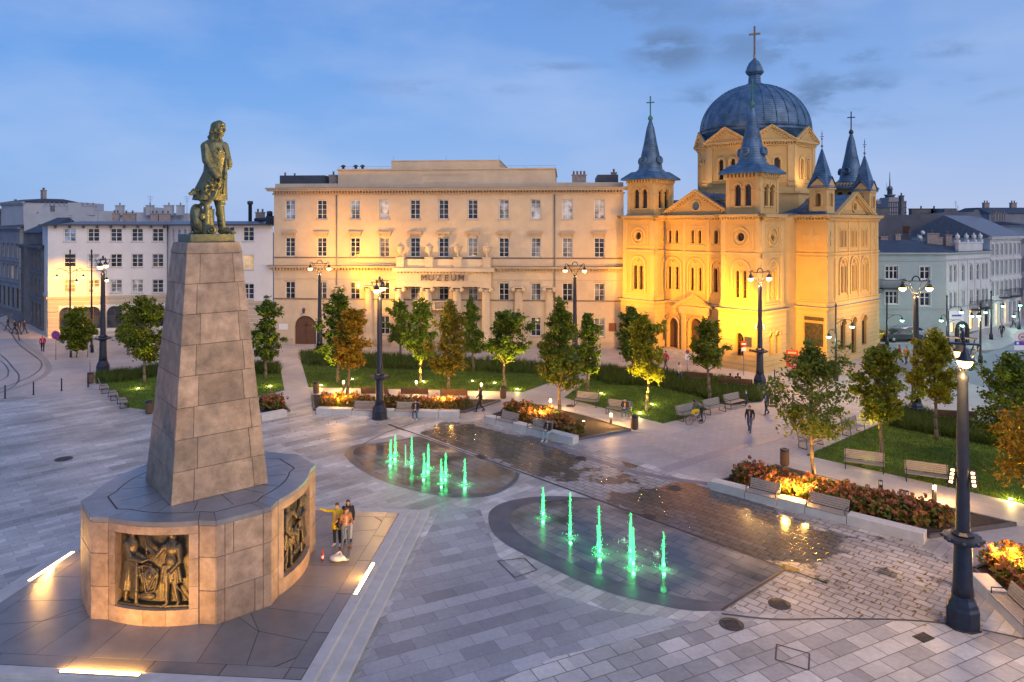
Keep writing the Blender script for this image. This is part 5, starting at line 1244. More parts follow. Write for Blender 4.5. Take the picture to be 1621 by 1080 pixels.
roof_gable_y(-10.4,-1.6,fy+.1,24,zr,16.95); roof_gable_x(-17.2,tx-.15,6.8,15.6,zr,16.7)
rb = MB(); rb.box(-13.9,2.0,1.5,21,zr-.05,zr+.12); rb.box(-17,tx+.02,5.08,17.32,zr-.05,zr+.10); rb.box(1.6,tx-.2,5.2,17.2,zr,zr+.3); rb.build('flat_roof', m_slate, ce)
for (x, y) in ((-4.6,1.6),(-7.4,1.6),(2.4,8.2),(2.4,14.2)):
    p = MB(); p.box(x-.55,x+.55,y-.55,y+.55,zr,zr+1.5); p.box(x-.7,x+.7,y-.7,y+.7,zr+1.5,zr+1.65); p.build('roof_pier', m_ch2, ce)
# pinnacle turrets on the transept corners
for (x, y) in ((3.95,6.15),(3.95,16.25)):
    p = MB(); a = .85
    for fr_ in (T(x,y-a,0), T(x+a,y,0) @ rotz(math.pi/2), T(x,y+a,0) @ rotz(math.pi), T(x-a,y,0) @ rotz(-math.pi/2)):
        wall(p, fr_, -a, a, zr, 17.2, [(-.28,.28,15.4,16.7,'a')], .5); band(p, fr_, -a-.08, a+.08, zr, zr+.25, .1); archi(p, fr_, 0, 16.42, .29, .13, .07, 15.4)
        band(p, fr_, -a-.1, a+.1, 17.05, 17.2, .12)
        p.M = fr_; p.add([(-a-.1,-.1,17.2),(a+.1,-.1,17.2),(0,-.1,18.15),(-a-.1,.3,17.2),(a+.1,.3,17.2),(0,.3,18.15)], [(0,1,2),(1,4,5,2),(3,0,2,5)]); p.M = I4()
        band(p, fr_ @ T(0,-.09,0), -.7, .7, 17.3, 17.36, .05)
    p.build('turret', m_ch2, ce)
    s = MB(); e = 1.02; 
    s.prism([(x-e,y-e),(x+e,y-e),(x+e,y+e),(x-e,y+e)], 17.22, 18.1, 0, [(x-.72,y-.72),(x+.72,y-.72),(x+.72,y+.72),(x-.72,y+.72)]); s.prism([(x-.72,y-.72),(x+.72,y-.72),(x+.72,y+.72),(x-.72,y+.72)], 18.1, 21.0, 0, [(x-.06,y-.06),(x+.06,y-.06),(x+.06,y+.06),(x-.06,y+.06)])
    for fr_ in (T(x,y-a,0), T(x+a,y,0) @ rotz(math.pi/2), T(x,y+a,0) @ rotz(math.pi), T(x-a,y,0) @ rotz(-math.pi/2)):
        s.M = fr_; s.add([(-a-.2,-.2,17.18),(0,-.2,18.3),(a+.2,-.2,17.18),(0,.6,18.5),(-a-.2,.3,17.3),(a+.2,.3,17.3)], [(0,1,3,4),(1,2,5,3)]); s.M = I4()
    s.build('turret_spire', m_slate, ce)
    f = MB(); f.tube((x,y,20.9),(x,y,22.6),.04,.03); f.ell((x,y,21.3),(.12,.12,.12)); f.ell((x,y,22.0),(.09,.09,.09)); f.box(x-.18,x+.18,y-.02,y+.02,22.2,22.26); f.tube((x,y,22.4),(x,y,22.9),.06,.005); f.build('finial', m_zinc, ce)
# drum with eight gabled faces, dome, lantern, cross
dc = Vector((-6, 11.2, 0)); ap = 5.75; sd_ = 2*ap*math.tan(math.pi/8); W_ = MB(); zd0, zd1 = 17.2, 22.4
base_ = MB(); oct_ = [((ap+.7)/math.cos(math.pi/8)*math.cos(math.pi/8+k*math.pi/4)+dc.x, (ap+.7)/math.cos(math.pi/8)*math.sin(math.pi/8+k*math.pi/4)+dc.y) for k in range(8)]
base_.prism(oct_, ZM, zd0-.3); oct2 = [((x-dc.x)*1.03+dc.x, (y-dc.y)*1.03+dc.y) for x, y in oct_]; base_.prism(oct2, zd0-.3, zd0-.1, 0); base_.build('drum_base', m_ch2, ce)
for k in range(8):
    fr_ = T(dc) @ rotz(k*math.pi/4) @ T(0,-ap,0); h = sd_/2
    ops = [(-1.02,-.38,18.5,20.7,'a'),(.38,1.02,18.5,20.7,'a')]
    wall(W_, fr_, -h, h, zd0-.1, zd1, ops, .35)
    for o in ops: window(Ch, fr_, (o[0]+o[1])/2, o[2]+.01, .62, 2.18, 'a', 1, (.45,), 'church', .25, .05, m_brownf, bars=.03)
    for s in (-1,1): archi(Tm, fr_, s*.70, 20.38, .34, .18, .08, 18.5); band(Tm, fr_, min(s*h, s*(h-.62)), max(s*h, s*(h-.62)), zd0+.5, zd1-.2, .10)
    band(Tm, fr_, -h, h, zd0-.1, zd0+.35, .14); band(Tm, fr_, -h, h, 18.1, 18.22, .10); band(Tm, fr_, -h-.05, h+.05, zd1-.45, zd1-.3, .12); band(Tm, fr_, -h-.2, h+.2, zd1-.08, zd1+.14, .40); dentils(Tm, fr_, -h, h, zd1-.3, zd1-.08, .28, .27, .13)
    gable(fr_ @ T(0,-.32,0), -h*.93, h*.93, zd1+.14, zd1+1.45, oc=False, dep=.14)
    g = MB(); g.M = fr_; g.add([(-h*1.0,-.50,zd1+.2),(0,-.52,zd1+1.74),(h*1.0,-.50,zd1+.2),(0,1.2,zd1+1.70),(-h*.9,.9,zd1+.2),(h*.9,.9,zd1+.2)], [(0,1,3,4),(1,2,5,3)]); g.build('gable_roof', m_slate, ce)
W_.build('drum', m_ch, ce)
Tm.build('stone_trim', [m_ch2, m_slate], ce)
dm = MB(); rD = 5.95; zD = 24.05
dm.lathe([(5.6,zd1+.1),(5.75,zd1+1.2),(6.05,zD-.25),(6.10,zD-.1),(5.95,zD)], 48, dc.x, dc.y)
prof = [(rD*math.cos(a), zD+5.35*math.sin(a)) for a in [R(90)*k/18 for k in range(18)]]; prof[-1] = (.9, prof[-1][1]+.02)
dm.lathe([(r, z) for r, z in prof if r > .85], 64, dc.x, dc.y)
for k in range(28):
    a = 2*math.pi*k/28; pts = [(dc.x+(r+.02)*math.cos(a), dc.y+(r+.02)*math.sin(a), z) for r, z in prof if r > .85]; dm.path(pts, .055, 5)
dm.build('dome', m_slate, ce)
ln = MB(); z = zD+5.25; ln.lathe([(1.25,z-.15),(1.1,z+.1),(.95,z+.18),(.72,z+.3),(.66,z+1.15),(.8,z+1.25),(1.0,z+1.45),(1.05,z+1.6),(1.0,z+1.72),(.92,z+1.85),(.86,z+2.1),(.6,z+2.6),(.25,z+2.95),(.10,z+3.05)], 8, dc.x, dc.y, smooth=False)
ln.build('lantern', m_slate, ce)
c = MB(); z = z+3.0; c.lathe([(.08,z),(.20,z+.1),(.10,z+.25),(.2,z+.4),(.09,z+.5)], 10, dc.x, dc.y); c.box(dc.x-.09,dc.x+.09,dc.y-.07,dc.y+.07,z+.4,z+3.75); c.M = T(dc.x,dc.y,0) @ rotz(TH*.5); c.box(-.62,.62,-.07,.07,z+2.75,z+2.95); c.build('dome_cross', m_goldx, ce)
# church steps at the portals
st = MB()
for k in range(4): st.box(-9.9+.0,-2.1,-.7-.35*(4-k),-.3,-.02,.18*(k+1)-.0+.001*k)
st.build('entrance_steps', m_granL, ce)
dp = MB()
for fr_, u in ((FR(0), 1.96),(FR(fy), -9.75),(FR(fy), -2.25)):
    dp.M = fr_; dp.tube((u,-.15 if u < 1 else 2.25,.3),(u,-.15 if u < 1 else 2.25,14.0),.07,.07,8)
dp.M = I4(); dp.build('downpipe', m_zinc, ce)
pm = MB(); pm.M = FR(-2.25); pm.box(.55,1.25,-.12,-.05,2.3,3.2); pm.box(1.0,1.5,-.12,-.05,1.9,2.1); pm.build('notice_board', m_tar, ce)
# ---------- other buildings ----------
class Face(Bld):
    def __init__(s, P0, P1):
        s.O = Vector(P0[:2]); d = Vector(P1[:2])-s.O; s.L = d.length; s.a = math.atan2(d.y, d.x); s.ex = d.normalized(); s.ey = Vector((-s.ex.y, s.ex.x))
    def frame(s, b): return (T(b.O.x, b.O.y, 0) @ rotz(b.a)).inverted() @ T(s.O.x, s.O.y, 0) @ rotz(s.a)
def GD(px, D): return ((px-CX)/F*D, D)
def house(name, b, faces, z0, z1, wins, m, mt, top=None, winkw=None, arches=None):
    """wall panels along a list of Faces with window grids measured on the photograph"""
    mb = MB()
    for i, f in enumerate(faces):
        ops = wins.get(i, []); wall(mb, f.frame(b), 0, f.L, z0, z1, [(o[0]-o[2]/2, o[0]+o[2]/2, o[1], o[1]+o[3], o[4]) for o in ops], .25)
        for o in ops:
            kw = o[5]; window(b, f.frame(b), o[0], o[1]+.01, o[2]-.02, o[3]-.02, o[4], **kw)
    mb.build('wall', m, b.e)
# white arcaded block
m_wh = mat('white_render', (.68,.66,.64), .88, var=.05, scale=.7, bump=.08, bscale=60, stain=.2, stain_col=(.40,.37,.34)); m_ar = mat('arcade_render', (.52,.42,.30), .85, var=.08, scale=1, stain=.25, stain_col=(.33,.27,.2))
P0, P1, P2, P3 = (-56.1,85.9), (-43.2,89.5), (-37.0,82.5), (-27.35,81.3)
Wb = Bld('white_block', P0, math.atan2(3.6,12.9), 'white rendered block with rows of plain windows over an arcade, left of the museum')
f0, f1_, f2_, fs = Face(P0,P1), Face(P1,P2), Face(P2,P3), Face((-62.5,94.6),P0)
ze = 13.55; zl = f0.z(150,471)
def rowwin(f, pxs, yt, yb, w, pane='dark', **kw):
    out = []
    for i, p in enumerate(pxs):
        za, zb = f.z(p, yb), f.z(p, yt); pn = pane[i % len(pane)] if isinstance(pane, list) else pane
        out.append((f.u(p), za, w, zb-za, 'r', dict(cols=2, rows=(.35,.67), pane=pn, dep=.14, fw=.08, sill=True, sillmat=m_granL, bars=.05, **kw)))
    return out
wins = {0: [], 1: [], 2: [], 3: []}
pxs = [110.5,148,184,217.5,250]
wins[0] += rowwin(f0, pxs, 361.5, 382.5, 1.32, ['sky','dark','dark','dark','dark']); wins[0] += rowwin(f0, pxs, 402, 423, 1.32, ['dark','blind','dark','dark','dark']); wins[0] += rowwin(f0, pxs, 442.5, 463.5, 1.32, ['warm','blind','blind','blind','dark'])
apx = [106,147,181,216,249]
za, zb = f0.z(181,521)-.3, f0.z(181,484.5)
wins[0] += [(f0.u(p), .9, 1.75, zb-.9, 'a', dict(cols=2, rows=(.55,), pane='dark', dep=.2, fw=.07, mf=m_brownf)) for p in apx]
for (yt,yb) in ((362,382.5),(403,423.5),(443,464.5)):
    for p in (274,283.5,293,302): wins[1].append((f1_.u(p), f0.z(250,yb), .95, 1.62, 'r', dict(cols=1, rows=(.35,.67), pane='dark', dep=.14, fw=.08)))
wins[1] = [w for w in wins[1] if .5 < w[0] < f1_.L-.5]
for (yt,yb,pn) in ((359,382,'dark'),(403.5,427,'warm'),(449,474,'dark')):
    wins[2] += rowwin(f2_, [393], yt, yb, 1.35, pn); wins[2] += rowwin(f2_, [362], yt, yb, 1.35, 'dark')
for yt, yb in ((362,383),(403,424),(444,465)): wins[3] += [(fs.L-2.2, f0.z(110,yb), .9, 1.6, 'r', dict(cols=1, rows=(.35,.67), pane='dark', dep=.14, fw=.08))]
wins[3] += [(fs.L-2.4, .3, 1.4, 3.1, 'a', dict(cols=1, rows=(.6,), pane='dark', dep=.2))]
house('w', Wb, [f0,f1_,f2_,fs], 0, ze, wins, m_wh, None)
tr = MB()
for f, L0 in ((f0,f0.L),(f1_,f1_.L),(f2_,f2_.L),(fs,fs.L)):
    fr_ = f.frame(Wb); band(tr, fr_, 0, L0, zl-.12, zl+.18, .16, 0); band(tr, fr_, 0, L0, zl-.38, zl-.25, .06, 0); rustic(tr, fr_, 0, L0, .1, zl-.45, .45, .02, [(o[0]-o[2]/2-.02,o[0]+o[2]/2+.02,o[1]-.1,o[1]+o[3]+.03) for o in wins[[f0,f1_,f2_,fs].index(f)] if o[1] < 3])
tr.build('arcade_trim', m_ar, Wb.e)
rf = MB(); inv = (T(Wb.O.x,Wb.O.y,0) @ rotz(Wb.a)).inverted()
def LOC(p): v = inv @ Vector((p[0],p[1],0)); return (v.x, v.y)
ol = [LOC(p) for p in ((-62.9,94.3),(-56.6,85.1),(-43.3,88.7),(-37.2,81.8),(-27.3,80.6),(-27.3,95),(-50,112))]
rf.prism(ol, ze, ze+.16, 0); rf.prism([(x*.9+1, y*.9+3.2) for x, y in ol], ze+.165, ze+.55, 1, [(x*.8+3, y*.8+4.5) for x, y in ol]); rf.build('roof', [m_tar, m_zinc], Wb.e)
br = MB()
for k in range(9): br.M = f0.frame(Wb); br.box(.8+k*1.5,.95+k*1.5,-.5,.02,ze-.3,ze-.001)
br.M = I4(); br.build('eave_bracket', m_brownf, Wb.e)
dp = MB(); dp.M = f0.frame(Wb); dp.tube((f0.L-.15,-.1,.3),(f0.L-.15,-.1,ze),.07,.07,8); dp.build('downpipe', m_zinc, Wb.e)
for px, D, w in ((184,97,.8),(205,99,1.6),(245,100,1.0),(262,100,1.3),(330,95,1.4),(412,90,1.1)):
    p = LOC(GD(px,D)); chimney(Wb.e, p[0], p[1], ze+.3, w, .7, 1.3+.5*(px%3==0), 2)
vp = MB(); p = LOC(GD(396,88)); 
vp.lathe([(.22,ze),(.22,ze+2.6),(.34,ze+2.65),(.34,ze+3.0),(.24,ze+3.05)], 12, p[0], p[1]); q = LOC(GD(405,87)); vp.tube((p[0]+.6,p[1],ze+.7),(q[0]+1.5,q[1],ze+.8),.25,.25,8); vp.box(q[0]+1.2,q[0]+2.6,q[1]-.6,q[1]+.6,ze+.1,ze+1.2); vp.lathe([(.35,ze+1.2),(.35,ze+1.7),(.2,ze+1.8)],10,q[0]+1.6,q[1]); vp.build('roof_ventilation', m_tar, Wb.e)
for px, D, h in ((155,98,2.2),(238,100,4.2),(296,96,4.0),(113,98,1.5)):
    a = MB(); p = LOC(GD(px,D)); a.tube((p[0],p[1],ze),(p[0],p[1],ze+h),.03,.02,5); 
    for k in range(4): a.tube((p[0]-.45+.08*k,p[1],ze+h-.1-.22*k),(p[0]+.45-.08*k,p[1],ze+h-.1-.22*k),.012,.012,4)
    a.build('antenna', m_zinc, Wb.e)
# plain higher block behind the white one
m_pale = mat('pale_plaster', (.47,.46,.47), .9, var=.12, scale=.4, stain=.35, stain_col=(.30,.29,.30)); m_grey = mat('grey_plaster', (.26,.26,.28), .9, var=.2, scale=.5, stain=.4, stain_col=(.14,.14,.15)); m_dgrey = mat('sooty_plaster', (.15,.14,.14), .9, var=.25, scale=.8, stain=.4, stain_col=(.07,.06,.06))
Pb = Bld('plain_block', GD(38,112), R(2), 'plain pale blank-walled block rising behind the white arcaded block')
f = Face(GD(38,112), GD(306,116))
mb = MB(); pts = [(38,352),(38,342),(75,336),(107,334),(107,321),(128,320.5),(128,334),(165,334),(227,336.5),(227,328),(240,328),(240,337),(306,338),(306,352)]
V = [(f.u(px), f.z(px,py)) for px, py in pts]; V[0] = (V[0][0], 0); V[-1] = (V[-1][0], 0)
mb.M = f.frame(Pb); k = len(V); mb.add([(x,0,z) for x, z in V]+[(x,9,z) for x, z in V], [tuple(range(k-1,-1,-1)), tuple(range(k,2*k))]+[(i,(i+1)%k,k+(i+1)%k,k+i) for i in range(k)], 0); mb.M = I4()
mb.build('wall', m_pale, Pb.e)
for px, w in ((72,2.0),(92,3.2),(136,2.6),(190,1.1),(240,1.0),(271,1.3),(290,1.0)): chimney(Pb.e, f.u(px), 1.5, f.z(px,337)-.4, w, .8, 1.5, max(1,int(w*1.5)), m_pale)
# street side on the far left: three older fronts receding
def oldfront(name, P0_, P1_, ztop, rows_, ncol, m, label, ww_=1.1, lit=(), roofm=m_tar, depth=9, shop=False, orn=True, arch=False, pane='dark', ytop_over=None, ww0=None):
    b = Bld(name, P0_, math.atan2(P1_[1]-P0_[1], P1_[0]-P0_[0]), label); f = Face(P0_, P1_); L_ = f.L; ops = []; tr = MB(); mb = MB()
    for r, (za, h) in enumerate(rows_):
        for c in range(ncol):
            u = L_*(c+.5)/ncol; kd = 'a' if (arch and r == arch) else 'r'; w = ww_*(1.5 if (shop and r == 0) else 1)
            ops.append((u-w/2,u+w/2,za,za+h,kd)); pn = 'lit' if (r,c) in lit else pane
            window(b, FR(), u, za+.01, w-.02, h-.02, kd, 2, (.62,), pn, .15, .07, m_white if not shop or r else m_brownf, sill=r > 0, sillmat=m)
            if orn and r > 0:
                band(tr, FR(), u-w/2-.16, u+w/2+.16, za+h+.14, za+h+.30, .16); band(tr, FR(), u-w/2-.14, u-w/2-.01, za, za+h+.13, .06); band(tr, FR(), u+w/2+.01, u+w/2+.14, za, za+h+.13, .06)
    wall(mb, FR(), 0, L_, 0, ztop, ops, .22); wall(mb, SR(L_), 0, depth, 0, ztop); wall(mb, SL(0), -depth, 0, 0, ztop); wall(mb, BK(depth), -L_, 0, 0, ztop)
    mb.build('wall', m, b.e)
    for r, (za, h) in enumerate(rows_[1:]): band(tr, FR(), -.02, L_+.02, za-.62, za-.42, .14)
    cornice(tr, FR(), 0, L_, ztop-.5, [(0,.12,.12),(.30,.48,.38),(.48,.58,.46)]); dentils(tr, FR(), 0, L_, ztop-.38, ztop-.2, .28, .4, .18)
    tr.build('cornice', m, b.e)
    r = MB(); r.prism([(-.3,-.3),(L_+.3,-.3),(L_+.3,depth+.2),(-.3,depth+.2)], ztop+.085, ztop+.7, 0, [(.3,depth*.35),(L_-.3,depth*.35),(L_-.3,depth*.7),(.3,depth*.7)]); r.build('roof', roofm, b.e)
    for k in range(max(1, int(L_/5))): chimney(b.e, L_*(k+.6)/max(1,int(L_/5)), depth*.5, ztop+.8, .9, .6, 1.4, 2)
    return b, f
oldfront('sooty_tenement', GD(33,103), GD(66,91.5), 10.8, [(.4,2.9),(4.6,1.9),(7.9,1.8)], 6, m_dgrey, 'dark sooty ornate two-storey tenement on the tram street', shop=True, ww_=.9)
oldfront('grey_tenement', GD(-28,128), GD(31,112), 13.2, [(.4,3.2),(5.0,2.2),(8.4,2.2)], 9, m_grey, 'grey turreted tenement with a lit upper window at the left edge of the tram street', lit=((1,7),), arch=2, shop=True)
oldfront('tall_tenement', GD(2,124), GD(37,119), 17.5, [(.5,3),(4.6,2),(8,2),(11.5,2)], 6, m_pale, 'tall pale plaster tenement rising behind the grey turreted one', orn=False)
oldfront('far_tenement', GD(-60,150), GD(3,146), 16.5, [(.5,3),(4.6,2),(8,2),(11.5,2)], 6, m_dgrey, 'dark tenement closing the tram street at the far left', orn=False)
Tb = Bld('lean_to_roof_house', GD(38,98.5), R(10), 'small house with a steep blue-black roof beside the white arcaded block'); rr = MB(); f = Face(GD(38,98.5), GD(68,96))
rr.M = f.frame(Tb); z0 = f.z(50,365); rr.box(0,f.L,0,6,0,z0-.3,1); rr.add([(0,-.4,z0-.3),(f.L,-.4,z0-.3),(f.L*.98,3.5,z0+1.8),(f.L*.35,3.5,z0+1.8),(0,6,z0-.3),(f.L,6,z0-.3)], [(0,1,2,3),(4,3,2,5),(0,3,4),(1,5,2)], 0); rr.M = I4(); rr.build('roof', [m_tar, m_dgrey], Tb.e)
# ---------- right side ----------
m_mint = mat('mint_render', (.38,.43,.42), .88, var=.08, scale=.6, bump=.08, bscale=50, stain=.3, stain_col=(.20,.22,.21)); m_cream = mat('cream_render', (.60,.59,.58), .88, var=.1, scale=.8, stain=.3, stain_col=(.32,.31,.30))
A_, B_, C_, D_ = GD(1380,87), GD(1498,87), GD(1567,94), GD(1616,100)
Gb = Bld('mint_corner_house', A_, 0, 'pale mint two-storey corner house with board-like walls and a balcony')
fA, fB = Face(A_,B_), Face(B_,C_)
zE = fA.z(1450,401)
wins = {0: [], 1: []}
for px, w, yt, yb, c in ((1411.5,1.55,421,442,3),(1464.5,1.25,422,442,2),(1411.5,1.55,461,481.5,3),(1464.5,1.25,463,484.5,2)):
    za, zb = fA.z(px,yb), fA.z(px,yt); wins[0].append((fA.u(px), za, w, zb-za, 'r', dict(cols=c, rows=(.62,), pane='dark', dep=.12, fw=.09, bars=.07, sill=True, sillmat=m_white)))
wins[0].append((fA.u(1420), fA.z(1420,528), .75, .95, 'r', dict(cols=1, rows=(), pane='dark', dep=.2)))
def bz(yy): return fB.z(1520,yy)
for i, (px, kd) in enumerate(((1505,'r'),(1512,'r'),(1525,'a'),(1537.5,'a'),(1548,'a'),(1556.5,'r'),(1562,'r'))):
    w = .75 if kd == 'r' else .9
    wins[1].append((fB.u(px), bz(446), w, bz(420)-bz(446), kd, dict(cols=2, rows=(.62,), pane='dark', dep=.14, fw=.06)))
    wins[1].append((fB.u(px), bz(487), w, bz(462)-bz(487), 'r', dict(cols=2, rows=(.62,), pane='curtain' if i in (2,3) else 'dark', dep=.14, fw=.06)))
for i, px in enumerate((1508,1523,1538,1552,1562)): wins[1].append((fB.u(px), .25, 1.25, 2.7, 'r', dict(cols=1, rows=(.8,), pane='lit' if i in (0,2,3) else 'dark', dep=.2, fw=.07, mf=m_brownf)))
mb = MB(); 
house('g', Gb, [fA], 0, zE, {0: wins[0]}, m_mint, None); house('g', Gb, [fB], 0, zE, {0: wins[1]}, m_cream, None)
tr = MB(); rustic(tr, fA.frame(Gb), 0, fA.L, 3.6, zE-1.0, .32, .018, [(o[0]-o[2]/2-.2,o[0]+o[2]/2+.2,o[1]-.15,o[1]+o[3]+.2) for o in wins[0]])
for fr_, L_ in ((fA.frame(Gb),fA.L),(fB.frame(Gb),fB.L)):
    band(tr, fr_, 0, L_, 3.35, 3.5, .10); band(tr, fr_, 0, L_, zE-.95, zE-.8, .10); band(tr, fr_, -.1, L_+.1, zE-.12, zE+.1, .30)
for o in wins[0][:4]: 
    for x0,x1,z0,z1 in ((o[0]-o[2]/2-.15,o[0]+o[2]/2+.15,o[1]+o[3]+.01,o[1]+o[3]+.15),(o[0]-o[2]/2-.15,o[0]-o[2]/2,o[1],o[1]+o[3]),(o[0]+o[2]/2,o[0]+o[2]/2+.15,o[1],o[1]+o[3])): band(tr, fA.frame(Gb), x0, x1, z0, z1, .05, 1)
for o in wins[1]:
    band(tr, fB.frame(Gb), o[0]-o[2]/2-.1, o[0]+o[2]/2+.1, o[1]+o[3]+.12, o[1]+o[3]+.24, .12, 1)
for px in (1517.5,1531.5,1543,1552.5): band(tr, fB.frame(Gb), fB.u(px)-.1, fB.u(px)+.1, bz(492), zE-.9, .1, 1)
ua_, ub_ = fB.u(1516), fB.u(1554); old = tr.M; tr.M = fB.frame(Gb); tr.box(ua_,ub_,-.1,.3,zE+.1,zE+1.15,1); tr.box(ua_-.1,ub_+.1,-.2,.4,zE+1.15,zE+1.3,1)
for px in (1517,1531,1543,1553): u = fB.u(px); tr.box(u-.25,u+.25,-.16,.36,zE+1.3,zE+1.6,1); tr.lathe([(.1,zE+1.6),(.26,zE+1.8),(.3,zE+2.1),(.1,zE+2.3),(.02,zE+2.5)], 8, u, .1, 1)
tr.M = old; tr.build('moulding', [m_mint, m_cream], Gb.e)
cr = MB(); cr.M = fB.frame(Gb); cr.build('x', m_cream, Gb.e) if False else None
rf = MB(); zr_ = fA.z(1450,382); p = [inv for inv in ()]
def locG(P): return (P[0]-Gb.O.x, P[1]-Gb.O.y)
oG = [locG(A_), locG(B_), locG(C_), locG((C_[0]+1,108)), locG((A_[0],104))]
rf.prism([(oG[0][0]-.3,-.35),(oG[1][0]+.2,-.35),(oG[2][0]+.2,oG[2][1]-.3),oG[3],oG[4]], zE+.105, zr_, 0, [(oG[0][0]+1,6),(oG[1][0]-2.5,6),(oG[1][0]+1,9),(oG[1][0],12),(oG[0][0]+1,12)])
rf.build('roof', m_tar, Gb.e)
for px, dz, w in ((1398,.3,.9),(1420,.6,.7),(1475,.7,1.5),(1487,.2,.5),(1500,.5,.8)): x = (px-CX)/F*94-Gb.O.x; chimney(Gb.e, x, 7, zr_-.9, w, .6, 1.0+dz, 1)
def balcony(par, M, w, z, d=.9, h=1.0, name='balcony'):
    b = MB(); b.M = M; b.box(-w/2,w/2,-d,0,z-.14,z); b.tube((-w/2,-d,z+h),(w/2,-d,z+h),.03); 
    for s in (-1,1): b.tube((s*w/2,-d,z+h),(s*w/2,0,z+h),.03)
    n = int(w/.13)
    for k in range(n+1): x = -w/2+w*k/n; b.tube((x,-d,z),(x,-d,z+h),.014,.014,4)
    for s in (-1,1):
        for k in range(6): y = -d*k/6; b.tube((s*w/2,y,z),(s*w/2,y,z+h),.014,.014,4)
    return b.build(name, m_tar, par)
balcony(Gb.e, fA.frame(Gb) @ T(fA.u(1409),0,0), 2.6, fA.z(1409,455.5)); balcony(Gb.e, fB.frame(Gb) @ T(fB.u(1540),0,0), 1.9, bz(492)); balcony(Gb.e, fB.frame(Gb) @ T(fB.u(1556),0,0), 1.5, bz(492))
for px, py, r in ((1455.5,376,.38),(1460.5,368.5,.30)):
    d = MB(); d.M = T(*( (px-CX)/F*93-Gb.O.x, 6, H-(py-YH)*93/F)) @ Matrix.Rotation(R(70), 4, 'X'); d.lathe([(.02,-.1),(r*.6,-.04),(r,.05)], 18); d.M = T((px-CX)/F*93-Gb.O.x, 6.2, 0); d.tube((0,0,zr_-.6),(0,0,H-(py-YH)*93/F),.03); d.build('satellite_dish', m_white, Gb.e)
# cream tall house and further street fronts
Cb, fC = oldfront('cream_tall_house', (C_[0]+.05, C_[1]+.05), D_, 12.0, [(.2,2.9),(4.2,1.8),(6.9,1.9),(9.6,1.4)], 7, m_cream, 'tall cream tenement with a grey gabled roof beyond the mint corner house', ww_=.8, lit=((0,1),(0,3)), roofm=m_zinc, depth=10)
for i, (u, w) in enumerate(((3.8,1.8),(7.4,2.0))): balcony(Cb.e, T(min(u, fC.L-1),0,0), w, 3.9)
rr = MB(); z0 = 12.08; rr.add([(-.3,-.4,z0),(fC.L+.3,-.4,z0),(fC.L+.3,5.5,15.0),(-.3,5.5,15.0),(-.3,11,z0),(fC.L+.3,11,z0)], [(0,1,2,3),(4,3,2,5),(0,3,4),(1,5,2)]); rr.build('roof', m_zinc, Cb.e)
E_ = (D_[0]+16, D_[1]+22)
oldfront('dark_street_house', (D_[0]+.1, D_[1]+.1), (D_[0]+8, D_[1]+10), 11.5, [(.3,2.9),(4.2,1.8),(6.9,1.9)], 5, m_grey, 'grey tenement further along the shopping street at the right edge', lit=((0,2),(0,0)), shop=True, roofm=m_tar)
oldfront('far_street_house', (D_[0]+8.2, D_[1]+10.2), (D_[0]+24, D_[1]+30), 13.5, [(.3,2.9),(4.2,1.8),(6.9,1.9),(9.6,1.8)], 9, m_cream, 'distant pale tenement at the end of the shopping street', lit=((0,2),(0,5)), shop=True)
oldfront('street_end_house', (88,152), (122,150), 14.5, [(.3,2.9),(4.2,1.8),(6.9,1.9),(9.6,1.8)], 9, m_grey, 'far grey house closing the shopping street', lit=((0,1),(0,5)), shop=True)
# dark fire wall behind the mint house
Fb = Bld('fire_wall_block', GD(1376,108), 0, 'long dark stained windowless fire wall above the mint house roof'); f = Face(GD(1376,108), GD(1566,104))
pts = [(1376,420),(1376,341),(1478,339.5),(1495,336),(1495,330),(1514,330),(1516,336),(1542,335.5),(1543,332),(1549,332),(1566,371),(1566,420)]
V = [(f.u(px), f.z(px,py)) for px, py in pts]; V[0] = (V[0][0], 0); V[-1] = (V[-1][0], 0); k = len(V)
m_fire = mat('stained_fire_wall', (.17,.165,.18), .95, var=.35, scale=.25, stain=.6, stain_col=(.07,.065,.07))
mb = MB(); mb.M = f.frame(Fb); mb.add([(x,0,z) for x, z in V]+[(x,7,z) for x, z in V], [tuple(range(k-1,-1,-1)), tuple(range(k,2*k))]+[(i,(i+1)%k,k+(i+1)%k,k+i) for i in range(k)]); mb.M = I4(); mb.build('wall', m_fire, Fb.e)
for px, w in ((1384,1.6),(1394,1.2),(1481,3.4),(1505,1.4),(1445,.4)): chimney(Fb.e, f.u(px), 2, f.z(px,341), w, .8, 1.0 if w > 1 else 3.0, 1, m_dgrey)
w_ = MB(); w_.M = f.frame(Fb); x = f.u(1435); w_.box(x-.45,x+.45,-.05,.0,f.z(1435,369),f.z(1435,358)); w_.M = I4(); w_.build('window', mat('bricked_opening', (.14,.05,.035), .9), Fb.e)
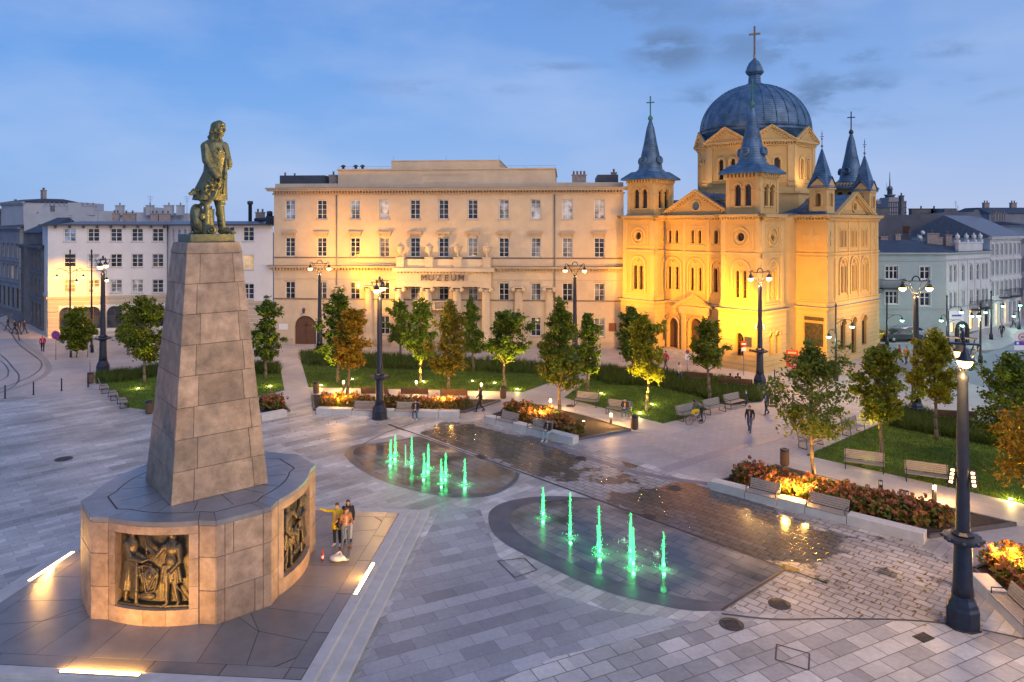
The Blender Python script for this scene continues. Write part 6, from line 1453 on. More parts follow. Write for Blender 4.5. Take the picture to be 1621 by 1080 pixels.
# distant tower block with mast
Db = Bld('distant_tower', GD(1406,420), 0, 'distant beige tower with antenna mast on the skyline behind the church'); s_ = 420/F
t = MB(); zT = H+(358-318)*s_; w = 29*s_; t.box(0,w,0,18,0,zT); t.box(w*.2,w*.8,3,14,zT,zT+2.2)
t.build('wall', mat('tower_block', (.33,.29,.28), .9, var=.15, scale=.1), Db.e)
for c in range(9):
    pass
gr = MB()
for c in range(8): gr.box(w*(c+.3)/8, w*(c+.6)/8, -.15, -.02, H+3, zT-1)
for r_ in range(4): gr.box(0,w,-.2,-.151,zT-1-3.1*r_,zT-.6-3.1*r_)
gr.build('window_strip', m_tar, Db.e)
def antenna(px, py, D, h, par=Gb):
    a = MB(); x, y = (px-CX)/F*D-par.O.x, D-par.O.y; z = H-(py-YH)*D/F; a.tube((x,y,z-1.2),(x,y,z+h),.03,.02,5)
    for k in range(4): a.tube((x-.45+.07*k,y,z+h-.12-.2*k),(x+.45-.07*k,y,z+h-.12-.2*k),.013,.013,4)
    a.build('antenna', m_zinc, par.e)
for px, py, D, h in ((1409,384,93,1.0),(1440,380,94,1.4),(1482,386,95,1.2)): antenna(px, py, D, h)
for px, py, D, h in ((1578,345,100,1.8),(1590,344,101,2.4),(1600,347,102,1.5)): antenna(px, py, D, h, Cb)
a = MB(); x = w*.48; a.lathe([(2.6,zT+2.2),(2.6,zT+3.2),(3.2,zT+3.3),(3.2,zT+4)], 12, x, 8); a.lathe([(1.5,zT+4),(1.5,zT+7),(1.9,zT+7.1),(1.2,zT+9)], 8, x, 8); a.tube((x,8,zT+9),(x,8,zT+17.5),.45,.15,6); a.tube((x-2,8,zT+6),(x-2,8,zT+11),.1); a.build('mast', m_zinc, Db.e)
for (px0, px1, yy, D, hh, m, nm, lb) in ((1388,1408,329,200,0,m_dgrey,'distant_block','low dark rooftops left of the distant tower'),(980,992,372,150,0,m_dgrey,'distant_block','dark building glimpsed in the gap between museum and church'),(1566,1700,338,135,0,m_grey,'distant_block','grey rooftop block behind the cream tenement')):
    b = Bld(nm, GD(px0,D), 0, lb); k = MB(); z1 = H-(yy-YH)*D/F; w = (px1-px0)/F*D; k.box(0,w,0,12,0,z1); k.prism([(-.2,-.2),(w+.2,-.2),(w+.2,12),(-.2,12)], z1, z1+1.2, 1, [(.5,4),(w-.5,4),(w-.5,8),(.5,8)]); k.build('wall', [m,m_tar], b.e)
    for c in range(3): chimney(b.e, w*(c+.5)/3, 5, z1+.5, 1.0, .7, 1.6, 2)
    for c in range(int(w/3)):
        window(b, FR(-.02), 1.5+3*c, z1-4.5, 1.1, 1.8, 'r', 2, (.5,), 'dark', -.03, .07)
# ================= STREET FURNITURE =================
m_iron = mat('dark_iron', (.030,.036,.055), .42, .3, var=.2, scale=4, bump=.12, bscale=60)
m_glow = emit('lamp_glow', (1.0,.48,.11), 14); m_glowg = emit('lamp_glow_cool', (.30,1.0,.60), 9)
def luminaire(parent, x, y, z, glow, s=1.0, name='luminaire'):
    l = MB(); l.lathe([(.04*s,z+.42*s),(.05*s,z+.30*s),(.13*s,z+.24*s),(.16*s,z+.12*s),(.25*s,z+.04*s),(.27*s,z)], 14, x, y); o = l.build(name, m_iron, parent)
    g = MB(); g.ell((x,y,z-.05*s), (.23*s,.23*s,.20*s), 14, 8); g.build('globe', glow, o); return o
def lamp(px, py, rot, label, s=1.0, power=420, floods=False, loc=None, far=False):
    p = loc or G(px, py); e = empty('street_lamp', p, rot, label, 'street lamp', 'tall iron street lamps round the square'); e.scale = (s,)*3
    b = MB(); b.lathe([(.52,0),(.52,.62),(.46,.70),(.44,.82),(.36,.95),(.34,1.05)], 8, rot=math.pi/8, smooth=False)
    b.lathe([(.58,-.01),(.58,.05),(.52,.06)], 8, rot=math.pi/8, smooth=False); b.build('base', m_iron, e, bevel=.012)
    q = MB(); q.lathe([(.34,1.05),(.30,1.4),(.27,2.72),(.25,2.78),(.22,3.05),(.205,4.6),(.19,4.7),(.185,6.4),(.155,8.25),(.175,8.30),(.175,8.42),(.13,8.50),(.10,8.62)], 12); q.build('pole', m_iron, e)
    c = MB(); c.lathe([(.24,2.72),(.42,2.82),(.60,2.88),(.62,2.95),(.60,3.02),(.40,3.05),(.24,3.08)], 8, rot=math.pi/8, smooth=False); c.lathe([(.34,3.06),(.36,3.12),(.26,3.2)], 8, rot=math.pi/8, smooth=False)
    for k in range(8): a = k*math.pi/4; c.ell((.58*math.cos(a),.58*math.sin(a),2.95), (.09,.09,.07), 8, 6)
    c.build('collar', m_iron, e)
    a = MB()
    for sx in (-1,1):
        for sy in (-.07,.07):
            q_ = sy/.07; a.path([(sx*.06,q_*.05,8.5),(sx*.26,q_*.15,8.90),(sx*.55,q_*.33,9.35),(sx*.66,q_*.40,9.62)], .026, 6)
        a.path([(sx*.70,0,9.62),(sx*.80,0,9.76),(sx*.92,0,9.72),(sx*.95,0,9.55)], .03, 6); a.box(min(sx*.60,sx*.80),max(sx*.60,sx*.80),-.46,.46,9.60,9.645)
    a.path([(.28*math.cos(t),0,9.60+.34*math.sin(t)) for t in [math.pi*k/10 for k in range(11)]], .045, 6); a.box(-.72,.72,-.05,.05,9.57,9.62); a.tube((0,0,8.6),(0,0,8.8),.05)
    a.build('bracket', m_iron, e)
    for sx in (-1,1):
        luminaire(e, sx*.95, 0, 9.12, m_glow, 1.0)
        point((sx*.95,0,8.82), power*2.2, (1.0,.56,.18), .15, e)
    if floods:
        fo = -math.atan2(p[0], p[1])-rot; f = MB()
        for sx, rz_ in ((-1,R(-35)),(1,R(25))):
            f.M = rotz(fo+rz_*.6) @ T(sx*.27,-.12,5.0) @ Matrix.Rotation(R(-22), 4, 'X'); f.box(-.10,.10,-.05,.05,-.28,.28)
        f.M = I4(); o = f.build('floodlight', m_iron, e)
        g = MB()
        for sx, rz_ in ((-1,R(-35)),(1,R(25))):
            g.M = rotz(fo+rz_*.6) @ T(sx*.27,-.12,5.0) @ Matrix.Rotation(R(-22), 4, 'X')
            for k in range(4): g.box(-.05,.05,-.062,-.05,-.235+.13*k,-.165+.13*k)
        g.M = I4(); g.build('lens', m_glow, o)
    return e
lamp(1524, 990, R(61), 'nearest street lamp, heavy iron base and lit floodlights, at the lower right', power=420, floods=True)
lamp(601, 663, R(88), 'iron street lamp in front of the left flower bed, beside the small wet basin', power=350)
lamp(1203, 611, R(20), 'iron street lamp between the church corner and the long grass strip', power=500, floods=True)
lamp(1450, 659, R(0), 'two-armed iron street lamp behind the yellow tree on the right lawn', power=350)
lamp(506, 563, R(5), 'iron street lamp before the left part of the museum', power=330)
lamp(910, 573, R(-5), 'iron street lamp before the right part of the museum', power=110)
lamp(163, 590, R(108), 'iron street lamp beside the thin tram poles at the left', s=1.08, power=90)
def pole(px, py, h, arms, label, r=.085, z=0, loc=None, cat='tram pole', glow=m_glow, name='tram_pole', s=.8, col=(1,.56,.18), power=120, rot=0):
    p = loc or G(px, py, z); e = empty(name, p, rot, label, cat, 'thin street poles'); b = MB(); b.lathe([(r*2.6,0),(r*2.4,.7),(r*1.5,.8),(r*1.2,1.1),(r*1.1,3.0),(r*.8,h-.2),(r*1.4,h-.15),(.02,h+.1)], 10)
    b.build('pole', m_iron, e)
    for (dx, za, drop) in arms:
        a = MB(); sg = 1 if dx > 0 else -1
        if abs(dx) < 1.6: a.path([(0,0,za-.55),(dx*.45,0,za-.1),(dx*.7,0,za+.02),(dx*.92,0,za-.03),(dx,0,za-.18)], .03, 5); a.path([(0,0,za-.2),(dx*.5,0,za-.25)], .02, 4)
        else: a.path([(0,0,za),(dx,0,za)], .035, 5); a.path([(dx,0,za),(dx,0,za-drop)], .02, 4)
        a.build('arm', m_iron, e); luminaire(e, dx, 0, za-drop-.40*s-.12, glow, s); point((dx,0,za-drop-.40*s-.45), power, col, .12, e)
    return e
def hgt(py_top, D): return H-(py_top-YH)*D/F
# two thin tram poles on the left with long side arms
D1 = 78.0
pole(0, 0, hgt(396,D1), [(-1.45,hgt(425.5,D1),.45),(1.45,hgt(425.5,D1),.45)], 'thin dark tram pole with two hanging lamps before the left end of the white block', loc=Vector((*GD(111,D1),0)), power=150)
pole(0, 0, hgt(396,76), [(-1.6,hgt(429,76),.7),(1.6,hgt(429,76),.5)], 'thin dark tram pole with two hanging lamps next to the left street lamp', loc=Vector((*GD(145,76),0)), power=100)
GL = (.70,1.0,.75)
for (px, D, top, arms, lab) in ((1402,80,470,[(1.55,10,.0,),],'a'),):
    pass
def spole(px, D, top, arms, lab, power=70):
    """arms: (pixel x of the pendant, pixel y of its glow)"""
    out = []
    for ax, ay in arms: dx = (ax-px)/F*D; zg = hgt(ay, D); out.append((dx, zg+.55, .0))
    p = Vector((*GD(px,D),0)); e = empty('lantern_pole', p, 0, lab, 'street lamp', 'green-lit lantern poles'); h = hgt(top,D); b = MB(); r = .085
    b.lathe([(r*2.6,0),(r*2.4,.7),(r*1.5,.8),(r*1.2,1.1),(r*1.1,3.0),(r*.8,h-.2),(r*1.4,h-.15),(.02,h+.1)], 10); b.build('pole', m_iron, e)
    for dx, za, dr in out:
        a = MB(); a.path([(0,0,za-.35),(dx*.3,0,za+.0),(dx*.6,0,za+.12),(dx*.9,0,za+.08),(dx,0,za-.1)], .03, 5); a.path([(0,0,za+.15),(dx*.6,0,za+.12)], .018, 4); a.build('arm', m_iron, e)
        luminaire(e, dx, 0, za-.10-.42*.85, m_glowg, .85); point((dx,0,za-.95), power, GL, .12, e)
spole(1323, 62, 481, [(1349,518),(1312,534)], 'lantern pole with two green-lit lamps against the church side wall')
spole(1404, 80, 470, [(1428,508)], 'lantern pole with a green-lit lamp beside the parked dark car')
spole(1499, 78, 468, [(1490,508),(1522,495),(1523,516)], 'lantern pole with three green-lit lamps at the mint house corner')
spole(1552, 70, 480, [(1538,501),(1549,501)], 'lantern pole with a pair of small lamps standing at the kerb of the road')
spole(1569, 84, 461, [(1588,485),(1560,495)], 'tall dark lantern pole on the corner pavement of the shopping street')
spole(1613, 92, 486, [(1605,501),(1615,484)], 'lantern pole at the right edge in the shopping street')
# ---- signs
m_signred = mat('sign_red', (.55,.02,.03), .4); m_signblue = mat('sign_blue', (.02,.07,.42), .4); m_signw = mat('sign_white', (.75,.75,.76), .4, var=.03); m_steel = mat('steel', (.30,.30,.31), .4, .7); m_black = mat('black_paint', (.015,.015,.015), .5)
def disc(mb, r, y0, y1, z, mi, n=24):
    mb.add([(r*math.cos(2*math.pi*k/n), y0, z+r*math.sin(2*math.pi*k/n)) for k in range(n)]+[(r*math.cos(2*math.pi*k/n), y1, z+r*math.sin(2*math.pi*k/n)) for k in range(n)], [tuple(range(n)), tuple(range(2*n-1,n-1,-1))]+[(k,n+k,n+(k+1)%n,(k+1)%n) for k in range(n)], mi)
def nostop(px, py, rpx, ybase, label, both=True):
    p = G(px, ybase); e = empty('road_sign', p, 0, label, 'road sign'); D = p.y; z = hgt(py, D); r = rpx/F*D
    b = MB(); b.tube((0,0,0),(0,0,z+r*.6),.035,.035,8); b.build('post', m_steel, e)
    f = MB(); disc(f, r, -.05, -.03, z, 0); disc(f, r*.80, -.056, -.05, z, 1)
    for s in ((-1,1) if both else (1,)):
        a = s*math.pi/4; c, sn = math.cos(a), math.sin(a); w = r*.09; L_ = r*.82
        q = [(c*L_-sn*w, sn*L_+c*w),(-c*L_-sn*w,-sn*L_+c*w),(-c*L_+sn*w,-sn*L_-c*w),(c*L_+sn*w, sn*L_-c*w)]
        yy = -.060-.002*(s > 0); f.add([(x,yy,z+v) for x, v in q], [(0,1,2,3)] , 0)
    f.build('sign_face', [m_signred, m_signblue], e)
    return e, z, r
nostop(88.5, 530.5, 6.8, 570, 'round blue no-stopping sign with red cross on a post by the tram track bend')
e, z, r = nostop(1088, 557, 3.2, 601, 'small no-parking sign before the church doors', False)
b = MB(); b.box(-.2,.2,-.05,-.03,z-r-.5,z-r-.05); b.build('plate', m_signw, e)
e = empty('road_sign', G(1177,594.5), 0, 'red round sign on a tall post against the lit church tower', 'road sign'); b = MB(); b.tube((0,0,0),(0,0,3.1),.035); b.build('post', m_steel, e); f = MB(); disc(f,.26,-.05,-.03,2.85,0); f.box(-.18,.18,-.056,-.05,2.80,2.90,1); f.box(-.2,.2,-.05,-.03,2.2,2.52,1); f.build('sign_face', [m_signred, m_signw], e)
# zone sign at the right edge
D = 58.0; e = empty('zone_sign', (*GD(1617,D),0), 0, 'rectangular zone sign with a red ring and the number 30 at the right edge', 'road sign'); z0, z1 = hgt(554,D), hgt(527,D)
b = MB(); b.tube((0,0,0),(0,0,z1),.04); b.build('post', m_steel, e)
f = MB(); w = .62; f.box(-w,w,-.06,-.04,z0,z1,0); zc = z1-(z1-z0)*.24; 
f.box(-w,w,-.066,-.06,z0+(z1-z0)*.28,z0+(z1-z0)*.52,2); f.box(-.45,-.25,-.07,-.066,z0+(z1-z0)*.33,z0+(z1-z0)*.47,0); f.box(-.05,.4,-.07,-.066,z0+(z1-z0)*.40,z0+(z1-z0)*.46,1); ring(f, T(0,-.06,0), 0, zc, .24, .055, .012)
f.m = [m if i < 22 else m for i, m in enumerate(f.m)]
o = f.build('sign_face', [m_signw, m_signred, m_signblue], e)
rg = MB(); ring(rg, T(0,-.066,0), 0, zc, .235, .065, .012); rg.build('ring', m_signred, o)
text('30', .28, T(0,-.068,zc-.10) @ Matrix.Rotation(R(90), 4, 'X'), m_black, o, .004, 'number', bold=.006)
# blue wayfinding disc poles near the left lamp
for px, yb, yd, lab in ((139,565,536,'slim post with a small round blue sign before the bush'),(142.5,604,None,'plain slim steel post between the left lamp and the lawn bench')):
    p = G(px, yb); e = empty('slim_post', p, 0, lab, 'post'); h = 3.0 if yd is None else hgt(yd-4, p.y); b = MB(); b.tube((0,0,0),(0,0,h),.04); b.build('post', m_steel, e)
    if yd: f = MB(); disc(f,.42,-.07,-.05,hgt(yd,p.y),0); f.box(-.15,.15,-.08,-.07,hgt(yd,p.y)-.2,hgt(yd,p.y)+.2,1); f.build('sign_face', [m_signblue, m_signw], e)
# red poster stand beside the church
p = G(1254,596); e = empty('poster_stand', p, R(-20), 'tall red poster on a stand by the church corner', 'poster stand'); b = MB(); b.tube((0,0.02,0),(0,0.02,.9),.05); b.box(-.5,.5,-.03,.05,.85,2.35,0); b.build('board', [m_signred], e)
f = MB(); f.box(-.46,.46,-.036,-.03,.9,2.3,0); f.lathe([(.12,1.2),(.16,1.4),(.13,1.6)], 10, -.15, -.05, 1); f.box(-.35,.35,-.042,-.036,2.05,2.2,1); f.box(-.1,.35,-.042,-.036,1.0,1.1,1); f.build('poster', [mat('poster_red', (.42,.05,.02), .5, var=.4, scale=4), mat('poster_cream', (.6,.4,.2), .5)], e)
# steel bollards and low posts
for i, (px, yb) in enumerate(((8,631),(53,625),(97.5,619),(139.5,613))):
    p = G(px, yb); e = tag(MB().lathe([(.05,0),(.05,1.0),(.045,1.04),(.02,1.05)], 10).lathe([(.09,0),(.09,.03)], 10).build('bollard', m_iron, loc=p), ['thin dark bollard at the left picture edge by the tram road','thin dark bollard, second from the left picture edge','thin dark bollard, third from the left picture edge','thin dark bollard nearest the lawn with three benches'][i], 'bollard', 'thin bollards along the tram road')
for i, (px, yb) in enumerate(((1057,600),(1066,601),(1075,602),(1226,603),(1227,640),(1255,645),(1499,631),(1502,640))):
    tag(MB().lathe([(.05,0),(.05,.95),(.02,1.0)], 8).lathe([(.08,0),(.08,.03)], 8).build('bollard', m_iron, loc=G(px,yb)), 'slim dark steel bollard standing on the pavement around the church', 'bollard', 'bollards by the church')
# ---- benches
m_wood = mat('grey_timber', (.31,.275,.25), .6, var=.18, scale=9, bump=.2, bscale=30); m_woodb = mat('brown_timber', (.15,.085,.05), .6, var=.2, scale=9)
def make_bench(w=1.8, m=None):
    e = empty('park_bench', (0,0,0)); m = m or m_wood
    s = MB(); 
    for k in range(5): s.box(-w/2,w/2,-.24+.105*k,-.15+.105*k,.42,.455)
    s.build('seat', m, e)
    k_ = MB()
    for k in range(5): t = k; k_.M = T(0,.30+.025*k,.50+.095*k) @ Matrix.Rotation(R(-14), 4, 'X'); k_.box(-w/2,w/2,-.015,.015,0,.082)
    k_.M = I4(); k_.build('backrest', m, e)
    for sx in (-1,1):
        f = MB(); x = sx*(w/2-.06); f.path([(x,-.24,.40),(x,-.28,.02),(x,.30,.02),(x,.28,.42),(x,.42,.98)], .022, 6); f.path([(x,-.24,.40),(x,.28,.40)], .022, 6); f.path([(x,-.24,.42),(x,-.22,.66),(x,.33,.66)], .018, 6); f.build('leg_frame', m_iron, e)
    return e
protos = {}
def bench(px, py, deg, label, w=1.8, m=None, grp='park benches beside the lawns', z=0):
    k = (w, m.name if m else '')
    if k not in protos: protos[k] = o = make_bench(w, m)
    else: o = copy_tree(protos[k])
    o.location = G(px, py, z)+Vector((0,0,.012)); o.rotation_euler = (0,0,R(deg)); return tag(o, label, 'bench', grp)
bench(594, 631, 180, 'brown-backed bench behind the left flower bed, hidden in part by the lamp post', 2.1, m_woodb); bench(657, 632, 180, 'brown-backed bench in the middle behind the left flower bed', 2.1, m_woodb); bench(719, 634, 180, 'brown-backed bench right of the olive tree behind the left flower bed', 2.1, m_woodb)
bench(928, 643, -26, 'grey bench on the church-lawn path left of the seated man'); bench(979, 657, -26, 'grey bench with a man sitting on it by the church lawn')
bench(1090, 664, 35, 'pale bench behind the parked bicycle'); bench(1132, 654, 35, 'pale bench right of the bending cyclist'); bench(1164, 645, 35, 'pale bench nearest the long grass at the church lawn corner')
bench(1368, 745, -26, 'silvery bench on the right lawn edge, nearer the litter bin', 2.0); bench(1467, 765, -26, 'silvery bench on the right lawn edge, nearer the big lamp post', 2.0)
bench(1352, 687, 35, 'small bench behind the airy tree at the left corner of the right lawn'); bench(1284, 707, 35, 'bench half hidden by the airy tree beside the right lawn')
bench(166, 620, 125, 'pale bench farthest along the row beyond the monument', 1.8); bench(180, 631, 125, 'pale bench in the middle of the row beyond the monument'); bench(195, 643, 125, 'pale bench nearest in the row beyond the monument')
bench(1106, 606, 160, 'dark bench back seen over the long grass by the church', 2.4, m_woodb); bench(1165, 616, 160, 'dark bench with two people sitting before the church', 2.6, m_woodb); bench(1510, 670, 168, 'dark bench back behind the right hedge', 2.6, m_woodb)
# ---- litter bins
def bin_(px, py, label):
    e = empty('litter_bin', G(px, py), 0, label, 'litter bin', 'round slatted litter bins'); b = MB(); b.lathe([(.20,.03),(.21,.06),(.21,.86),(.20,.88)], 20); b.build('body', m_iron, e)
    s = MB()
    for k in range(20): s.M = rotz(2*math.pi*k/20); s.box(-.027,.027,-.245,-.215,.08,.80)
    s.M = I4(); s.build('slats', m_woodb, e)
    t = MB(); t.lathe([(.25,.86),(.25,.93),(.12,.96),(.12,.90)], 20); t.build('lid', m_iron, e)
bin_(500.5,623,'litter bin at the left end of the flower bed'); bin_(796.5,631,'litter bin where the paths meet right of the left lawn'); bin_(1004.5,680,'litter bin at the tip of the middle planter'); bin_(1242,737,'litter bin beside the long right planter'); bin_(236,655,'litter bin just left of the monument shaft'); bin_(143,607,'dark litter bin beneath the left lamp') 
# ---- bollard lights
def blight(px, py, label, lit=True, h=.85, power=45):
    e = empty('bollard_light', G(px, py), 0, label, 'bollard light', 'low bollard lights'); b = MB(); b.box(-.075,.075,-.075,.075,0,h-.20); b.box(-.075,.075,-.075,.075,h-.02,h+.02)
    for sx in (-1,1):
        for sy in (-1,1): b.box(sx*.065-.01,sx*.065+.01,sy*.065-.01,sy*.065+.01,h-.21,h-.01)
    b.build('post', m_iron, e); g = MB(); g.box(-.05,.05,-.05,.05,h-.195,h-.03); g.build('lens', emit('bollard_glow', (1.0,.70,.34), 16) if lit else m_signw, e)
    if lit: point((0,-.16,h-.10), power*3.2, (1,.52,.15), .04, e); point((0,.16,h-.10), power*2.6, (1,.52,.15), .04, e)
blight(544,619,'lit bollard light behind the left end of the flower bed'); blight(659,619,'lit bollard light behind the middle bench of the left bed'); blight(762,623,'lit bollard light beside the dark walking figure, left of the path bin')
blight(871,650,'lit bollard light at the back of the middle planter'); blight(967,674,'lit bollard light between the seated man and the planter tip')
blight(1479,795,'lit bollard light on the path behind the big lamp post'); blight(1394,788,'low bollard light among the hydrangeas of the long right planter', False); blight(1427,800,'unlit small bollard in the right planter, left one of the pair', False, .75); blight(1435,802,'unlit small bollard in the right planter, right one of the pair', False, .75)
blight(1181,640,'unlit bollard light at the end of the long grass by the church', False, 1.0); blight(112,566,'short bollard light before the bush at the arcade', False); blight(1292,770,'lit bollard light at the foot of the airy tree', True, .5, 40)
# ---- planters
m_conc = mat('pale_concrete', (.52,.51,.50), .6, var=.1, scale=2.5, bump=.12, bscale=50, stain=.3, stain_col=(.33,.33,.34)); m_curb = mat('dark_kerb', (.10,.095,.10), .6, var=.2)
m_hyd = leafmat('hydrangea_leaves', [(.05,.10,.015),(.09,.14,.02),(.16,.13,.03),(.26,.11,.025),(.16,.06,.02)], .3)
m_blo = leafmat('hydrangea_heads', [(.30,.09,.04),(.38,.15,.08),(.26,.12,.03),(.34,.17,.11),(.22,.05,.03)], .25)
def planter(A, B, poly, segs, label, bed, back=True, n=2600, heads=260, hgt_=.75):
    A, B = G(*A), G(*B); d = (B-A).to_2d(); L_ = d.length; a = math.atan2(d.y, d.x)
    e = empty('planter', A, a, label, 'planter', 'concrete-edged planters with built-in seats')
    for (t0, t1, kd) in segs:
        x0, x1 = t0*L_+.012, t1*L_-.012
        if kd == 'b': MB().box(x0,x1,0,.62,0,.46).build('concrete_block', m_conc, e, bevel=.015)
        else:
            MB().box(x0,x1,0,.60,0,.36).build('concrete_block', m_conc, e, bevel=.015)
            s = MB(); 
            for k in range(6): s.box(x0+.02,x1-.02,-.01+.095*k,.073+.095*k,.365,.41)
            s.build('seat', m_wood, e)
            s = MB()
            for k in range(5): s.M = T(0,.58+.03*k,.44+.095*k) @ Matrix.Rotation(R(-16), 4, 'X'); s.box(x0+.04,x1-.04,-.018,.018,0,.08)
            s.M = I4(); s.build('backrest', m_wood, e)
            for x in (x0+.06, x1-.06): s = MB(); s.path([(x,.05,.41),(x,.05,.62),(x,.60,.62)], .02, 6); s.path([(x,.58,.40),(x,.74,.95)], .02, 6); s.build('armrest', m_iron, e)
    P = [G(*q) for q in poly]
    if sum(P[i].x*P[(i+1)%len(P)].y-P[(i+1)%len(P)].x*P[i].y for i in range(len(P))) < 0: P.reverse()
    Mi = (T(A) @ rotz(a)).inverted(); pl = [Mi @ p for p in P]
    s = MB(); s.prism([(p.x,p.y) for p in pl], .0, .10); s.build('soil', m_soil, e)
    c = MB()
    for p, q in zip(pl, pl[1:]+pl[:1]):
        dd = (q-p).to_2d(); 
        if dd.length < .05: continue
        aa = math.atan2(dd.y, dd.x); c.M = T(p.x,p.y,0) @ rotz(aa); c.box(-.06,dd.length+.06,-.06,.06,0,.16)
    c.M = I4(); c.build('kerb', m_curb, e)
    # hydrangeas
    W_ = [G(*q) for q in bed]; cen = area_pts(W_, n//16)
    V = np.zeros((0,3))
    C_ = np.array([(p.x,p.y) for p in cen]); k = 30
    base_h = hgt_*(.75+.4*rng.random(len(C_)))
    reps = np.repeat(np.arange(len(C_)), k); m_ = len(reps); th = rng.random(m_)*2*np.pi; ph = np.arccos(rng.random(m_)*1.2-.2); rr = .36*(.7+.35*rng.random(m_))
    X = C_[reps,0]+rr*np.sin(ph)*np.cos(th); Y = C_[reps,1]+rr*np.sin(ph)*np.sin(th); Z = np.maximum(.08, base_h[reps]-.36+rr*np.cos(ph))
    leaves_mesh('hydrangea_bed', np.stack([X,Y,Z],1), .20, m_hyd, 'rust and green hydrangea bushes filling '+bed_lab(label), 'hydrangeas', 'stuff', heads=(C_, base_h, m_blo, heads//2))
    return e
def bed_lab(l): return 'the '+l.replace('with white concrete edge ','').replace('with two built-in benches ','').replace(', with a seated person','').replace('right picture edge behind the big lamp','right picture edge')
def leaves_mesh(name, C, size, m, label=None, cat=None, kind=None, parent=None, heads=None, up=.3):
    n = len(C); nv = rng.normal(size=(n,3)); nv[:,2] = np.abs(nv[:,2])+up; nv /= np.linalg.norm(nv,axis=1)[:,None]
    t = rng.normal(size=(n,3)); t -= (t*nv).sum(1)[:,None]*nv; t /= np.linalg.norm(t,axis=1)[:,None]; b = np.cross(nv, t); s = size*(.6+.8*rng.random(n))[:,None]
    V = np.empty((n,4,3)); V[:,0] = C-t*s*.62; V[:,1] = C+b*s*.34+nv*s*.06; V[:,2] = C+t*s*.62-nv*s*.05; V[:,3] = C-b*s*.34+nv*s*.06
    V = V.reshape(-1,3)
    mats = [m]
    if heads:
        C_, bh, mb_, nh = heads; idx = rng.integers(0, len(C_), nh); HC = np.stack([C_[idx,0]+rng.normal(0,.2,nh), C_[idx,1]+rng.normal(0,.2,nh), bh[idx]+.03+rng.normal(0,.07,nh)],1)
        k = 16; reps = np.repeat(np.arange(nh), k); d = rng.normal(size=(len(reps),3)); d /= np.linalg.norm(d,axis=1)[:,None]; P = HC[reps]+d*.10
        t = rng.normal(size=(len(P),3)); t -= (t*d).sum(1)[:,None]*d; t /= np.linalg.norm(t,axis=1)[:,None]; b = np.cross(d,t); s = .06
        V2 = np.empty((len(P),4,3)); V2[:,0] = P-t*s; V2[:,1] = P+b*s; V2[:,2] = P+t*s; V2[:,3] = P-b*s; V = np.concatenate([V, V2.reshape(-1,3)]); mats = [m, mb_]
    o = np_mesh(name, V, 4, mats, label, cat, kind, parent)
    if heads: mi = np.zeros(len(V)//4, np.int32); mi[n:] = 1; o.data.polygons.foreach_set('material_index', mi)
    return o
planter((500,657),(726,662.5), [(497,650),(494,628),(600,632),(791,636),(735,654)], [(0,.12,'b'),(.12,.25,'b'),(.25,.41,'s'),(.41,.55,'b'),(.55,.72,'s'),(.72,.86,'b'),(.86,1,'b')], 'planter with white concrete edge before the left lawn', [(510,650),(512,636),(600,640),(745,644),(722,657)])
planter((767,669),(907,704.5), [(769,662),(838,641),(920,660),(997,682.5),(910,698)], [(0,.13,'b'),(.13,.34,'s'),(.34,.5,'b'),(.5,.73,'s'),(.73,1,'b')], 'planter with white concrete edge in the middle, with a seated person', [(800,660),(812,648),(860,656),(930,690),(912,697),(850,682)])
planter((1123,775.5),(1463,863), [(1126,768),(1228,740),(1400,784),(1606,832.5),(1470,852)], [(0,.19,'b'),(.19,.355,'s'),(.355,.49,'b'),(.49,.68,'s'),(.68,1,'b')], 'long planter with two built-in benches before the right lawn', [(1160,766),(1180,750),(1300,778),(1500,826),(1502,842),(1440,842),(1300,806)], n=5200, heads=560)
planter((1535,925),(1650,1040), [(1542,905),(1600,880),(1800,900),(1800,1100),(1660,1020)], [(0,.30,'b'),(.30,.78,'s'),(.78,1,'b')], 'planter cut by the right picture edge behind the big lamp', [(1560,905),(1600,884),(1700,890),(1700,990),(1640,980)], n=2600, heads=200)
planter((414,668),(455,660), [(414,660),(412,634),(440,632),(458,652)], [(0,1,'b')], 'small planter corner just right of the monument shaft', [(416,655),(416,640),(440,638),(450,650)], n=700, heads=90)
def glowspot(px, py, power=90, label='', z=.18, tgt=(0,.2,1)):
    p = G(px, py); e = empty('planter_spotlight', p+Vector((0,0,.1)), 0, label, 'spotlight', 'small warm garden spotlights'); b = MB(); b.lathe([(.05,0),(.05,.05),(.07,.06),(.07,.11)], 12); b.build('housing', m_iron, e); g = MB(); g.lathe([(.06,.112),(.055,.125),(.02,.13)], 12); g.build('lens', emit('spot_glow', (1.0,.66,.26), 30), e)
    point((0,-.02,z+.42), power*1.4, (1,.46,.07), .12, e); point((.5,.25,z+.75), power*.8, (1,.50,.10), .15, e); point((-.5,.2,z+.7), power*.8, (1,.46,.07), .15, e)
for i, (px, py, pw, lb) in enumerate(((537,645,170,'spotlight glowing in the hydrangeas at the left end of the left bed'),(703,648,170,'spotlight glowing in the hydrangeas at the right end of the left bed'),(857,670,200,'spotlight glowing in the middle planter behind the seated person'),(924,672,15,'small spotlight shining at the back edge of the middle planter'),
        (1262,796,260,'spotlight glowing beside the left seat of the long right planter'),(1319,776,20,'small spotlight shining behind the hydrangeas near the airy tree'),(1604,912,260,'spotlight glowing in the planter at the right picture edge'))): glowspot(px, py, pw, lb)
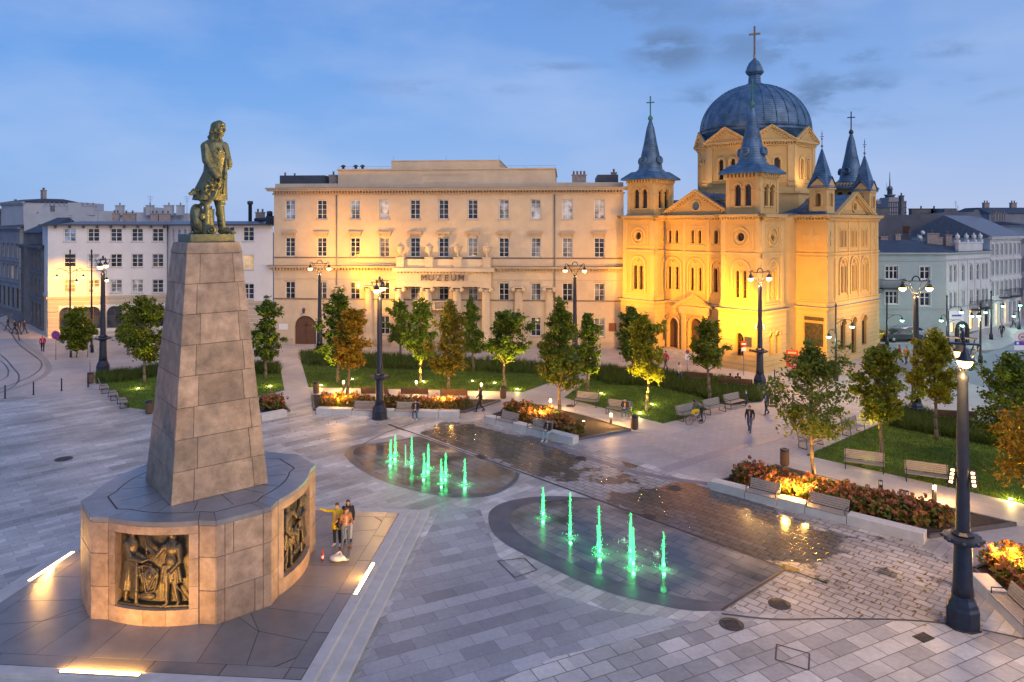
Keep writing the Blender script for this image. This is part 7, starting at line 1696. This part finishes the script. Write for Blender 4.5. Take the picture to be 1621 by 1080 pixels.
# lawn uplights
def uplight(px, py, label, power=60, tgt=None):
    power *= 6; p = G(px, py); e = empty('lawn_uplight', p+Vector((0,0,.03)), 0, label, 'ground light', 'ground uplights in the lawns'); b = MB(); b.lathe([(.13,0),(.13,.03),(.10,.035)], 14); b.build('rim', m_steel, e); g = MB(); g.lathe([(.095,.036),(.08,.042),(.02,.043)], 14); g.build('lens', emit('uplight_glow', (1.0,.80,.34), 22), e)
    q = Vector(tgt)-p if tgt is not None else Vector((0,0,3)); spot((0,0,.08), q, power, (1.0,.70,.05), 75, .8, .06, e); point((0,-.05,.22), power*.02, (1.0,.72,.25), .04, e)
# ---- manholes and gratings
m_cast = mat('rusty_cast_iron', (.07,.06,.058), .55, .3, var=.35, scale=25, bump=.8, bscale=45)
for i, (px, py, r, lb) in enumerate(((1234,957,.34,'round iron manhole cover nearer the basin corner'),(1158,989,.36,'round iron manhole cover below the basin tip'),(918.5,726,.32,'round iron manhole cover right of the small basin'),(1067,773,.34,'round iron manhole cover between large basin and long planter'),(101,727,.42,'round iron manhole cover left of the monument'),(903,643,.3,'round iron manhole cover on the path by the middle planter'),(805,638,.3,'round iron manhole cover near the path bin'),(1577,830,.36,'round iron cover at the tip of the long planter'),(1221,643,.3,'small manhole cover by the walking man'))):
    b = MB(); b.lathe([(r+.05,0),(r+.05,.012)], 32, smooth=False); b.lathe([(r,.012),(r,.016)], 32, smooth=False)
    for k in range(-3,4): b.box(-r*.7,r*.7,k*r*.2-.01,k*r*.2+.01,.016,.022)
    tag(b.build('manhole_cover', m_cast, loc=G(px,py)+Vector((0,0,.014))), lb, 'manhole cover', 'manhole covers')
b = MB(); b.box(-.28,.28,-.2,.2,0,.02); [b.box(-.24,.24,-.17+.07*k,-.135+.07*k,.02,.035) for k in range(5)]; o = b.build('drain_grating', m_cast, loc=G(1462,1010)+Vector((0,0,.012)), rot=R(26)); tag(o, 'small rectangular iron drain grating left of the big lamp base', 'drain')
fr_ = [(1229.6,1020.7),(1281.5,1035.5),(1280,1062),(1227.8,1044.8)]
for k in range(4): ribbon('access_hatch', [fr_[k], fr_[(k+1) % 4]], .05, .02+.0005*k, m_dark, n=1)
for k, (a, b_) in enumerate((((788,889),(830,884)),((830,884),(850,903)),((850,903),(815,915)),((815,915),(788,889)))): ribbon('access_hatch', [a, b_], .04, .02+.0005*k, m_dark, n=1)
# ---- fountain jets
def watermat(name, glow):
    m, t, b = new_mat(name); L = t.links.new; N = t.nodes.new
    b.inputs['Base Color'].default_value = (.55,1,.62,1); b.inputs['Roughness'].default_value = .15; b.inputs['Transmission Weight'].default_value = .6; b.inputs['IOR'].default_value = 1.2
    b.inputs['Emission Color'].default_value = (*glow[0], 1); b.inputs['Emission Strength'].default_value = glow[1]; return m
m_jet = watermat('glowing_green_water', ((.05,1.0,.26), .75)); m_jetw = watermat('glowing_pale_water', ((.5,.7,.6), .25))  # self-glow put into both waters for the light caught in the jets
def jet(px, yt, yb, label, lit=True, splash=True):
    p = G(px, yb); h = hgt(yt, p.y); e = empty('water_jet', p+Vector((0,0,.015)), 0, label, 'water jet', 'green-lit fountain jets'); random.seed(int(px*10))
    b = MB(); m = m_jet if lit else m_jetw; mult = 1 if lit else .5
    for k in range(5 if lit else 3):
        ox, oy = random.uniform(-.035,.035), random.uniform(-.035,.035); hh = h*random.uniform(.5,.98) if k else h
        pts = [(.03*mult,0)]; 
        for t in range(1,9): pts.append(((.020+.030*(1-t/9)*random.uniform(.25,1.7))*mult, hh*t/9))
        pts.append((.008,hh)); b.lathe(pts, 7, ox, oy)
    for k in range(80 if lit else 20):
        t = random.random(); s = .006+.009*random.random(); sp = .04+.09*(1-t); b.ell((random.gauss(0,sp*.6),random.gauss(0,sp*.6),h*t), (s,s,s*2.2), 5, 4)
    for k in range(14): a, r = random.uniform(0,6.28), abs(random.gauss(0,.22)); b.ell((r*math.cos(a),r*math.sin(a),.03+.05*random.random()), (.018,.018,.02), 5, 3)
    b.build('water_column', m, e)
    r = MB(); ring(r, Matrix.Rotation(R(90), 4, 'X') @ T(0,0,0), 0, 0, .13, .03, .012, 20); r.build('nozzle_ring', m_signw, e)
    if lit: point((0,-.12,.18), 11, (.08,1.0,.30), .06, e); point((0,0,h*.6), 3, (.08,1.0,.30), .1, e)
jl = [(618.4,697,732),(626,689,722),(651.6,692,733),(671,717,754),(677.6,703,742),(699,726,765),(705.5,716,754),(736,727,767)]
for i, (x, a, b_) in enumerate(jl): jet(x, a, b_, 'green-lit jet in the far small basin, '+['leftmost','second from the left, behind the leftmost','third from the left, tall and thin','fourth from the left, in the middle','fifth from the left, behind the middle one','sixth from the left, nearest the rim','seventh from the left','rightmost'][i])
jet(642,704,739,'pale unlit thin jet in the far small basin', False)
jl = [(859.5,773,819),(902.8,780,852),(947.5,801,868),(998,813,878),(1002,835,899),(1050,843,900),(949,833,878)]
for i, (x, a, b_) in enumerate(jl): jet(x, a, b_, 'green-lit jet in the near large basin, '+['leftmost','second from the left','third from left, taller of a close pair','behind the tall near one','the tallest near one','rightmost and thinnest','lower one right behind the third'][i])
for px, py in ((988,858),(1040,880)): jet(px, py-6, py, ['tiny spurt of water between the middle jets','tiny spurt of water left of the rightmost jet'][px > 1000], False)
# ---- bag, bottle, bicycle
b = MB(); b.ell((0,0,.12), (.30,.20,.12)); b.ell((.18,.02,.13), (.16,.15,.10)); b.cap((.28,0,.10),(.42,.05,.06),.06,.05); b.cap((.42,.05,.08),(.5,-.02,.1),.05,.03); b.path([(-.1,.1,.2),(.05,.22,.3),(.15,.12,.2)], .03)
bg = b.build('bag', mat('white_canvas', (.62,.60,.58), .8, var=.1, scale=10, bump=.5), loc=G(533,889,ZP)+Vector((0,0,.01)), rot=R(-10)); tag(remesh(bg,.02,2), 'crumpled white bag lying on the platform beside the three friends', 'bag')
e = empty('bottle', G(510.5,888,ZP)+Vector((0,0,.012)), 0, 'small red drink bottle standing against the monument drum', 'bottle'); MB().lathe([(.05,0),(.055,.03),(.055,.24),(.025,.32),(.025,.37)], 12).build('body', mat('red_plastic', (.45,.02,.02), .3), e); MB().lathe([(.057,.10),(.057,.20)], 12).build('wrapper', m_signw, e); MB().lathe([(.03,.37),(.03,.41)], 10).build('cap', m_signred, e)
def bicycle(loc, rot, label):
    e = empty('bicycle', loc, rot, label, 'bicycle'); 
    for x, nm in ((-.52,'wheel'),(.52,'wheel')):
        w = MB(); n = 28
        pts = [(x+.33*math.cos(2*math.pi*k/n),0,.34+.33*math.sin(2*math.pi*k/n)) for k in range(n+1)]; w.path(pts,.02,6); o = w.build('wheel', m_black, e)
        w = MB(); [w.tube((x,0,.34),(x+.32*math.cos(a),0,.34+.32*math.sin(a)),.003,.003,3) for a in [2*math.pi*k/16 for k in range(16)]]; w.tube((x,-.05,.34),(x,.05,.34),.025); w.build('spokes', m_steel, o)
    f = MB(); bb = (-.05,0,.32); st_ = (-.18,0,.80); hd = (.36,0,.82); hl = (.39,0,.72); f.tube(bb,st_,.018); f.tube(st_,hd,.018); f.tube(bb,hl,.022); f.tube(hd,(.52,0,.34),.016); f.tube(bb,(-.52,0,.34),.012); f.tube((-.16,0,.74),(-.52,0,.34),.010); f.tube(hd,(.34,0,.92),.016); f.build('frame', mat('bike_paint', (.05,.05,.06), .3), e)
    MB().path([(.36,-.3,.95),(.34,0,.93),(.36,.3,.95)], .014).build('handlebar', m_black, e); s = MB(); s.ell((-.22,0,.86),(.13,.06,.035)); s.tube((-.20,0,.78),(-.21,0,.85),.012); s.build('saddle', m_black, e)
    s = MB(); s.tube((-.05,-.03,.32),(-.05,.03,.32),.08,.08,16); s.tube((-.05,.05,.32),(-.05,.06,.16),.01); s.box(-.09,-.01,.05,.13,.14,.16); s.tube((-.05,-.05,.32),(-.05,-.06,.48),.01); s.box(-.09,-.01,-.13,-.05,.47,.49); s.build('crank', m_steel, e); return e
bicycle(G(1101,672)+Vector((0,0,.01)), R(25), 'dark bicycle parked by the pale benches, with a yellow jacket over it')
y = MB(); y.ell((0,0,.95),(.34,.12,.10)); y.ell((.15,.02,.88),(.2,.12,.12)); y.ell((-.2,0,.84),(.14,.12,.15)); y = y.build('yellow_jacket', mat('yellow_cloth', (.62,.42,.01), .8, var=.2, scale=8), loc=G(1101,672)+Vector((.0,-.02,.0)), rot=R(25)); tag(remesh(y,.025,2), 'bright yellow jacket draped over the bicycle', 'jacket')
# ---- cars
def car(loc, rot, col, label, roofh=1.45, L_=4.5, wag=False):
    e = empty('parked_car', loc, rot, label, 'car', 'cars parked by the mint house'); m = mat('paint_%d%d%d' % tuple(int(c*99) for c in col), col, .22, .3, var=.03)
    prof = [(-2.2,.35),(-2.22,.62),(-2.1,.86),(-1.45,.94),(-.75,1.36),(-.35,1.44),(.65,1.42),(1.5,1.0 if not wag else 1.3),(2.1,.95 if not wag else 1.0),(2.2,.7),(2.2,.35)]
    b = MB(); k = len(prof); w = .86
    def yw(z): return w if z < .95 else w-.20*(z-.95)/.5
    b.add([(x,-yw(z),z) for x, z in prof]+[(x,yw(z),z) for x, z in prof], [tuple(range(k-1,-1,-1)) , tuple(range(k,2*k))]+[(i,(i+1)%k,k+(i+1)%k,k+i) for i in range(k)]); b.add([],[]); bo = b.build('body', m, e, bevel=.05)
    g = MB()
    for s in (-1,1):
        pts = [(-1.25,1.0),(-.72,1.31),(-.35,1.38),(.0,1.38),(.0,1.0)]; g.add([(x,s*(yw(z)+.012),z) for x, z in pts], [tuple(range(5)) if s < 0 else tuple(range(4,-1,-1))])
        pts = [(.07,1.0),(.07,1.38),(.6,1.37),(1.3,1.05),(1.25,1.0)]; g.add([(x,s*(yw(z)+.012),z) for x, z in pts], [tuple(range(4,-1,-1)) if s < 0 else tuple(range(5))])
    g.add([(-1.42,-.76,.97),(-1.42,.76,.97),(-.80,.66,1.345),(-.80,-.66,1.345)], [(0,3,2,1)]); g.add([(1.46,-.74,1.05),(1.46,.74,1.05),(.74,.66,1.42),(.74,-.66,1.42)], [(0,1,2,3)])
    g.build('windows', mat('car_glass', (.02,.025,.03), .08), e)
    for x in (-1.38,1.36):
        for s in (-1,1):
            w_ = MB(); w_.M = T(x,s*.80,.32) @ Matrix.Rotation(R(90),4,'X'); w_.lathe([(.20,-.10),(.32,-.10),(.33,-.06),(.33,.06),(.32,.10),(.20,.10)], 20); o = w_.build('wheel', m_black, e)
            r_ = MB(); r_.M = T(x,s*.80,.32) @ Matrix.Rotation(R(90),4,'X'); r_.lathe([(.04,-.11),(.19,-.105),(.19,.105),(.04,.11)], 12); r_.build('rim', m_steel, o)
    for s in (-1,1): MB().box(-2.235,-2.1,s*.62-.16,s*.62+.16,.66,.80).build('headlight', m_signw, e); MB().box(2.12,2.215,s*.62-.16,s*.62+.16,.70,.88).build('tail_light', m_signred, e); MB().box(-.95,-.8,s*.98-.09,s*.98+.09,.98,1.10).build('mirror', m, e)
    return e
car(Vector((*GD(1427,83.2),.012)), R(180), (.05,.055,.065), 'dark grey saloon parked in front of the mint house'); car(Vector((*GD(1442,85.9),.012)), R(178), (.45,.50,.58), 'pale blue car half hidden behind the dark grey saloon', wag=True); car(Vector((*GD(1388,84),.012)), R(170), (.60,.40,.01), 'yellow taxi-like car mostly hidden behind the church wall', wag=True)
# ---- awning sign board and shop things
p = Vector((*GD(1514,82),0)); e = empty('billboard', p, R(8), 'white street banner on a post before the mint house corner', 'banner'); z0, z1 = hgt(511,82), hgt(492,82); b = MB(); b.box(-.95,.95,-.04,.04,z0,z1); b.build('board', m_signw, e); b = MB(); b.box(-.6,.6,-.055,-.042,(z0+z1)/2+.05,(z0+z1)/2+.22); b.build('stripe', m_signblue, e); b = MB(); b.tube((-1.0,0,0),(-1.0,0,z1),.05); b.build('post', m_iron, e)
p = Vector((*GD(1523,80),.1)); e = empty('arched_gate', p, R(10), 'dark arched kiosk frame with a pale opening near the corner shops', 'kiosk'); b = MB(); n = 12
for k in range(n): a0, a1 = math.pi*k/n, math.pi*(k+1)/n; b.tube((.65*math.cos(a0),0,1.9+.65*math.sin(a0)),(.65*math.cos(a1),0,1.9+.65*math.sin(a1)),.17,.17,8)
b.box(-.8,-.5,-.17,.17,0,1.9); b.box(.5,.8,-.17,.17,0,1.9); b.build('frame', m_black, e)
# tram wires
wr = MB()
def wire(a, b, sag=.3, n=10):
    a, b = Vector(a), Vector(b); pts = [a.lerp(b, k/n)-Vector((0,0,4*sag*(k/n)*(1-k/n))) for k in range(n+1)]; wr.path(pts, .012, 4)
wire(PT(145,502,76), PT(-20,510,95)); wire(PT(145,499,76), PT(-20,478,90)); wire(PT(111,490,78), PT(-30,497,60)); wire(PT(145,480,76), PT(163,475,65)); wire(PT(111,505,78), PT(145,508,76)); tag(wr.build('tram_wire', m_iron), 'thin overhead tram wires crossing the street by the white block', 'overhead wire')
# ================= TREES =================
m_bark = mat('bark', (.16,.125,.09), .9, var=.35, scale=6, bump=.8, bscale=30)
GREEN = [(.035,.080,.014),(.08,.15,.018),(.16,.22,.02),(.11,.16,.022)]
OLIVE = [(.09,.13,.012),(.16,.17,.015),(.22,.18,.02),(.26,.15,.02)]
ORANGE = [(.24,.20,.015),(.32,.22,.015),(.34,.16,.012),(.12,.15,.015)]
YELL = [(.20,.24,.014),(.34,.33,.018),(.42,.34,.022),(.12,.19,.014)]
MIX = [(.055,.12,.014),(.12,.19,.018),(.21,.24,.022),(.27,.22,.022)]
SPARSE = [(.06,.12,.02),(.12,.18,.025),(.20,.22,.03)]
LM_ = {k: leafmat('leaves_'+k, v, .38) for k, v in (('green',GREEN),('olive',OLIVE),('orange',ORANGE),('yellow',YELL),('mixed',MIX),('sparse',SPARSE))}
def tree(px, py, ytop, ybot, halfw, leaf, label, n=7000, lsize=.17, shape='oval', trunk=.11, seed=0, base=None, lean=0, name='street_tree', multi=1, group='young trees round the square', dens=1.0):
    rs = np.random.default_rng(seed+int(px)*7+int(py)); p = base or G(px, py); D = p.y; ht = hgt(ytop, D); hb = max(.6, hgt(ybot, D)); Rm = halfw/F*D
    e = empty(name, p, 0, label, 'tree', group)
    tb = MB(); hc = ht-hb
    def prof(t):   # crown radius along height 0..1
        if shape == 'cone': return (1-t)**.75*(.35+.65*min(1, t/.12))+.04
        if shape == 'vase': return (.35+.65*math.sin(math.pi*min(1, t*.95+.12)))*(1 if t < .7 else (1-t)/.3*.7+.3)
        return (math.sin(math.pi*(.12+.80*t**.8))**.8)*(1.08-.38*t)
    # leader
    wob = [(0,0,0)]; nseg = 10
    for k in range(1, nseg+1): z = ht*.97*k/nseg; wob.append((wob[-1][0]+rs.normal(0,.05), wob[-1][1]+rs.normal(0,.05), z))
    def lead(z):
        t = min(z/(ht*.97), .999)*nseg; i = int(t); a, b = Vector(wob[i]), Vector(wob[i+1]); return a.lerp(b, t-i)
    for i in range(nseg): r0 = trunk*(1-.85*i/nseg); r1 = trunk*(1-.85*(i+1)/nseg); tb.tube(wob[i], wob[i+1], r0*(1.25 if i == 0 else 1), r1, 8)
    nb = int(34*dens); centers = []; wts = []
    for k in range(nb):
        t = ((k+.5)/nb)**1.05; z0 = hb*.92+hc*t*.88; az = k*2.39996+rs.normal(0,.25); rr = Rm*prof(min(1, t+.06))*rs.uniform(.55,1.22)
        p0 = lead(z0); rise = rr*rs.uniform(.45,.95)*(1 if t < .45 else 1.7); p1 = Vector((p0.x+rr*math.cos(az), p0.y+rr*math.sin(az), min(z0+rise, ht)))
        mid = p0.lerp(p1, .5)+Vector((0,0,-.08*rr)); rb = trunk*.34*(1-.6*t); tb.path([p0, mid], rb, 5); tb.tube(mid, p1, rb*.7, rb*.2, 5)
        # twigs and leaf clumps
        for j in range(5):
            s = rs.uniform(.30,1.0); q = (p0.lerp(mid, s*2) if s < .5 else mid.lerp(p1, s*2-1)); d = Vector(rs.normal(size=3)); d.z = abs(d.z)*.8; d.normalize(); L_ = Rm*rs.uniform(.14,.34)*(1.2-.5*t); q2 = q+d*L_; tb.tube(q, q2, rb*.3, rb*.1, 4)
            centers.append(q.lerp(q2, .8)); wts.append(L_)
        centers.append(p1); wts.append(Rm*.2)
    for k in range(10): z = ht-hc*.22*rs.random(); q = lead(z)+Vector(rs.normal(0, Rm*.08, 3)); centers.append(q); wts.append(Rm*.15)
    C = np.array([tuple(c) for c in centers]); w = np.array(wts); w = w/w.sum(); idx = rs.choice(len(C), n, p=w)
    sig = np.maximum(.12, np.array(wts)[idx]*.36)[:,None]
    P = C[idx]+rs.normal(size=(n,3))*sig*np.array([1,1,.8])
    tb.build('trunk', m_bark, e)
    global rng; old = rng; rng = rs; o = leaves_mesh('crown', P, lsize, LM_[leaf], parent=e); rng = old
    return e
TR = [
 (534.6,607,458,580,33,'green','dark green tree at the left end of the museum lawn, behind the orange one',8000,'oval'),
 (549.6,628,484,582,31,'orange','orange-brown tree standing in the left flower bed',8000,'oval'),
 (633.7,563,474,548,22,'green','small dark green tree close to the museum columns, left of its twin',5000,'oval'),
 (665.5,603,473,570,29,'green','dark green tree lit yellow from below at the middle of the museum lawn',8000,'oval'),
 (709.7,634,471,596,38,'olive','tall olive-yellow tree in the left flower bed before the balcony',9500,'cone'),
 (749,588,472,560,18,'green','narrow dark green tree right of the olive-yellow one',4500,'oval'),
 (799,613,498,575,37,'green','wide green tree lit yellow at its right before the museum lawn edge',8500,'oval'),
 (886.6,661,469,618,42,'mixed','large green and yellow tree standing in the middle planter',12000,'cone'),
 (930,627,493,590,23,'green','green tree just right of the large one, lit at the right',6000,'oval'),
 (1001.5,607,486,575,29,'green','green tree at the left church tower, behind the yellow-lit one',6500,'oval'),
 (1024,651,499,602,33,'yellow','yellow-lit tree in the middle of the church lawn',8500,'oval'),
 (1124,634,506,585,29,'mixed','neat green tree before the church doors',6500,'oval'),
 (1290,772,542,700,60,'sparse','airy thin-leaved tree rising from the long right planter',7500,'vase'),
 (1396,736,543,668,44,'mixed','dense tree beside the airy one on the right lawn, lit at the left',10000,'oval'),
 (1483,696,521,636,38,'yellow','bright yellow-green tree behind the nearest lamp head',10000,'oval'),
 (1598,748,560,712,58,'green','leaning green tree at the right picture edge',9500,'vase'),
 (1655,812,640,800,74,'orange','golden-orange tree lit from below, cut by the right picture edge',9000,'vase'),
 (229,606,469,575,38,'mixed','green tree left of the monument shaft',9500,'oval'),
 (420,600,470,575,25,'green','dark green tree just right of the monument shaft',6000,'oval'),
 (203,562,492,546,18,'mixed','thin multi-stemmed tree left of the monument, before the arcade',4000,'oval'),
 (1640,700,600,690,40,'mixed','green bush-like tree behind the right lawn at the picture edge',5000,'oval'),
]
for i, (px, py, yt, yb, hw, lf, lb, n, sh) in enumerate(TR):
    d = G(px, py).y; tree(px, py, yt, yb, hw, lf, lb, n=int(n*.92) if lf != 'sparse' else 6500, lsize=.128+.0012*d, shape=sh, seed=i, dens=1.25 if lf == 'sparse' else 1.0, trunk=.12 if d < 45 else .13)
# bush by the arcade
tree(121, 566, 487, 568, 23, 'mixed', 'broad bush before the arcade arches', n=8000, lsize=.26, shape='oval', trunk=.07, seed=99, name='bush')
for i, (px, py, tx_, ty_, pw) in enumerate(((508,611,520,560,150),(558,601,560,560,90),(670,605,652,565,150),(783,607,790,560,160),(819,617,812,565,190),(952,624,938,580,200),(1032,641,1010,600,260),(1013,655,1030,600,260),(1462,741,1490,600,60),(1372,726,1360,640,220),(1600,792,1640,720,260),(219,616,240,560,160),(428,612,424,570,190),(748,604,700,560,70))):
    D = G(px,py).y; uplight(px, py, 'glowing ground light in the lawn, '+['left corner of the museum lawn','left part of the museum lawn','middle of the museum lawn','museum lawn near the wide green tree','right tip of the museum lawn','left tip of the church lawn','middle of the church lawn','near edge of the church lawn','centre of the right lawn','under the dense tree of the right lawn','right part of the right lawn','lawn left of the monument','lawn right of the monument shaft','behind the olive tree'][i], pw*2.2, PT(tx_,ty_,D))
lc = np.concatenate([litter(p, n) for p, n in (([(500,660),(760,668),(900,712),(700,690)],120),([(1120,780),(1500,870),(1500,990),(1260,930)],160),([(1240,742),(1600,830),(1300,760)],90),([(430,650),(540,660),(520,700),(430,690)],40),([(1250,905),(1500,880),(1560,1000),(1150,968)],130),([(900,620),(1000,690),(880,640)],50))])
leaves_mesh('fallen_leaves', lc, .11, LM_['orange'], 'scattered brown fallen leaves on the paving near the planters', 'fallen leaves', 'stuff', up=3)
# ================= PEOPLE IN THE SQUARE =================
m_blk = (.02,.02,.025)
def phone(e): MB().box(-.72,-.64,.30,.31,1.50,1.65).build('phone', m_black, e)
sel = pose(sh=[(-.185,0,1.43),(.185,0,1.43)], el=[(-.46,.10,1.40),(.22,.18,1.22)], wr=[(-.70,.24,1.46),(.10,.34,1.18)], head=(-.01,.05,1.62))
def pk(px, py, z=ZP): return G(px, py, z)+Vector((0,0,.012))
person('young person in an open yellow jacket stretching out an arm for a selfie', pk(534,864), 172, pose(STAND, el=[(.30,.02,1.36),(-.24,.1,1.2)], sh=[(-.185,0,1.43),(.185,0,1.43)]) and pose(STAND, el=[(-.24,.06,1.18),(.45,.04,1.40)], wr=[(-.10,.24,1.10),(.68,.12,1.50)]), (.60,.42,.01), (.02,.02,.025), (.55,.55,.55), (.10,.05,.03), longhair=False, vox=.012, coatlen=.35)
person('friend in a rust plaid jacket and jeans with long hair, back to the square', pk(547,868), 215, pose(STAND, hip=[(-.13,0,.92),(.13,0,.92)], ank=[(-.16,-.02,.09),(.18,.0,.09)], toe=[(-.20,.14,.03),(.23,.16,.03)], head=(-.02,.05,1.60), el=[(-.25,.05,1.18),(.25,.08,1.18)], wr=[(-.14,.26,1.12),(.20,.26,1.22)]), (.36,.17,.07), (.10,.14,.20), (.40,.16,.06), (.18,.07,.03), longhair=True, scale=.95, vox=.012,
   extra=lambda e: (lambda b: b.build('shoulder_bag', m_black, e))(MB().cap((.20,-.18,1.16),(.24,-.14,.98),.10,.11)))
person('third friend in a dark coat and white skirt behind the two others', pk(551,857), 190, pose(STAND), m_blk, (.55,.54,.52), m_blk, (.08,.04,.03), longhair=True, scale=.98, vox=.014, coatlen=.2)
person('person with long dark hair in jeans sitting on the seat of the left planter', G(658,662)+Vector((0,0,0)), 180, pose(SIT), m_blk, (.06,.11,.20), (.6,.6,.6), m_blk, longhair=True)
person('person in a black top and pale jeans sitting on the edge of the middle planter', G(868,698)+Vector((0,.25,0)), 150, pose(SIT), m_blk, (.25,.33,.42), (.6,.6,.6), m_blk)
person('man in dark clothes sitting on a bench by the church lawn looking at a phone', G(990,660)+Vector((0,.1,0)), 160, pose(SIT), (.03,.03,.035), (.05,.09,.18), (.4,.4,.4), m_blk)
person('dark walking figure on the path before the left lawn', G(760,652), 100, WALK, m_blk, m_blk, m_blk, m_blk)
person('cyclist with a dark cap bending over the bicycle', G(1111,667), 75, pose(STAND, chest=(0,.30,1.18), waist=(0,.08,1.03), neck=(0,.45,1.26), head=(0,.56,1.32), sh=[(-.18,.34,1.24),(.18,.34,1.24)], el=[(-.22,.46,.98),(.22,.46,.98)], wr=[(-.16,.62,.86),(.16,.62,.86)]), (.10,.12,.13), m_blk, m_blk, (.02,.03,.05))
person('walking person in a black jacket and jeans in the middle of the small pavers', G(1187,684), 150, WALK, m_blk, (.08,.10,.16), m_blk, (.10,.06,.05))
person('walking man in a blue jacket behind the black-jacketed one', G(1214,657), 120, WALK, (.03,.06,.13), (.05,.06,.09), m_blk, m_blk)
person('walker in a magenta jacket on the pavement by the tram track', G(67.5,557), 30, WALK, (.45,.01,.08), m_blk, m_blk, (.45,.3,.2), scale=1.0)
for i, (px, py, c, lb) in enumerate(((13,523,m_blk,'dark figure walking near the left picture edge by the old fronts'),(24,528,m_blk,'dark figure left in the group outside the sooty tenement'),(30,530,m_blk,'dark figure in the middle of the group outside the sooty tenement'),(38,529,(.05,.02,.02),'dark reddish figure at the right of the group outside the sooty tenement'),
    (1424,574,(.30,.02,.03),'person in a red jacket crossing the side street'),(1435,577,(.35,.20,.18),'person in a pinkish top crossing the side street'),(1586,535,m_blk,'lone dark figure walking on the shopping street pavement'),(1604,520,(.1,.08,.1),'figure further along the shopping street'),
    (1054,585,(.45,.02,.06),'person in a red top passing before the church steps'),(1075,606,(.5,.4,.35),'pale dressed person by the slim bollards'))):
    person(lb, G(px,py), random.choice((60,120,200,300)), WALK, c, (.04,.05,.08), m_blk, m_blk, vox=.02)
for px, lb in ((1156,'left one of the two people sitting with backs to the lawn before the church'),(1168,'right one of the two people sitting with backs to the lawn before the church')): person(lb, G(px,616), -20, SIT, m_blk, m_blk, m_blk, m_blk, vox=.02)
# floodlights at the lamp poles, plus added ones at the church without fixtures
# ---------------- floods ----------------
def cw(x, y, z): v = T(Ch.O.x, Ch.O.y, 0) @ rotz(Ch.a) @ Vector((x, y, z)); return v
def mw(x, y, z): return T(Mu.O.x, Mu.O.y, 0) @ rotz(Mu.a) @ Vector((x, y, z))
YF = (1.0,.42,.012)
spot((G(1203,611).x-.3, G(1203,611).y+.3, 5.0), cw(.4,-2,4.8), 4800, YF, 70, .8, .2)
spot((G(1203,611).x-.3, G(1203,611).y+.3, 5.2), cw(-6.5,-.3,6.5), 12000, YF, 75, .9, .2)
spot((G(1203,611).x+.3, G(1203,611).y+.3, 5.2), cw(4.5,8,6.0), 7000, YF, 80, .9, .2)
spot((G(506,563).x+.2, G(506,563).y+.2, 9.6), mw(8,0,12.5), 2400, YF, 100, .9, .2)
spot((G(506,563).x+.2, G(506,563).y+.2, 6.2), mw(14,0,8.6), 6000, YF, 85, .9, .2)
spot((G(506,563).x+.2, G(506,563).y+.2, 6.2), mw(24,0,7), 5000, GOLD, 70, .9, .2)
spot(G(601,663)+Vector((0,.2,6)), mw(26,0,10), 5000, (1,.68,.34), 75, .9, .3)
spot(G(1524,990)+Vector((-.55,.0,5.4)), MO+Vector((.3,-.4,16.0)), 50000, (1.0,.60,.14), 13, .5, .15)
spot(G(1524,990)+Vector((-.55,.0,5.2)), MO+Vector((.3,-.4,8)), 9000, (1.0,.62,.22), 34, .9, .15)
spot(cw(-1.8,3.2,15.2), cw(-4,7,20.5), 900, (1,.62,.28), 100, .9, .2); spot(cw(-10,3.2,15.2), cw(-8,7,20.5), 900, (1,.62,.28), 100, .9, .2); spot(cw(1.5,9.5,17.6), cw(-1,10.5,20.5), 350, (1,.62,.28), 110, .9, .2)  # added roof-level floods to brighten the church drum, no fixtures
spot(cw(-3,-13,6), cw(-6,0,13.5), 5000, YF, 85, .9, .2); spot(cw(13,9,5.5), cw(5,11,8), 3500, (1,.56,.16), 95, .9, .2); spot(cw(-13,-9,6), cw(-12,-2,8), 5000, YF, 80, .9, .2)  # added floods hanging free in midair around the church
spot((*GD(103,80),8.0), (*GD(104,86.9),5.0), 6000, YF, 70, .6, .15)
